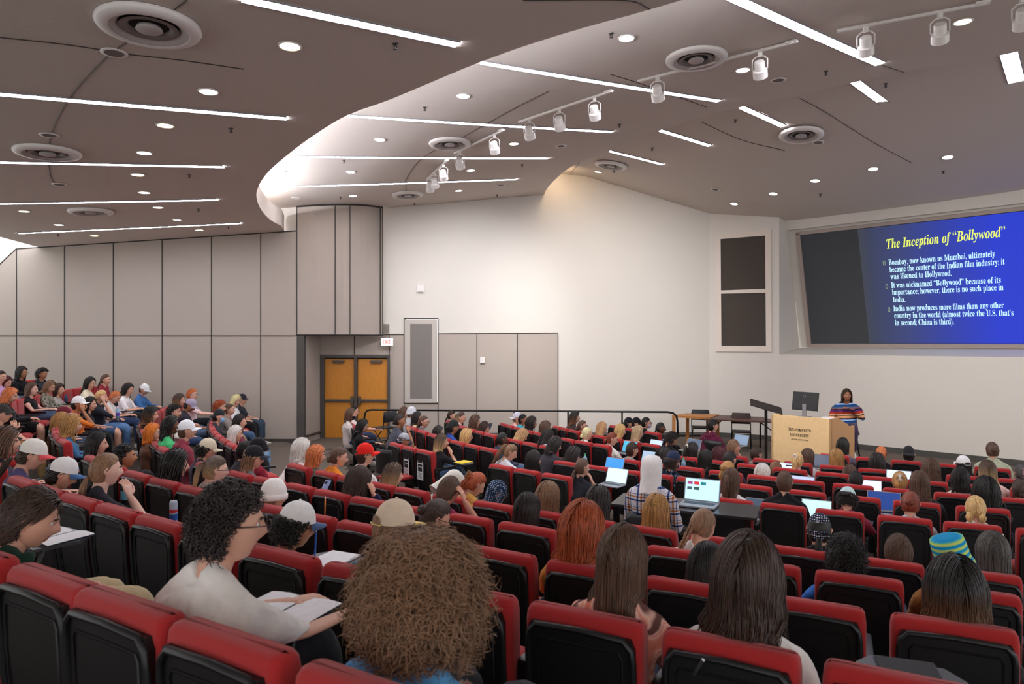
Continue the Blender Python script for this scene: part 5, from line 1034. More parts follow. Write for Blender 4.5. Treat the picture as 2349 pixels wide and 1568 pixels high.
def person(row, px, ytop, ht, hc, top, desc, sk='l', sleeve='s', pose='lap', yaw=0, pitch=5, tilt=0, gear=None, gc=None, gc2=None, lean=0.0, zest=None, hi=False, extra=(), pat=None, off=.20, pants=None, facing=None, glasses=False, mask=False, hood_down=False, leg='pants', bend=0.0, dzmax=.16, pos=None, group=None, shoe='#d8d5d0', scl=1.0):
    h = ROWS[row][0]; z0 = EYE-h-TOP
    if pos is None:
        if zest is None and row != 'A' and (px, ytop)[0] < 560 and px < {'B': 5, 'C': 150, 'D': 425, 'E': 560}.get(row, -999): zest = (h-.40)*F/max(8, ytop-CY)
        if zest is None and row == 'B' and ytop < 950: zest = (h-.40)*F/(ytop-CY)
        if zest is None and row == 'C' and ytop < 975 and px < 345: zest = (h-.40)*F/(ytop-CY)
        c = cross(row, px, off+lean*.7, zest) if row != 'X' else None
        if c is None: print("row miss", row, px, desc); Zp = zest or 10; P = np.array((xat(px, Zp), Zp)); Cv = CURVE[row]; k_ = np.argmin(np.hypot(*(Cv-P).T)); T_ = np.gradient(Cv, axis=0)[k_]
        else:
            P, T_, N_ = c; P = P-N_*lean*.7
        ang = math.atan2(T_[1], T_[0])
        # put the head, not the hips, in the picture column
        Rr = np.array(((math.cos(ang), -math.sin(ang)), (math.sin(ang), math.cos(ang))))
        hp = P+Rr @ np.array((bend, lean+.03)); Pd = hp[1]; sx_ = xat(px, Pd)-hp[0]; P = P+np.array((sx_, 0))*1.0 if abs(sx_) < .35 else P
    else: P = np.array(pos[:2]); z0 = pos[2]; ang = pos[3]
    Rr = np.array(((math.cos(ang), -math.sin(ang)), (math.sin(ang), math.cos(ang)))); hp = P+Rr @ np.array((bend, lean+.03))
    ztop = zat(ytop, hp[1]); extra_h = {'afro': .10, 'curly2': .05, 'curly': .035, 'bunhigh': .03, 'mop': .02, 'bigwavy': .03}.get(ht, .012)
    if gear: extra_h = {'beanie': .045, 'bucket': .03, 'hood': .04}.get(gear, .022)
    pdrop = (1-math.cos(math.radians(pitch)))*.12
    dz = (ztop-z0)/scl-(HC[2]+.119+extra_h-pdrop); res = 0
    if dz > dzmax: res = dz-dzmax; dz = dzmax
    if dz < -.26: res = dz+.26; dz = -.26
    z0r = z0+max(-.2, min(.25, res))*.8
    mb = person_body(pose, dz, lean, bend, yaw, pitch, tilt, hi); V, Fs, mi = mb.arrays()
    me = np_mesh('person', V, Fs, [SKIN[sk], M_EYE, M_PUP, M_LIP if sk != 'd' else mat('lips_dark', '#5c3028', .4)], mi); o = link('person', me, None, (P[0], P[1], z0r), ang); o.scale = (scl,)*3
    tag(o, desc, 'person', group)
    co, q = base('shirt', pose, sleeve, hi); V = deform(co, dz, lean, bend); cm = cloth(top) if not pat else cloth(top, .9, *pat)
    link({'h': 'hoodie', 'l': 'long_sleeved_top', 't': 'tank_top', 's': 'shirt'}[sleeve], np_mesh('top', V, [q], [cm]), o)
    if sleeve == 't': pass
    pc = pants or PANTS[(int(px)*7+int(ytop)) % len(PANTS)]
    lm = leg_mesh('pants' if leg == 'pants' else leg, leg, cloth('#333333')); lo = link('trousers' if leg == 'pants' else 'shorts', lm, o); lo.material_slots[0].link = 'OBJECT'; lo.material_slots[0].material = cloth(pc)
    if leg == 'shorts': lb = link('bare_legs', leg_mesh('legs', 'legs', SKIN['l']), o); setmat(lb, SKIN[sk])
    s_ = link('shoes', leg_mesh('shoes', 'shoes', cloth('#dddddd')), o); setmat(s_, cloth(shoe))
    Mh = head_matrix(dz, lean, bend, yaw, pitch, tilt)
    if ht and ht != 'none':
        hm_ = hair_mesh(ht, hi); ho = link('hair', hm_, o, M=Mh); setmat(ho, hair_mat(*HC_[hc]))
    if gear:
        gm = cloth(gc or '#222222', .85) if not isinstance(gc, tuple) else cloth(gc[0], .85, *gc[1:])
        if gear in ('cap', 'capback'):
            R_ = Matrix.Rotation(math.pi, 4, 'Z') if gear == 'capback' else Matrix.Identity(4); M2 = Mh @ Matrix.Translation((0, -.0, .012)) @ Matrix.Rotation(math.radians(8 if gear == 'cap' else 6), 4, 'X') @ R_
            co_ = link('cap', GEAR['cap'], o, M=M2); setmat(co_, gm); cb = link('brim', GEAR['cap_brim'], co_); setmat(cb, cloth(gc2, .85) if gc2 else gm); op = link('strap_opening', GEAR['cap_opening'], co_); setmat(op, hair_mat(*HC_[hc]) if gear == 'cap' else SKIN[sk]); st = link('strap', GEAR['cap_strap'], co_); setmat(st, cloth(gc2, .85) if gc2 else gm)
        else:
            nm = {'beanie': 'beanie', 'bucket': 'bucket_hat', 'bandana': 'head_scarf', 'scarf': 'head_scarf', 'hood': 'hood'}[gear]; co_ = link(nm, GEAR[gear], o, M=Mh @ (Matrix.Rotation(math.radians(12), 4, 'X') if gear in ('beanie', 'bucket') else Matrix.Identity(4))); setmat(co_, gm)
    if hood_down: hd = link('hood', GEAR['hood_down'], o, M=head_matrix(dz, lean, bend, 0, 0, 0)); setmat(hd, cm)
    if glasses: link('glasses', GEAR['glasses'], o, M=Mh)
    if mask: mk = link('face_mask', GEAR['mask'], o, M=Mh); setmat(mk, cloth(mask if isinstance(mask, str) else '#a9cfe6'))
    for nm, c_ in extra:
        if nm in GEAR: e_ = link(GEAR[nm].name.split('.')[0], GEAR[nm], o, M=Mh); setmat(e_, cloth(c_, .5))
    PEOPLE.append((o, row, Vector((P[0], P[1])), desc, px, Mh)); return o
LOOK = np.array((8.2, 13.6))
_person = person
def p(row, px, ytop, ht, hc, top, d, yaw=0, **kw):
    h = ROWS[row][0]
    if 'pos' in kw: P = np.array(kw['pos'][:2]); ang = kw['pos'][3]
    else:
        z = kw.get('zest')
        if row in 'B' and ytop < 950 or (row == 'C' and ytop < 975 and px < 345): z = (h-.40)*F/(ytop-CY)
        if z is None and px < {'B': 5, 'C': 150, 'D': 425, 'E': 560}.get(row, -999): z = (h-.40)*F/max(8, ytop-CY); kw['zest'] = z
        c = cross(row, px, .2, z)
        if c is None: ang = -1; P = np.array((xat(px, z or 10), z or 10)); Cv = CURVE[row]; k_ = np.argmin(np.hypot(*(Cv-P).T)); T_ = np.gradient(Cv, axis=0)[k_]; ang = math.atan2(T_[1], T_[0])
        else: P = c[0]; ang = math.atan2(c[1][1], c[1][0])
    t = LOOK-P; a = math.degrees(math.atan2(t[1], t[0]))-90-math.degrees(ang); a = (a+180) % 360-180; a = max(-48, min(48, a))*.75
    n = len(PEOPLE); yw = a+yaw+((n*37) % 13-6)
    return _person(row, px, ytop, ht, hc, top, 'person with '+d, yaw=yw, **kw)
# nearest rows
p('A',48,1113,'mop','dkbrown','#1d3a2d','dark mop of hair in dark green hoodie at left edge',yaw=-12,pitch=22,sleeve='h',hood_down=True,hi=True,pants='#c8b48e')
p('A',505,1093,'curly','black2','#e6e2dd','dark curly hair and glasses in white t-shirt',yaw=-28,pitch=8,sleeve='s',pose='reach',hi=True,sk='l',glasses=True,lean=.14,dzmax=.3,pants='#222428',scl=1.1)
p('A',956,1218,'afro','ltbrown','#5b9fd4','huge brown curly afro in sky blue shirt',sk='d',hi=True,pitch=4,lean=.10,dzmax=.30,off=.30,scl=1.2)
p('B',668,1150,'undercurl','black','#2f6a4c','white backwards cap and black curls in green t-shirt',sk='m',hi=True,gear='cap',gc='#f2f1f0',gc2='#4a5f86',pose='write',pitch=18,yaw=-8,lean=.06)
p('B',893,1146,'undercap','ltbrown','#6f9aa2','worn beige corduroy cap in teal plaid shirt',hi=True,gear='cap',gc='#e2cdb4',gc2='#e9cf7a',pat=('plaid','#b9c9cc','#3f6670'),sleeve='l',pitch=14,yaw=-12)
p('B',1425,1214,'long','brown','#eda898','long straight brown hair in coral marble top and white cardigan',hi=True,sleeve='l',pat=('marble',),dzmax=.3,lean=.04)
p('B',1712,1246,'bigwavy','dkbrown','#e9e6e3','large mass of dark brown hair in white shirt',hi=True,sleeve='s',dzmax=.4,lean=.02)
p('B',240,1038,'ponylow','ltbrown','#2a2a33','light brown hair tied back resting chin on hand',hi=True,sleeve='s',pose='chin',pitch=6,yaw=-6,lean=.1,sk='p',dzmax=.3)
p('B',130,1048,'undercap','black','#1b1b20','white cap with dark star and blue brim',gear='cap',gc='#eceae9',gc2='#4a6c9c',sleeve='h',sk='l',pitch=26,yaw=-8,hood_down=True,lean=.1,dzmax=.3)
p('B',62,1006,'underpony','dkbrown','#59517a','white cap with red brim and purple shirt',gear='cap',gc='#efe9e2',gc2='#e0565c',pitch=24,yaw=-5,pose='write',dzmax=.3)
p('B',12,984,'wavy','brown','#3a3540','brown hair with blond tips cut by left edge',dzmax=.3)
# row C
p('C',985,1143,'bun','dkbrown','#e8dfce','dark bun and glasses in cream hoodie',sleeve='h',hood_down=True,hi=True,glasses=True,pitch=26,yaw=-22,lean=.05)
p('C',1333,1163,'bigwavy','red','#d59a3e','big wavy copper red hair',hi=True,sleeve='l',dzmax=.25)
p('C',1615,1250,'bob','black','#26242a','glossy short black hair half hidden behind brown hair',hi=True,pitch=14)
p('C',2192,1294,'bigwavy','ombreblk','#2c2a2e','black to caramel ombre wavy hair',hi=True,dzmax=.2)
p('C',622,1092,'short','ltbrown','#5a5550','tall white knit beanie',gear='beanie',gc='#f3f1ec',hi=True,pitch=16,yaw=5)
p('C',490,1044,'pony','ombreblond','#b0a7a0','streaked blond ponytail and wire glasses',glasses=True,sleeve='s',pitch=10,yaw=-6,sk='p',hi=True,lean=.03,dzmax=.25)
p('C',402,1036,'wavy','black','#26232c','thick long black hair behind the ponytail person',dzmax=.25,sleeve='l')
p('C',286,1014,'curly','black','#6d1f2e','dark updo and gold earring in maroon and yellow top',sk='m',yaw=-6,pitch=2,dzmax=.3)
p('C',222,993,'long','black','#3b3b44','sleek long black hair in front of the black updo',dzmax=.3)
p('C',165,954,'wavy','honey','#3f6f98','long blond hair in denim jacket',sleeve='l',dzmax=.3,zest=9.4)
p('C',140,949,'wavy','honey','#c8b79a','honey blond hair left of the denim jacket',zest=10.3,dzmax=.3)
p('C',146,932,'undercap','brown','#6d3a3a','maroon and white cap',gear='cap',gc='#6e2733',gc2='#e7dcd2',zest=11.0,dzmax=.3)
p('C',180,908,'undercap','black','#e77f34','white cap with green and yellow badge in orange top',gear='cap',gc='#f4f4f2',pose='temple',sk='m',zest=11.8,yaw=0,dzmax=.3,pants='#17181b')
p('C',206,911,'long','black','#17171a','long black hair in black graphic shirt behind the white cap',zest=12.4,dzmax=.3,leg='shorts')
p('C',230,893,'bunlow','blond','#262a36','pulled back blond hair in dark navy tee leaning on hand',pose='temple',zest=13.0,dzmax=.3,pants='#5f84b3',pitch=16)
p('C',260,895,'short','copper','#d6d2cd','short ginger brown hair in grey tee writing',pose='write',zest=14.0,pitch=30,dzmax=.3)
p('C',292,879,'long','black','#eeeaec','long black hair in white blouse writing',pose='write',zest=15.0,sk='l',pitch=14,dzmax=.3)
p('C',328,879,'undercap','brown','#3f6ea6','white and black trucker cap in blue pullover',gear='cap',gc='#eef0f0',gc2='#d6dde0',sleeve='l',pose='write',pitch=26,zest=15.9,dzmax=.3)
# row B far left
p('B',4,926,'undercap','brown','#2a2a2c','dark grey cap and hand on chin at left edge',gear='cap',gc='#3a3735',pose='chin',zest=9.3,dzmax=.3,pants='#c2a36e')
p('B',20,889,'bob','copper','#1c1c20','copper bob in black hoodie writing on purple notebook',sleeve='h',pose='write',zest=10.9,pitch=18,dzmax=.3,hood_down=True,leg='shorts',pants='#17181a')
p('B',74,878,'long','brown','#17171b','straight brown hair in black tank top',sleeve='t',pose='write',zest=12.3,dzmax=.3,sk='p')
p('B',112,872,'long2','ltbrown','#807b6b','long light brown hair in camouflage jacket',pat=('camo',),sleeve='l',pitch=24,zest=13.3,dzmax=.3)
p('B',135,880,'long','dkbrown','#b9b2ad','dark hair in grey top behind the camouflage jacket',zest=14.1,dzmax=.3)
p('B',206,865,'long','black','#ece2c6','long black hair and glasses in cream sweater',sleeve='l',glasses=True,zest=14.9,pitch=10,yaw=-4,dzmax=.3)
p('B',242,858,'ponylow','brown','#8e1f33','brown tied hair in dark red shirt',zest=15.6,dzmax=.3)
p('L',50,841,'bob','black','#141416','long dark hair and beard in black hoodie',sleeve='h',sk='m',glasses=True,zest=15.1,hood_down=True,dzmax=.3)
p('L',97,841,'curly2','black','#333a42','black curly hair in charcoal hoodie against the wall',sleeve='h',sk='m',zest=15.7,hood_down=True,dzmax=.3)
p('L',2,850,'bun','dkbrown','#d8a8d8','lilac top at the far left edge',zest=14.6,dzmax=.3,sleeve='l')
p('L',12,862,'bob','wine','#b9c2bc','dark wine red hair at the far left edge',zest=13.8,dzmax=.3,pitch=20)
# row D
p('D',1022,1091,'mop','brown','#8e2c56','tousled brown hair and magenta shirt resting on fist',pose='temple',pitch=34,hi=True,yaw=6,lean=.08)
p('D',1208,1135,'long','black2','#2b2930','sleek long dark hair in front of the curly hair',hi=True)
p('D',1604,1166,'braid','ltbrown','#f1efed','single brown braid over white sweatshirt',hi=True,sleeve='l',pitch=34,yaw=-6,lean=.1,dzmax=.25)
p('D',1940,1217,'curly2','black','#2e6fc4','full black curls in bright blue shirt',hi=True,sleeve='l')
p('D',2195,1224,'underlong','black','#9c6a35','blue and lime crochet hat in tan sweater',gear='bucket',gc=('#2aa7d6','crochet'),hi=True,sleeve='l',tilt=-16,pitch=8,bend=-.03)
p('D',818,1076,'wavy','dkbrown','#232a4c','dark wavy hair in navy sleeves leaning on hand',pose='temple',sleeve='l',hi=True,yaw=8,pitch=14)
p('D',578,1021,'underlong','ltbrown','#6e7076','black cap and light brown hair in grey tee',gear='cap',gc='#232326',gc2='#2b3140',glasses=True,pitch=12,dzmax=.25,yaw=-6)
p('D',470,1005,'undercurl','black','#403a4c','beige cap and black hair behind the maroon hoodie',gear='cap',gc='#d9ccb2',gc2='#d9ccb2',pitch=18,dzmax=.25,glasses=True)
p('D',428,963,'undercap','brown','#8b3846','white cap in maroon hoodie',gear='cap',gc='#eef0f4',gc2='#eef0f4',sleeve='h',hood_down=True,dzmax=.34,pitch=4,lean=.04)
p('D',392,955,'boxbraids','black','#4bbd78','long black box braids in bright green shirt',sk='d',dzmax=.3,zest=9.6)
p('D',350,972,'bob','orange','#6d4a3a','bright orange hair',zest=9.9,dzmax=.2,yaw=-10)
p('D',346,934,'wavy','ombreblk','#332d30','long dark hair with brown ends by the orange hair',zest=11.4,dzmax=.3)
p('D',400,923,'curly2','black','#e9e3da','black curls in cream patterned hoodie',zest=12.2,dzmax=.3,sleeve='h',hood_down=True)
p('D',430,913,'undercap','black','#2e2a34','lavender cap bent forward',gear='cap',gc='#a49cb4',gc2='#a49cb4',zest=13.4,pitch=34,sk='m',dzmax=.3)
p('D',411,904,'bob2','ombre','#7b6a60','brown and blond hair behind the lavender cap',zest=14.0,dzmax=.3)
p('D',441,889,'curly','copper','#f0d6d8','ginger curls and glasses in pale pink tee',zest=15.2,glasses=True,pose='reach',dzmax=.3,sk='p')
# row E
p('E',1880,1174,'ponylow','black','#1b1b1e','navy paisley head scarf and black top',gear='bandana',gc=('#23283e','dots','#dfe2ec'),pitch=8,yaw=8,hi=True)
p('E',2060,1225,'mop','brown','#5b5f63','straight brown hair low in the seat',hi=True,pitch=12)
p('E',2276,1225,'long','grey','#4a4a4e','grey brown hair beside the crochet hat',hi=True)
p('E',1505,1141,'wavy','honey','#5f5a4c','long golden brown hair below the plaid shirt',hi=True,dzmax=.25)
p('E',1370,1120,'wavy','black2','#e9e9ec','long dark hair in white sleeve by the aisle table',sleeve='l',pitch=16,yaw=8)
p('E',1255,1111,'curlylong','ltbrown','#b9ad91','curly light brown hair with black headband',extra=[('headband','#1c1a1c')],hi=True)
p('E',1133,1097,'none','black','#1a1c26','dark blue polka dot head scarf and earrings',gear='scarf',gc=('#22344e','dots','#9fb2c9'),sk='d',glasses=True,yaw=-18,pitch=14,hi=True,sleeve='l')
p('E',1080,1081,'clip','red','#e3b25c','copper hair held by a claw clip in yellow shirt',extra=[('claw','#8d6a4a')],pitch=36,yaw=-12,hi=True,lean=.08)
p('E',1028,1074,'none','brown','#d9d8ce','pale hooded top bending far forward',gear='hood',gc='#dcdbd2',sleeve='h',pitch=55,lean=.16,dzmax=.1)
p('E',900,1064,'long','ombreblond','#cfd2cf','long straight light brown hair left of the flyers',hi=False)
p('E',836,1016,'short','dkbrown','#eceae8','bright red cap in white t-shirt',gear='cap',gc='#e2261f',gc2='#e2261f',glasses=True,yaw=-12,hi=True,dzmax=.25)
p('E',773,1023,'bunlow','brown','#e0862c','low brown bun in orange t-shirt',yaw=-18,pitch=14,hi=True,sleeve='s',dzmax=.2)
p('E',724,1022,'bob2','copper','#5c6a5a','ginger blond wavy hair behind the platinum hair',yaw=-10,dzmax=.2)
p('E',690,1009,'wavy','plat','#efdfe1','platinum blond hair and choker in pale pink tee',hi=True,lean=.16,pitch=6,dzmax=.3,pose='reach')
p('E',592,1000,'buzz','black','#8a2436','black beanie hair glasses and blue mask in maroon',mask='#9cc6e2',glasses=True,dzmax=.25,gear='beanie',gc='#1e1c20',zest=8.4)
p('E',562,1010,'short','black','#35333a','short black hair left of the masked person',dzmax=.2,zest=8.6)
p('E',501,938,'undercap','black','#33343b','backwards black cap and blue surgical mask',gear='capback',gc='#2a2c33',mask='#8fbfe6',zest=13.0,dzmax=.3,sleeve='l')
p('E',504,915,'curly2','red','#4a4644','bright red curly hair near the side wall',zest=14.0,dzmax=.3,sleeve='l')
p('E',526,925,'short','brown','#8f8680','short brown hair in striped shirt near the side wall',zest=14.2,dzmax=.3)
p('E',540,905,'long','ltblond','#eceef2','long blond hair in white tee near the side wall',zest=15.2,dzmax=.3,pitch=18,pants='#1c1d21')
p('E',556,903,'undercap','blond','#262b35','black and gold cap in navy tee by the wall',gear='cap',gc='#2a2733',gc2='#2a2733',zest=16.0,dzmax=.3,pants='#39485a')
p('E',550,951,'long','black2','#7c3448','long dark brown hair in maroon and black top with ripped jeans',zest=12.2,dzmax=.3,pants='#6f9ac6',yaw=-4)
p('E',540,977,'long','plat','#6d6468','long pale blond hair seen from behind in the left block',zest=10.9,dzmax=.25)
# row F left to right
p('F',812,930,'short','black','#e8d8d4','short black hair and glasses by the doors',glasses=True,zest=15.6,dzmax=.3,pose='reach')
p('F',804,937,'bob','brown','#cfc6c2','brown hair and black mask by the doors',mask='#1c1a1c',zest=14.8,dzmax=.3,sleeve='l')
p('F',829,961,'long2','black','#17161a','black hair and glasses in black jacket by the doors',sleeve='l',glasses=True,zest=13.6,dzmax=.3,pitch=18,pose='write')
p('F',924,990,'short','black','#7a7c82','grey patterned bandana and hoop earring',gear='bandana',gc=('#b7bac4','dots','#4a4d58'),sk='m',yaw=-14,pitch=12)
p('F',1012,995,'long2','ombreblond','#1d1c22','brown to blond hair and black tee holding face',pose='chin',yaw=-14,lean=.10)
p('F',1163,1016,'ponywavy','ltbrown','#e6eaf2','high wavy ponytail in pale blue white tee',pitch=30,yaw=-14,hi=True,lean=.05)
p('F',1222,1034,'bob','black','#e9ecef','black bob in white top',yaw=-12,hi=True)
p('F',1333,1050,'ponylow','brown','#22232b','low brown ponytail and glasses in black tee with hand on chin',pose='chin',glasses=True,yaw=-14,pitch=8,hi=True,lean=.12)
p('F',1676,1076,'halfup','brown','#e9e7e6','half up brown hair in white sweatshirt',sleeve='l',hi=True,lean=.03)
p('F',1800,1079,'short','brown','#1a1b1f','cropped brown hair and black tee in the centre',hi=True,dzmax=.25,yaw=8)
p('F',1942,1116,'undercurl','black2','#8d2a44','pale blue backwards cap and curls in maroon tee',gear='capback',gc='#c3dcdf',gc2='#c3dcdf',hi=True,pitch=34,yaw=4,pose='write',lean=.06)
p('F',2087,1127,'bun','auburn','#b7bac2','auburn bun and hoop earring in grey shirt',hi=True,pitch=12)
p('F',2237,1137,'pigtails','blond','#efe6dc','two short blond pigtails in cream tee',hi=True,pitch=18)
# row G
p('G',917,949,'bunlow','black2','#4b4f5b','dark curly bun in grey tee resting chin on hand',pose='chin',sk='m',hi=True,yaw=-12,lean=.1,dzmax=.25,zest=12.9)
p('G',926,934,'long','brown','#6d645c','brown hair behind the white beanie',dzmax=.1)
p('G',944,930,'short','brown','#b0b3b8','white striped beanie by the handrail',gear='beanie',gc='#dcdfe6',sleeve='h',dzmax=.2)
p('G',956,945,'bob','black2','#e2c79a','short dark hair in pale yellow top',dzmax=.2)
p('G',972,953,'ponylow','brown','#6d727b','pulled back brown hair and glasses in grey shirt',glasses=True,yaw=-12,dzmax=.2)
p('G',1005,978,'bob','black2','#2c2c33','dark hair low behind a tilted tablet',dzmax=.1)
p('G',1038,963,'undercurl','black','#2f4fa0','backwards black cap and beard in blue shirt',gear='capback',gc='#2c2d2f',sk='m',dzmax=.3,yaw=-6)
p('G',1070,984,'bob2','blond','#b8a98c','wavy blond bob with glasses',glasses=True,yaw=-10,dzmax=.2)
p('G',1151,990,'buzz','black','#33465c','short dark locks in dark denim shirt',sk='d',sleeve='l',hi=False,dzmax=.2)
p('G',1268,1001,'bob','black2','#3c3a42','messy black hair in dark grey top',sleeve='l',pitch=22,yaw=-6,dzmax=.2)
p('G',1310,1023,'bob','black2','#4b4750','shoulder length black hair and glasses',glasses=True,yaw=-8,pitch=20)
p('G',1541,1034,'undercurl','dkbrown','#5c6a7a','navy backwards cap in blue and white plaid flannel',gear='capback',gc='#2a3450',gc2='#2a3450',sleeve='l',pat=('plaid','#dfe5ea','#3d536b'),hi=True,mask='#a78fae',yaw=-8)
p('G',1668,1057,'messybun','honey','#e8e8ea','messy blond updo in white hoodie',sleeve='h',hood_down=True,hi=True)
p('G',2110,1083,'long','brown','#2b2a30','long smooth brown hair beside the auburn bun',hi=True)
p('G',2262,1100,'bigwavy','black','#24242a','large black wavy hair in black jacket raising a hand',pose='temple',sleeve='l',hi=True,sk='d')
# row H
p('H',1036,941,'ponylow','dkbrown','#1f8f74','dark hair with red clip in green hoodie',sleeve='h',hood_down=True,dzmax=.2)
p('H',1058,945,'clip','ombreblond','#e9e4e2','blond streaked updo in white top near the rail',yaw=-10,dzmax=.2)
p('H',1090,954,'curlylong','brown','#8a7466','curly brown hair below the wall box',dzmax=.2)
p('H',1108,967,'long2','dkbrown','#b9a79e','straight dark brown hair holding up a phone',pose='reach',pitch=18,dzmax=.1)
p('H',1193,983,'bob2','streak','#c99a50','streaked honey hair in mustard top',pitch=28,dzmax=.1)
p('H',1252,984,'boxbraids','black2','#d9dbe0','long thin dark braids beside a zebra print bag',sk='d',pitch=24,dzmax=.2)
p('H',1448,1013,'short','dkbrown','#9a9ba1','thick dark brown hair in grey tee facing a laptop',hi=True,yaw=-10)
p('H',1520,1029,'wavy','black2','#4a5f86','dark hair partly behind the navy cap',yaw=-5)
p('H',1617,1033,'xlong','black','#26242a','very long black hair spread over seats',hi=True,dzmax=.15)
p('H',1673,1033,'short','black2','#3d3b45','short ruffled grey black hair above the blond updo',hi=True)
p('H',1747,1066,'long','plat','#355f96','straight platinum hair in blue top',hi=True)
p('H',1963,1079,'short','black','#1f2733','neat black hair beside two laptops',hi=True,dzmax=.2,sk='m')
p('H',2064,1081,'clip','honey','#b9986f','honey hair with pearl clip',extra=[('claw','#efe7dc')],hi=True,pitch=18)
p('H',2203,1073,'bob','black','#efe3d0','full black bob in cream shirt',hi=True,sleeve='l')
p('H',2340,1098,'bunlow','dkbrown','#3b3733','dark twisted low bun at right edge',hi=True,sk='m')
# row I
p('I',1185,945,'buzz','ltbrown','#e9b9b0','white cap and bare neck near the rail',gear='capback',gc='#d7d7e6',gc2='#d7d7e6',dzmax=.2)
p('I',1199,949,'short','black','#3fb4c9','short black hair in teal shirt',sk='m',dzmax=.2,yaw=-8)
p('I',1219,957,'wavy','black2','#4a4447','dark wavy hair behind the teal shirt',dzmax=.2,yaw=-6)
p('I',1251,968,'wavy','brown','#6e655e','brown wavy hair by the thin braids',dzmax=.15)
p('I',1346,979,'bunlow','ltblond','#eceae8','blond low bun in white tee',dzmax=.15,yaw=-3)
p('I',1400,990,'bunlow','auburn','#ece8de','auburn low bun in cream white sweatshirt',sleeve='l',yaw=-18,pitch=16,dzmax=.15)
p('I',1586,1015,'halfup','black2','#3b3439','dark hair with flower scrunchie',extra=[('scrunchie','#e6dfd2')],dzmax=.1)
p('I',1647,1028,'curlylong','wine','#3a2b33','dark red curls behind the maroon jacket',dzmax=.1)
p('I',1778,1060,'short','ltbrown','#4f4c52','light brown crop beside the platinum hair',dzmax=.1)
p('I',1829,1037,'pony','blond','#d7cdc0','straight blond hair with white scrunchie',extra=[('scrunchie','#f2eeea')],dzmax=.15)
p('I',1949,1070,'bob','brown','#5672ae','brown hair in blue top behind the neat black hair',dzmax=.1)
p('I',2135,1055,'curlylong','brown','#6b5a52','long brown curls in the front rows',hi=True,dzmax=.1)
p('I',2266,1058,'long','ombreblond','#f0d0c8','long blond hair in pink floral top',hi=True,dzmax=.15)
# row J
p('J',1318,944,'long','ombreblk','#3b3235','long black to brown hair in front of the rail',dzmax=.2,lean=.05)
p('J',1335,963,'bunlow','brown','#7f6f66','brown tied hair and glasses under the rail',glasses=True,dzmax=.1,yaw=-8)
p('J',1380,969,'long','streak','#ded6d0','streaked blond hair in pale top, middle left',dzmax=.1)
p('J',1422,974,'long','blond','#c9b9a4','golden blond hair left of the ash blond',dzmax=.1)
p('J',1462,977,'long','ashblond','#d9c3a8','ash blond hair with strappy top',dzmax=.1)
p('J',1536,986,'curly2','black2','#1c1c20','big dark curls in black tee leaning over a laptop',lean=.14,pitch=26,dzmax=.15,hi=False,sk='m')
p('J',1681,1007,'mop','ltbrown','#b9a08e','brown hair profile raising a pale arm',yaw=-22,pose='chin',dzmax=.15)
p('J',1733,1024,'short','dkbrown','#b9a79c','dark tousled crop left of the podium',dzmax=.1,hi=True)
p('J',1851,1030,'bob','brown','#e9e9eb','smooth brown hair in white top by the podium',dzmax=.1)
p('J',1919,1032,'bob2','honey','#b7c6d9','wavy golden bob in light blue top',hi=True,dzmax=.1)
p('J',2011,1042,'wavy','black2','#2d2b30','messy black waves below the ginger crop',dzmax=.1)
p('J',2212,1045,'underlong','black','#b9ab97','white backwards snapback cap',gear='cap',gc='#f3f3f3',gc2='#f3f3f3',yaw=20,dzmax=.1,hi=True)
p('J',2344,1065,'bunlow','grey','#d9b8b0','striped dark hair with pink clip at right edge',extra=[('claw','#e9b8c0')],dzmax=.1)
# row K
p('K',1440,957,'short','black','#2a2a30','black cap with white lettering turned backwards',gear='capback',gc='#1d1d22',gc2='#1d1d22',dzmax=.2,yaw=8)
p('K',1459,957,'buzz','black','#2b2730','second black cap beside the lettered cap',gear='cap',gc='#17171a',dzmax=.2,yaw=-10)
p('K',1481,956,'short','black','#1f2124','short black hair glasses and pale mask',glasses=True,mask='#cfc2dc',dzmax=.2,yaw=-8)
p('K',1514,968,'cornrows','black','#6d6d75','sleek black hair in black and white plaid',sk='d',sleeve='l',pat=('plaid','#d9d9dd','#1f1f24'),dzmax=.15,yaw=-10)
p('K',1932,1005,'bob','black','#6a6476','round black hair in grey purple jacket before the podium',sleeve='l',dzmax=.2,hi=True)
p('K',2021,1022,'buzz','copper','#26262a','very short ginger hair in black top',sk='d',dzmax=.1)
p('K',2085,1023,'undercap','black','#eceaea','backwards black cap with white interlocked letters',gear='capback',gc='#2e2f31',gc2='#2e2f31',yaw=10,dzmax=.1,hi=True)
p('K',2277,1014,'bun','brown','#b7bda3','brown top knot and sage green tee, tall in front row',dzmax=.3,hi=True,pitch=2)
# maroon jacket person on a black chair at the front edge
ck = cross('K', 1634, -.1)[0]
mar = _person('K',1634,961,'short','black','#5a1a34','person with short black hair in maroon hooded jacket on a black chair',sleeve='h',hood_down=True,pose='type',yaw=-30,dzmax=.3,off=.1,lean=.08,hi=True)
# plaid shirt person at the aisle table
ZP = 6.6; XP = xat(1493, ZP); gpl = floor_of('F')+.16; _pa = math.radians(-24)
plaid = _person('X' if False else 'E',1493,1037,'none','brown','#e9e9ee','person with white hood up and blue orange plaid shirt at the aisle table',sleeve='l',gear='hood',gc='#eceaea',pat=('plaid','#41588c','#c98a5a'),pose='type',yaw=-6,pitch=6,hi=True,pos=(XP,ZP,gpl,_pa),dzmax=.12)
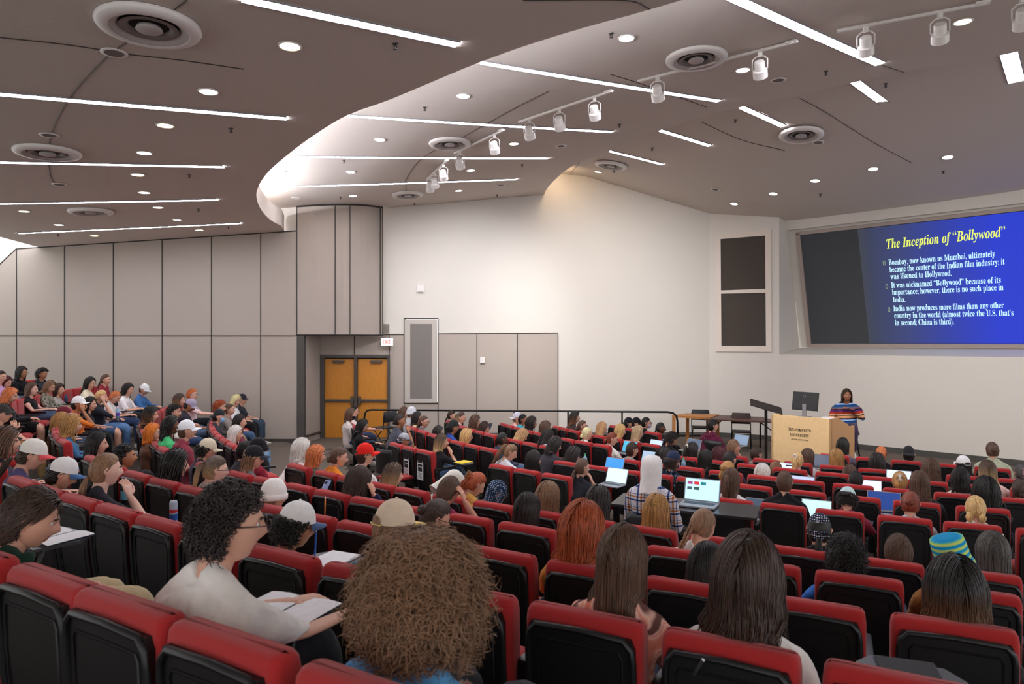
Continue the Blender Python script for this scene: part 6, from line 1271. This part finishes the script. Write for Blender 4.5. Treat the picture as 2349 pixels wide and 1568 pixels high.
# speaker behind the podium
# ---------------------------------------------------------------- podium, speaker, furniture at the front
def rotz_obj(name, P, ang): return empty(name, P, ang)
PF = Vector((5.02, 13.16, 0)); pd = math.atan2(-.715, .70); g = rotz_obj('podium', (PF.x, PF.y, 0), pd)   # local x along the front face, y away from the camera
PW, PD, PH = 1.12, 1.165, 1.15
mb = MB(); mb.box((PW/2, .02, PH/2), (PW, .04, PH), bevel=.004); mb.build('front_panel', M_MAPLE, g)
mb = MB(); prof = [(0, 0), (PD, 0), (PD, .93), (PD-.28, .93), (PD-.36, .99), (.42, 1.11), (.34, PH), (0, PH)]
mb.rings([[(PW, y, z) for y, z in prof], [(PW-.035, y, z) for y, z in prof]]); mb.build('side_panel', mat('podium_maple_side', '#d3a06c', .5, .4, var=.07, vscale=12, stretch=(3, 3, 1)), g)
mb = MB(); mb.rings([[(0, y, z) for y, z in prof], [(.035, y, z) for y, z in prof]]); mb.build('side_panel', M_MAPLE, g)
mb = MB(); mb.box((PW/2, PD/2, .90), (PW-.07, PD-.05, .03)); mb.box((PW/2, .19, 1.11), (PW-.07, .30, .025)); mb.build('desk_top', M_MAPLE, g)
bpy.context.view_layer.update()
Mi = mat('podium_ink', '#4a3423', .7)
def podt(s, z, x0, wd, size, style):
    me = text_mesh(serif(s, style), size, wd, depth=.001); me.materials.append(Mi); o = link('lettering', me, g); o.location = (x0, -.003, z); o.rotation_euler = (math.pi/2, 0, 0)
sx = lambda px: ((W(px, 784, 1).x)*1)
podt('TEXAS', .875, .33, .175, .072, 'bold'); podt('STATE', .875, .585, .175, .072, 'bold'); podt('UNIVERSITY', .775, .365, .355, .072, 'bold'); podt('The rising STAR of Texas', .705, .385, .32, .038, 'it')
mb = MB(); st = []
for i in range(10): a = math.pi/2+i*math.pi/5; r_ = .050 if i % 2 == 0 else .014; st.append((.543+r_*math.cos(a), -.004, .895+r_*math.sin(a)))
mb.add(st+[(.543, -.004, .895)], [np.array([(i, (i+1) % 10, 10) for i in range(10)])]); mb.build('star_mark', Mi, g)
tag(g, 'pale maple podium with university name and star on its front', 'podium')
def loc(gx, x, y, z=0): return gx.matrix_world @ Vector((x, y, z))
# monitor on the podium
q = loc(g, .55, .20, 1.125); m = empty('computer_monitor', q, pd-.08); MB().box((0, 0, .01), (.22, .18, .015), bevel=.005).build('base', mat('monitor_grey', '#9a9b9e', .3, metal=.5), m)
MB().box((0, -.0, .13), (.075, .03, .24), bevel=.008).build('stand', mat('monitor_grey', '#9a9b9e', .3, metal=.5), m)
R_ = Matrix.Rotation(math.radians(-10), 3, 'X'); mb = MB(); mb.box((0, .04, .30), (.50, .035, .35), R=R_, bevel=.01); mb.build('housing', M_BLACK, m); mb = MB(); mb.box((0, .062, .30), (.47, .006, .32), R=R_); mb.build('screen', mat('screen_off', '#1a2233', .1, emit='#8fa8d0', es=.3), m)
mb = MB(); mb.lathe([(.020, 0), (.020, .003), (.024, .003), (.024, 0)], 16, 0, Matrix.Translation((0, .012, .40)) @ Matrix.Rotation(math.pi/2, 4, 'X')); mb.build('emblem', mat('monitor_grey', '#9a9b9e', .3, metal=.5), m)
tag(m, 'black computer monitor seen from behind on the podium', 'monitor')
for i_, (lab, x, y, c_) in enumerate((('stack of white papers on the podium by the speaker', .96, .28, '#efedf0'),)):
    q = loc(g, x, y, 1.123); o = MB().box((0, 0, .012), (.21, .28, .022), bevel=.003).build('paper_stack', cloth(c_, .6), None, False, q, pd+.2); tag(o, lab, 'papers')
# speaker: stands leaning on a stool, faces the camera side, right hand raised
import copy as _cp
ZS = 13.95; XS = xat(1942, ZS); sa = math.pi+math.radians(-24)
POSES['speak'] = [((-.25, .04, .74), (-.06, .22, .96), (.95, .1, .25)), ((.25, .03, .72), (.22, .22, .56), (-.1, .7, -.6))]
zs0 = 0.27
LG = []
spk_o = _person('K',1942,893,'bob','dkbrown','#27557d','woman with brown bob and multicoloured striped dress speaking behind the podium',sk='b',sleeve='l',pat=('stripes',),pose='speak',pos=(XS,ZS,zs0,sa),pitch=-2,yaw=8,hi=True,dzmax=.1,pants='#3a2f4a')
for ch in list(spk_o.children):
    if ch.name.split('.')[0] in ('trousers', 'shoes', 'long_sleeved_top'):
        if ch.name.startswith('long_sleeved'): ch.scale = (1.16, 1.25, 1); ch.name = 'dress'
# stool
q = spk_o.matrix_world.translation; g = empty('stool', (XS, ZS, 0), sa)
MB().box((0, .02, .70), (.46, .42, .05), bevel=.02).build('seat', mat('stool_brown', '#3a2c26', .6), g)
for a_, b_ in ((-1, -1), (1, -1), (1, 1), (-1, 1)): MB().tube([(a_*.17, .02+b_*.15, .68), (a_*.27, .02+b_*.24, .0)], .011, 8).build('leg', M_BLACKM, g)
MB().tube([(-.21, -.165, .42), (.21, -.165, .42), (.21, .2, .42), (-.21, .2, .42), (-.21, -.165, .42)], .008, 6).build('foot_ring', M_BLACKM, g)
tag(g, 'dark bar stool under the speaker, thin black legs', 'stool')
# music-stand like lectern
ZL = 13.6; XS2 = xat(1757, ZL); g = empty('tilted_stand', (XS2, ZL, 0), -.25); MB().box((0, 0, .62), (.055, .055, 1.24), bevel=.005).build('post', M_BLACKM, g)
MB().box((0, 0, 1.26), (.62, .45, .022), R=Matrix.Rotation(math.radians(16), 3, 'Y') @ Matrix.Rotation(math.radians(12), 3, 'X'), bevel=.005).build('top_board', mat('dark_board', '#2f2825', .5), g)
MB().box((-.1, -.02, .012), (.66, .40, .024), bevel=.006).build('base_plate', M_BLACKM, g); tag(g, 'black adjustable stand with tilted dark top left of the podium', 'stand')
# brown folding table, oak table
def table(nm, corners, z, th, matt, legs, lab, legm, legr=.02, sq=False):
    P = [Vector(W(x, 784, Y)[:2]+(z,)) if False else Vector((xat(x, Y), Y, z)) for x, Y in corners]; c = sum(P, Vector())/4; c.z = 0; g = empty(nm, c)
    L = [[tuple(p_-c+Vector((0, 0, dz_))) for p_ in P] for dz_ in (0, th)]; mb = MB(); mb.rings(L); mb.build('table_top', matt, g)
    for p_ in P:
        q_ = (p_-c)*.92; q_.z = 0
        if sq: MB().box((q_.x, q_.y, z/2), (legr*2, legr*2, z)).build('leg', legm, g)
        else: MB().tube([(q_.x, q_.y, z), (q_.x, q_.y, 0)], legr, 8).build('leg', legm, g)
    if not sq:
        for a_, b_ in ((0, 3), (1, 2)):
            q1 = (P[a_]-c)*.92; q2 = (P[b_]-c)*.92; m_ = (P[a_]+P[b_]-2*c)*.5*.55
            MB().tube([(q1.x, q1.y, .42), (m_.x, m_.y, z-.01)], .012, 6).build('brace', legm, g); MB().tube([(q1.x, q1.y, .25), (q2.x, q2.y, .25)], .010, 6).build('crossbar', legm, g)
    tag(g, lab, 'table'); return g
def zd(y, z): return (EYE-z)*F/(y-CY)
podium_g = g if False else None
table('folding_table', [(1615,zd(960.5,.74)),(1796,zd(968,.74)),(1748,zd(956,.74)),(1642,zd(951,.74))], .71, .03, mat('table_brown', '#5a3a31', .5, var=.05), None, 'long dark brown folding table in front of the white wall', M_BLACKM)
table('oak_table', [(1541,zd(952,.76)),(1630,zd(957,.76)),(1650,zd(950,.76)),(1575,zd(947,.76))], .71, .05, mat('table_oak', '#b87a3c', .5, var=.08), None, 'small oak table beside the end of the handrail', mat('table_oak', '#b87a3c', .5, var=.08), .035, True)
def folding_chair(px, ybase, ang, lab, seatcol='#2a2725', backcol='#4a403c', z0=0.0, Z=None, s=1.0):
    Z = Z or (EYE-z0)*F/(ybase-CY); g = empty('folding_chair', (xat(px, Z), Z, z0), ang)
    mb = MB(); mb.rings([[(x, .02+ .06*(z-.5)-.03*math.cos(x*5)+dy, z) for x, z in ((-.21, .60), (.21, .60), (.22, .72), (.20, .86), (-.20, .86), (-.22, .72))] for dy in (0, .02)]); mb.build('backrest', cloth(backcol, .6), g, True)
    MB().box((0, -.21, .445), (.43, .42, .035), bevel=.015).build('seat', cloth(seatcol, .6), g)
    for sx_ in (-1, 1): MB().tube([(sx_*.21, .07, .80), (sx_*.215, .02, .45), (sx_*.22, -.42, .02), (sx_*.22, -.46, .0)], .012, 7).build('leg', M_BLACKM, g); MB().tube([(sx_*.205, -.36, .44), (sx_*.21, .10, .0)], .012, 7).build('leg', M_BLACKM, g)
    MB().tube([(-.22, -.33, .10), (.22, -.33, .10)], .009, 6).build('crossbar', M_BLACKM, g); tag(g, lab, 'chair'); g.scale = (s, s, s); return g
folding_chair(1607, 1018, -.2, 'grey black chair behind the oak table', '#2a2725', '#33383d', Z=17.0)
folding_chair(1700, 1020, -.3, 'dark folding chair behind the brown table', Z=16.2)
folding_chair(893, 1000, math.pi+.9, 'empty black chair in front of the right door', '#303033', '#3a3b3e', Z=16.6)
# handrail
g = empty('handrail', (0, 0, 0)); YR = lambda x: 16.85-(x-835)/720*1.2
def rp(x, y): Y = YR(x); return (xat(x, Y), Y, zat(y, Y))
mb = MB(); mb.tube([rp(836, 990), rp(836, 958), rp(837, 948), rp(842, 941), rp(852, 939.5)]+[rp(x, 939.5+(x-852)/680*5) for x in range(920, 1520, 60)]+[rp(1532, 944.5), rp(1544, 947), rp(1552, 954), rp(1554, 966), rp(1555, 998)], .024, 8, up=(0, 1, 0)); mb.build('top_rail', M_BLACKM, g, True)
for x in (921, 1061, 1180, 1303, 1427): a_ = rp(x, 944); MB().tube([a_, (a_[0], a_[1], ground(a_[0], a_[1])-.02)], .02, 8).build('post', M_BLACKM, g)
tag(g, 'long black metal handrail in front of the side wall', 'handrail')
# black chair and table in the aisle for the plaid shirt person
def black_chair(P, ang, lab, z0, par=None):
    g = empty('black_chair', (P[0], P[1], z0), ang)
    mb = MB(); mb.rings([[(x*(1-.12*abs(t)), -.02+.10*t*t*.3-.05*math.cos(x*6)+.04*(1-t), .52+.42*t) for x in np.linspace(-.23, .23, 9)]+[(x*(1-.12*abs(t)), .005+.10*t*t*.3-.05*math.cos(x*6)+.04*(1-t), .52+.42*t) for x in np.linspace(.23, -.23, 9)] for t in np.linspace(0, 1, 7)]); mb.build('backrest', M_BLACK, g, True)
    MB().box((0, .24, .44), (.46, .44, .05), bevel=.02).build('seat', M_RED, g)
    for a_, b_ in ((-1, .04), (1, .04), (-1, .44), (1, .44)): MB().tube([(a_*.2, b_, .43), (a_*.23, b_+(.04 if b_ > .2 else -.05), 0)], .012, 7).build('leg', M_BLACKM, g)
    tag(g, lab, 'chair'); return g
Rz = np.array(((math.cos(_pa), -math.sin(_pa)), (math.sin(_pa), math.cos(_pa))))
_ps = np.array((XP, ZP))
for dx_, lab in ((0, 'black chair of the plaid shirt person at the aisle table'), (-.62, 'empty black chair left of the plaid shirt person')):
    q = _ps+Rz @ np.array((dx_, -.17)); black_chair(q, _pa, lab, gpl-.02)
q = _ps+Rz @ np.array((.22, .62)); g = empty('aisle_table', (q[0], q[1], gpl-.02), _pa); MB().box((0, 0, .875), (1.45, .55, .03), bevel=.006).build('table_top', mat('black_laminate', '#2b2a2e', .35), g)
for a_ in (-.62, .62):
    MB().box((a_, 0, .43), (.05, .05, .86)).build('leg', M_BLACKM, g); MB().box((a_, 0, .015), (.06, .45, .03)).build('foot', M_BLACKM, g)
tag(g, 'black accessible table standing in the aisle', 'table')
q = cross('K', 1634, -.02); black_chair(q[0], math.atan2(q[1][1], q[1][0]), 'black chair under the maroon jacket person', floor_of('K'))
bc = W(880, 1040, 11.3); black_chair((bc.x, bc.y), -.75, 'empty black chair with red seat at the row end left of the flyers', floor_of('F'))
# laptops
def laptop(P, ang, z, lab, screen='#a9cbe6', body='#8b8f96', tilt=22, s=1.0, lid='#9a9da2', es=.9, tiles=False, fromback=False):
    g = empty('laptop', (P[0], P[1], z), ang); g.scale = (s, s, s)
    MB().box((0, 0, .009), (.33, .23, .016), bevel=.005).build('keyboard_deck', cloth(body, .4), g)
    mb = MB()
    for i in range(5): mb.box((0, -.0+.018*(2-i)+.03, .0185), (.28, .013, .002))
    mb.build('keys', M_BLACK, g)
    R_ = Matrix.Rotation(math.radians(-tilt), 3, 'X'); c = Vector((0, .115, .015)); 
    mb = MB(); mb.box(tuple(c+R_ @ Vector((0, 0, .105))), (.33, .008, .215), R=R_, bevel=.003); mb.build('lid', cloth(lid, .35), g)
    mb = MB(); mb.box(tuple(c+R_ @ Vector((0, -.005, .108))), (.31, .002, .19), R=R_); mb.build('screen', mat('lap_'+screen.strip('#')+str(es), screen, .3, emit=screen, es=es), g)
    if tiles:
        for i, c_ in enumerate(('#8a3a6a', '#b03038', '#156a6a', '#3a4a50', '#2a4a44')):
            mb = MB(); mb.box(tuple(c+R_ @ Vector((-.115+.062*(i % 3 if i < 3 else i-3), -.0065, .165 if i < 3 else .115))), (.048, .001, .028), R=R_); mb.build('window_tile', mat('tile%d' % i, c_, .5, emit=c_, es=.8), g)
    tag(g, lab, 'laptop'); return g
def row_laptop(row, px, lab, off=.62, dz=.0, **kw):
    c = cross(row, px, off)
    if c is None: print('row miss', lab); return
    P, T_, N_ = c; laptop(P, math.atan2(T_[1], T_[0]), floor_of(row)+.72+dz, lab, **kw)
q = _ps+Rz @ np.array((.36, .60)); laptop(q, _pa-.08, gpl+.875, 'open grey laptop with picture tiles on the aisle table', screen='#a8d2ee', tiles=True, s=1.12, tilt=16)
row_laptop('F', 1402, 'laptop with pale screen right of the hand on chin person', screen='#b2d6ea', dz=.03)
row_laptop('G', 1398, 'laptop with blue page below the grey tee person', screen='#2f78c8', dz=.0, off=.2+.4)
row_laptop('H', 1480, 'slim dark framed laptop right of the grey tee person', screen='#7f93a8', dz=.02, lid='#22242a', off=.66)
row_laptop('I', 1432, 'small teal laptop in front of the cream sweatshirt', screen='#2f8aa8', dz=-.02)
row_laptop('J', 1492, 'laptop with light screen right of the ash blond hair', screen='#9fb2dc', dz=-.06)
row_laptop('J', 1580, 'dark tilted laptop in front of the big curls', screen='#4a5a70', es=.3, dz=.04, off=.75)
row_laptop('K', 1690, 'grey laptop in front of the maroon jacket', screen='#6f86a0', es=.4, dz=.05, off=.7)
row_laptop('F', 1735, 'laptop with dark screen right of the white sweatshirt', screen='#44566a', es=.4, dz=-.14)
row_laptop('F', 1870, 'laptop with pale screen below the neck of the cropped hair', screen='#a9d0d0', dz=-.08)
row_laptop('G', 2028, 'laptop showing dark blue code window', screen='#1f3b7a', dz=-.11, s=1.15, es=.7)
row_laptop('H', 1836, 'small laptop beside the ear of the cropped hair person', screen='#9aa4dc', dz=-.1)
row_laptop('I', 1720, 'laptop with white page left of the platinum hair', screen='#c2d3e8', dz=-.18)
row_laptop('J', 1884, 'dark lid laptop before the wavy golden bob', screen='#4a5568', es=.3, dz=.02, off=.7, lid='#55585e')
row_laptop('I', 2062, 'pale laptop behind the front row seat', screen='#b8cfe2', dz=-.02)
row_laptop('H', 1992, 'small white laptop right of the neat black hair', screen='#c3c6e0', dz=-.07)
row_laptop('I', 1795, 'narrow laptop beside the dark shirt in the middle', screen='#b0c8e8', dz=-.06)
# writing tablets with paper for visible desks
def tablet(row, px, lab, paper='#f4f3f6', off=.0, open_book=False, zest=None, dz=0, thing='notebook'):
    c = cross(row, px, off+.52, zest)
    if c is None: print('row miss', lab); return
    P, T_, N_ = c; a_ = math.atan2(T_[1], T_[0]); z = floor_of(row)+.725+dz
    g = empty('writing_tablet', (P[0], P[1], z-.02), a_); MB().rings([[(x, y, zz) for x, y in ((-.17, -.13), (.17, -.15), (.19, .05), (.12, .14), (-.14, .14), (-.19, .05))] for zz in (0, .015)]).build('board', SM['writing_tablet'].materials[0], g); MB().tube([(.16, -.1, 0), (.19, -.16, -.12), (.2, -.2, -.2)], .012, 6).build('arm', M_BLACK, g); tag(g, 'black writing tablet under the '+lab, 'tablet desk')
    n = empty(thing, (P[0], P[1], z-.003), a_+.15)
    if open_book:
        for s_ in (-1, 1):
            mb = MB(); L = [[(s_*x, y, .012*math.sin(x/.17*2.6)+.001+dz_) for x in np.linspace(0, .17, 9)] for y in (-.12, .12) for dz_ in (0,)]; A = np.array(L); mb.add(A.reshape(-1, 3), [np.array([(i, i+1, i+10, i+9) for i in range(8)])]); mb.build('page', cloth(paper, .7), n, True)
        MB().box((0, 0, .0), (.34, .245, .004)).build('cover', cloth('#2b3142', .6), n)
    else: MB().box((0, 0, .006), (.21, .27, .01), bevel=.002).build('pages', cloth(paper, .7), n); MB().box((0, 0, 0), (.22, .28, .004)).build('cover', cloth('#44506a', .6), n)
    tag(n, lab, 'notebook')
tablet('A', 655, 'large open white book before the white t-shirt person', open_book=True, off=.08)
tablet('A', 118, 'open white papers before the dark green hoodie', open_book=True, off=.1)
tablet('B', 762, 'blue edged notebook before the white backwards cap')
tablet('B', 20, 'purple notebook of the copper bob person', paper='#6a55b0', zest=10.9, off=.1); tablet('B', 30, 'white binder of the chin on hand person at left', zest=9.3, off=.1)
tablet('C', 300, 'white sheet of the white blouse person', zest=14.6, off=.1); tablet('C', 270, 'white notebook of the ginger grey tee person', zest=13.6, off=.1)
tablet('E', 640, 'white papers of the blue masked person', off=.1, zest=8.6); tablet('F', 1062, 'yellow folder of the black tee person holding face', paper='#e6cf3e', off=.0)
tablet('F', 1960, 'pink notebook by the maroon tee person', paper='#f0d0d8'); tablet('E', 1178, 'small white page beside the polka dot scarf', off=.0)
tablet('B', 2090, 'black desk with small white note near the ombre hair', paper='#2a2b30')
# bottles, cans, pens, phones
def bottle(P, lab, h=.24, r=.035, body='#9fc3dc', cap='#3fa35f', label=None, nm='water_bottle', cat='bottle'):
    g = empty(nm, P); o = MB().lathe([(0, 0), (r, .0), (r, h*.62), (r*.95, h*.7), (r*.45, h*.86), (r*.42, h*.9)], 16).build('bottle_body', mat('plastic_'+body.strip('#'), body, .2, .6), g, True); MB().lathe([(r*.5, h*.89), (r*.5, h), (0, h)], 14).build('bottle_cap', cloth(cap, .5), g, True)
    if label: MB().lathe([(r*1.02, h*.25), (r*1.02, h*.5)], 16).build('bottle_label', cloth(label, .5), g, True)
    tag(g, lab, cat); return g
def at_row(row, px, off, dz, zest=None):
    c = cross(row, px, off, zest); P = c[0] if c else np.array((xat(px, zest or 9), zest or 9)); return (P[0], P[1], floor_of(row)+.73+dz)
bottle(at_row('G', 1342, .62, .0), 'clear water bottle with green cap by the low ponytail', label='#3f78b8'); bottle(at_row('H', 1568, .5, 0), 'green capped bottle standing behind the laptop with tiles')
bottle(at_row('G', 968, .5, .05), 'mint green flask with black lid', .27, .045, '#9fe0dc', '#222226'); bottle(at_row('C', 270, .5, 0, 13.0), 'clear bottle with purple label in the left block', label='#6a4ab0', cap='#d9c9e6')
bottle(at_row('E', 842, .6, -.05), 'dark steel tumbler beside the red cap person', .2, .04, '#6b6e76', '#8b8e95'); 
g = empty('drink_can', at_row('B', 398, .42, .0)); MB().lathe([(0, 0), (.022, 0), (.027, .012), (.027, .15), (.022, .165), (0, .165)], 18).build('can_body', cloth('#a9b6c8', .3), g, True); MB().lathe([(.0275, .03), (.0275, .075)], 18).build('blue_label', cloth('#2d5fae', .4), g, True); MB().lathe([(.0276, .085), (.0276, .105)], 18).build('red_label', cloth('#b8323c', .4), g, True); tag(g, 'slim silver and blue drink can beside the white t-shirt person', 'can')
g = empty('drink_can', at_row('B', 288, .5, .0)); MB().lathe([(0, 0), (.03, 0), (.034, .012), (.034, .15), (.028, .165), (0, .165)], 18).build('can_body', cloth('#18181c', .4), g, True); MB().lathe([(.0345, .05), (.0345, .12)], 18).build('can_label', cloth('#6fb4cf', .4), g, True); tag(g, 'black can with blue label under the raised hand', 'can')
def pen(P, d, col, lab, L=.15):
    g = empty('pen', P); d = Vector(d).normalized()*L; MB().tube([(0, 0, 0), tuple(d)], .0055, 7).build('barrel', cloth(col, .4), g, True); MB().tube([tuple(d), tuple(d*1.12)], .006, 7).build('cap', cloth('#e6e2dd', .4), g); tag(g, lab, 'pen')
q = at_row('B', 722, .42, .03); pen(q, (.05, .0, 1), '#3468c8', 'blue pen held by the white backwards cap person'); q = at_row('C', 745, .5, .02); pen(q, (0, .1, 1), '#e88a38', 'orange pencil standing up right of the white cap'); q = W(1590, 1548, 2.40); pen(q, (.7, .2, .9), '#26282a', 'black pen with yellow green tip at the bottom edge', .06)
def phone(P, ang, lab, col='#9fb4e6'): g = empty('phone', P, ang); R_ = Matrix.Rotation(math.radians(-35), 3, 'X'); MB().box((0, 0, 0), (.08, .01, .155), R=R_, bevel=.004).build('case', cloth(col, .4), g); MB().box((.02, -.007, .05), (.03, .006, .03), R=R_).build('camera_bump', M_BLACK, g); tag(g, lab, 'phone')
phone(at_row('D', 746, .35, .12), -.6, 'pale blue phone held in front of the platinum hair'); phone(at_row('H', 1124, .5, .22), -.6, 'dark phone raised by the straight dark brown hair', '#3a4252')
# flyers taped on two seat backs
for px, lab in ((934, 'white flyer taped on the seat back second left of the aisle'), (966, 'white flyer taped on the aisle end seat back')):
    c = cross('F', px, -.02); P, T_, N_ = c; a_ = math.atan2(T_[1], T_[0]); z0 = floor_of('F'); g = empty('flyer', (P[0]-N_[0]*.015, P[1]-N_[1]*.015, z0+.58), a_)
    mb = MB(); mb.rings([[(x, .012*(z*6)**2*.1-.004+dy, z) for x, z in ((-.09, -.14), (.09, -.14), (.09, .14), (-.09, .14))] for dy in (0, .002)]); mb.build('sheet', cloth('#eceef0', .7), g)
    MB().box((0, -.007, .10), (.13, .002, .035)).build('heading_bar', cloth('#222428', .7), g); MB().box((0, -.007, .035), (.12, .002, .07)).build('dark_panel', cloth('#222428', .7), g)
    for i in range(5): MB().box((0, -.007, -.03-.02*i), (.12-.01*(i % 2), .002, .007)).build('text_line', cloth('#6a6d75', .7), g)
    for s_ in (-1, 1): MB().box((s_*.07, -.006, .155), (.012, .002, .04)).build('tape', cloth('#c9ccd0', .4), g)
    tag(g, lab, 'flyer')
# backpack by the flyer seats
def bag(P, ang, lab, col='#1a1a1d', s=1.0):
    g = empty('backpack', P, ang); mb = MB(); mb.ell((0, 0, .16*s), (.16*s, .10*s, .2*s), 16); mb.build('bag_body', cloth(col, .7), g, True); mb = MB(); mb.ell((0, -.09*s, .1*s), (.11*s, .05*s, .1*s), 12); mb.build('front_pocket', cloth(col, .7), g, True)
    for s_ in (-1, 1): MB().tube([(s_*.07*s, .09*s, .3*s), (s_*.09*s, .15*s, .2*s), (s_*.08*s, .12*s, .04*s)], .012, 6, flat=.5).build('strap', cloth('#2c2c30', .6), g, True)
    tag(g, lab, 'bag')
bag(at_row('G', 962, .5, .02-.02), -.7, 'black backpack lying on a desk right of the bandana person', s=.9); bag(at_row('D', 335, .4, -.35, 8.6), -.6, 'black bag between the rows beside the updo person'); bag(at_row('A', 235, .75, -.62), -.6, 'black bag on the floor near the green hoodie person')
# ---------------------------------------------------------------- seat labels
used = {}
for rec in SEAT_LIST:
    g, row, P, ang, _ = rec; best = None
    n_ = Vector((-math.sin(ang), math.cos(ang)))
    for o, r_, pp, d, px, M in PEOPLE:
        dd = (pp-(P+n_*.22)).length
        if dd < .42 and (best is None or dd < best[0]): best = (dd, d)
    rec[4] = best
def uniq(s):
    return s
occ = {}
for rec in SEAT_LIST:
    if rec[4]: occ.setdefault(rec[4][1], []).append(rec)
done = set()
for d, rs in occ.items():
    rs.sort(key=lambda r: r[4][0]); tag(rs[0][0], ('red seat with black back of the '+d if len(d.split()) < 10 else 'red seat of the '+d if len(d.split()) < 13 else 'red seat of '+' '.join(d.split()[:13])), 'theatre seat', 'red theatre seats'); done.add(rs[0][0].name)
names = {'A': 'nearest row', 'B': 'second row from the camera', 'C': 'third row from the camera', 'D': 'fourth row from the camera', 'E': 'fifth row from the camera', 'F': 'sixth row just past the cross aisle', 'G': 'seventh row from the camera', 'H': 'eighth row from the camera', 'I': 'third row from the front', 'J': 'second row from the front', 'K': 'front row', 'L': 'last row at far left'}
cnt = {}
for rec in sorted(SEAT_LIST, key=lambda r: r[2].x/r[2].y):
    g, row = rec[0], rec[1]
    if g.name in done: continue
    cnt[row] = cnt.get(row, 0)+1; o_ = ['first', 'second', 'third', 'fourth', 'fifth', 'sixth', 'seventh', 'eighth', 'ninth', 'tenth', 'eleventh', 'twelfth', 'thirteenth', 'fourteenth', 'fifteenth', 'sixteenth', 'seventeenth', 'eighteenth'][min(17, cnt[row]-1)]
    tag(g, 'red seat without its own sitter, %s from left in the %s' % (o_, names[row]), 'theatre seat', 'red theatre seats')
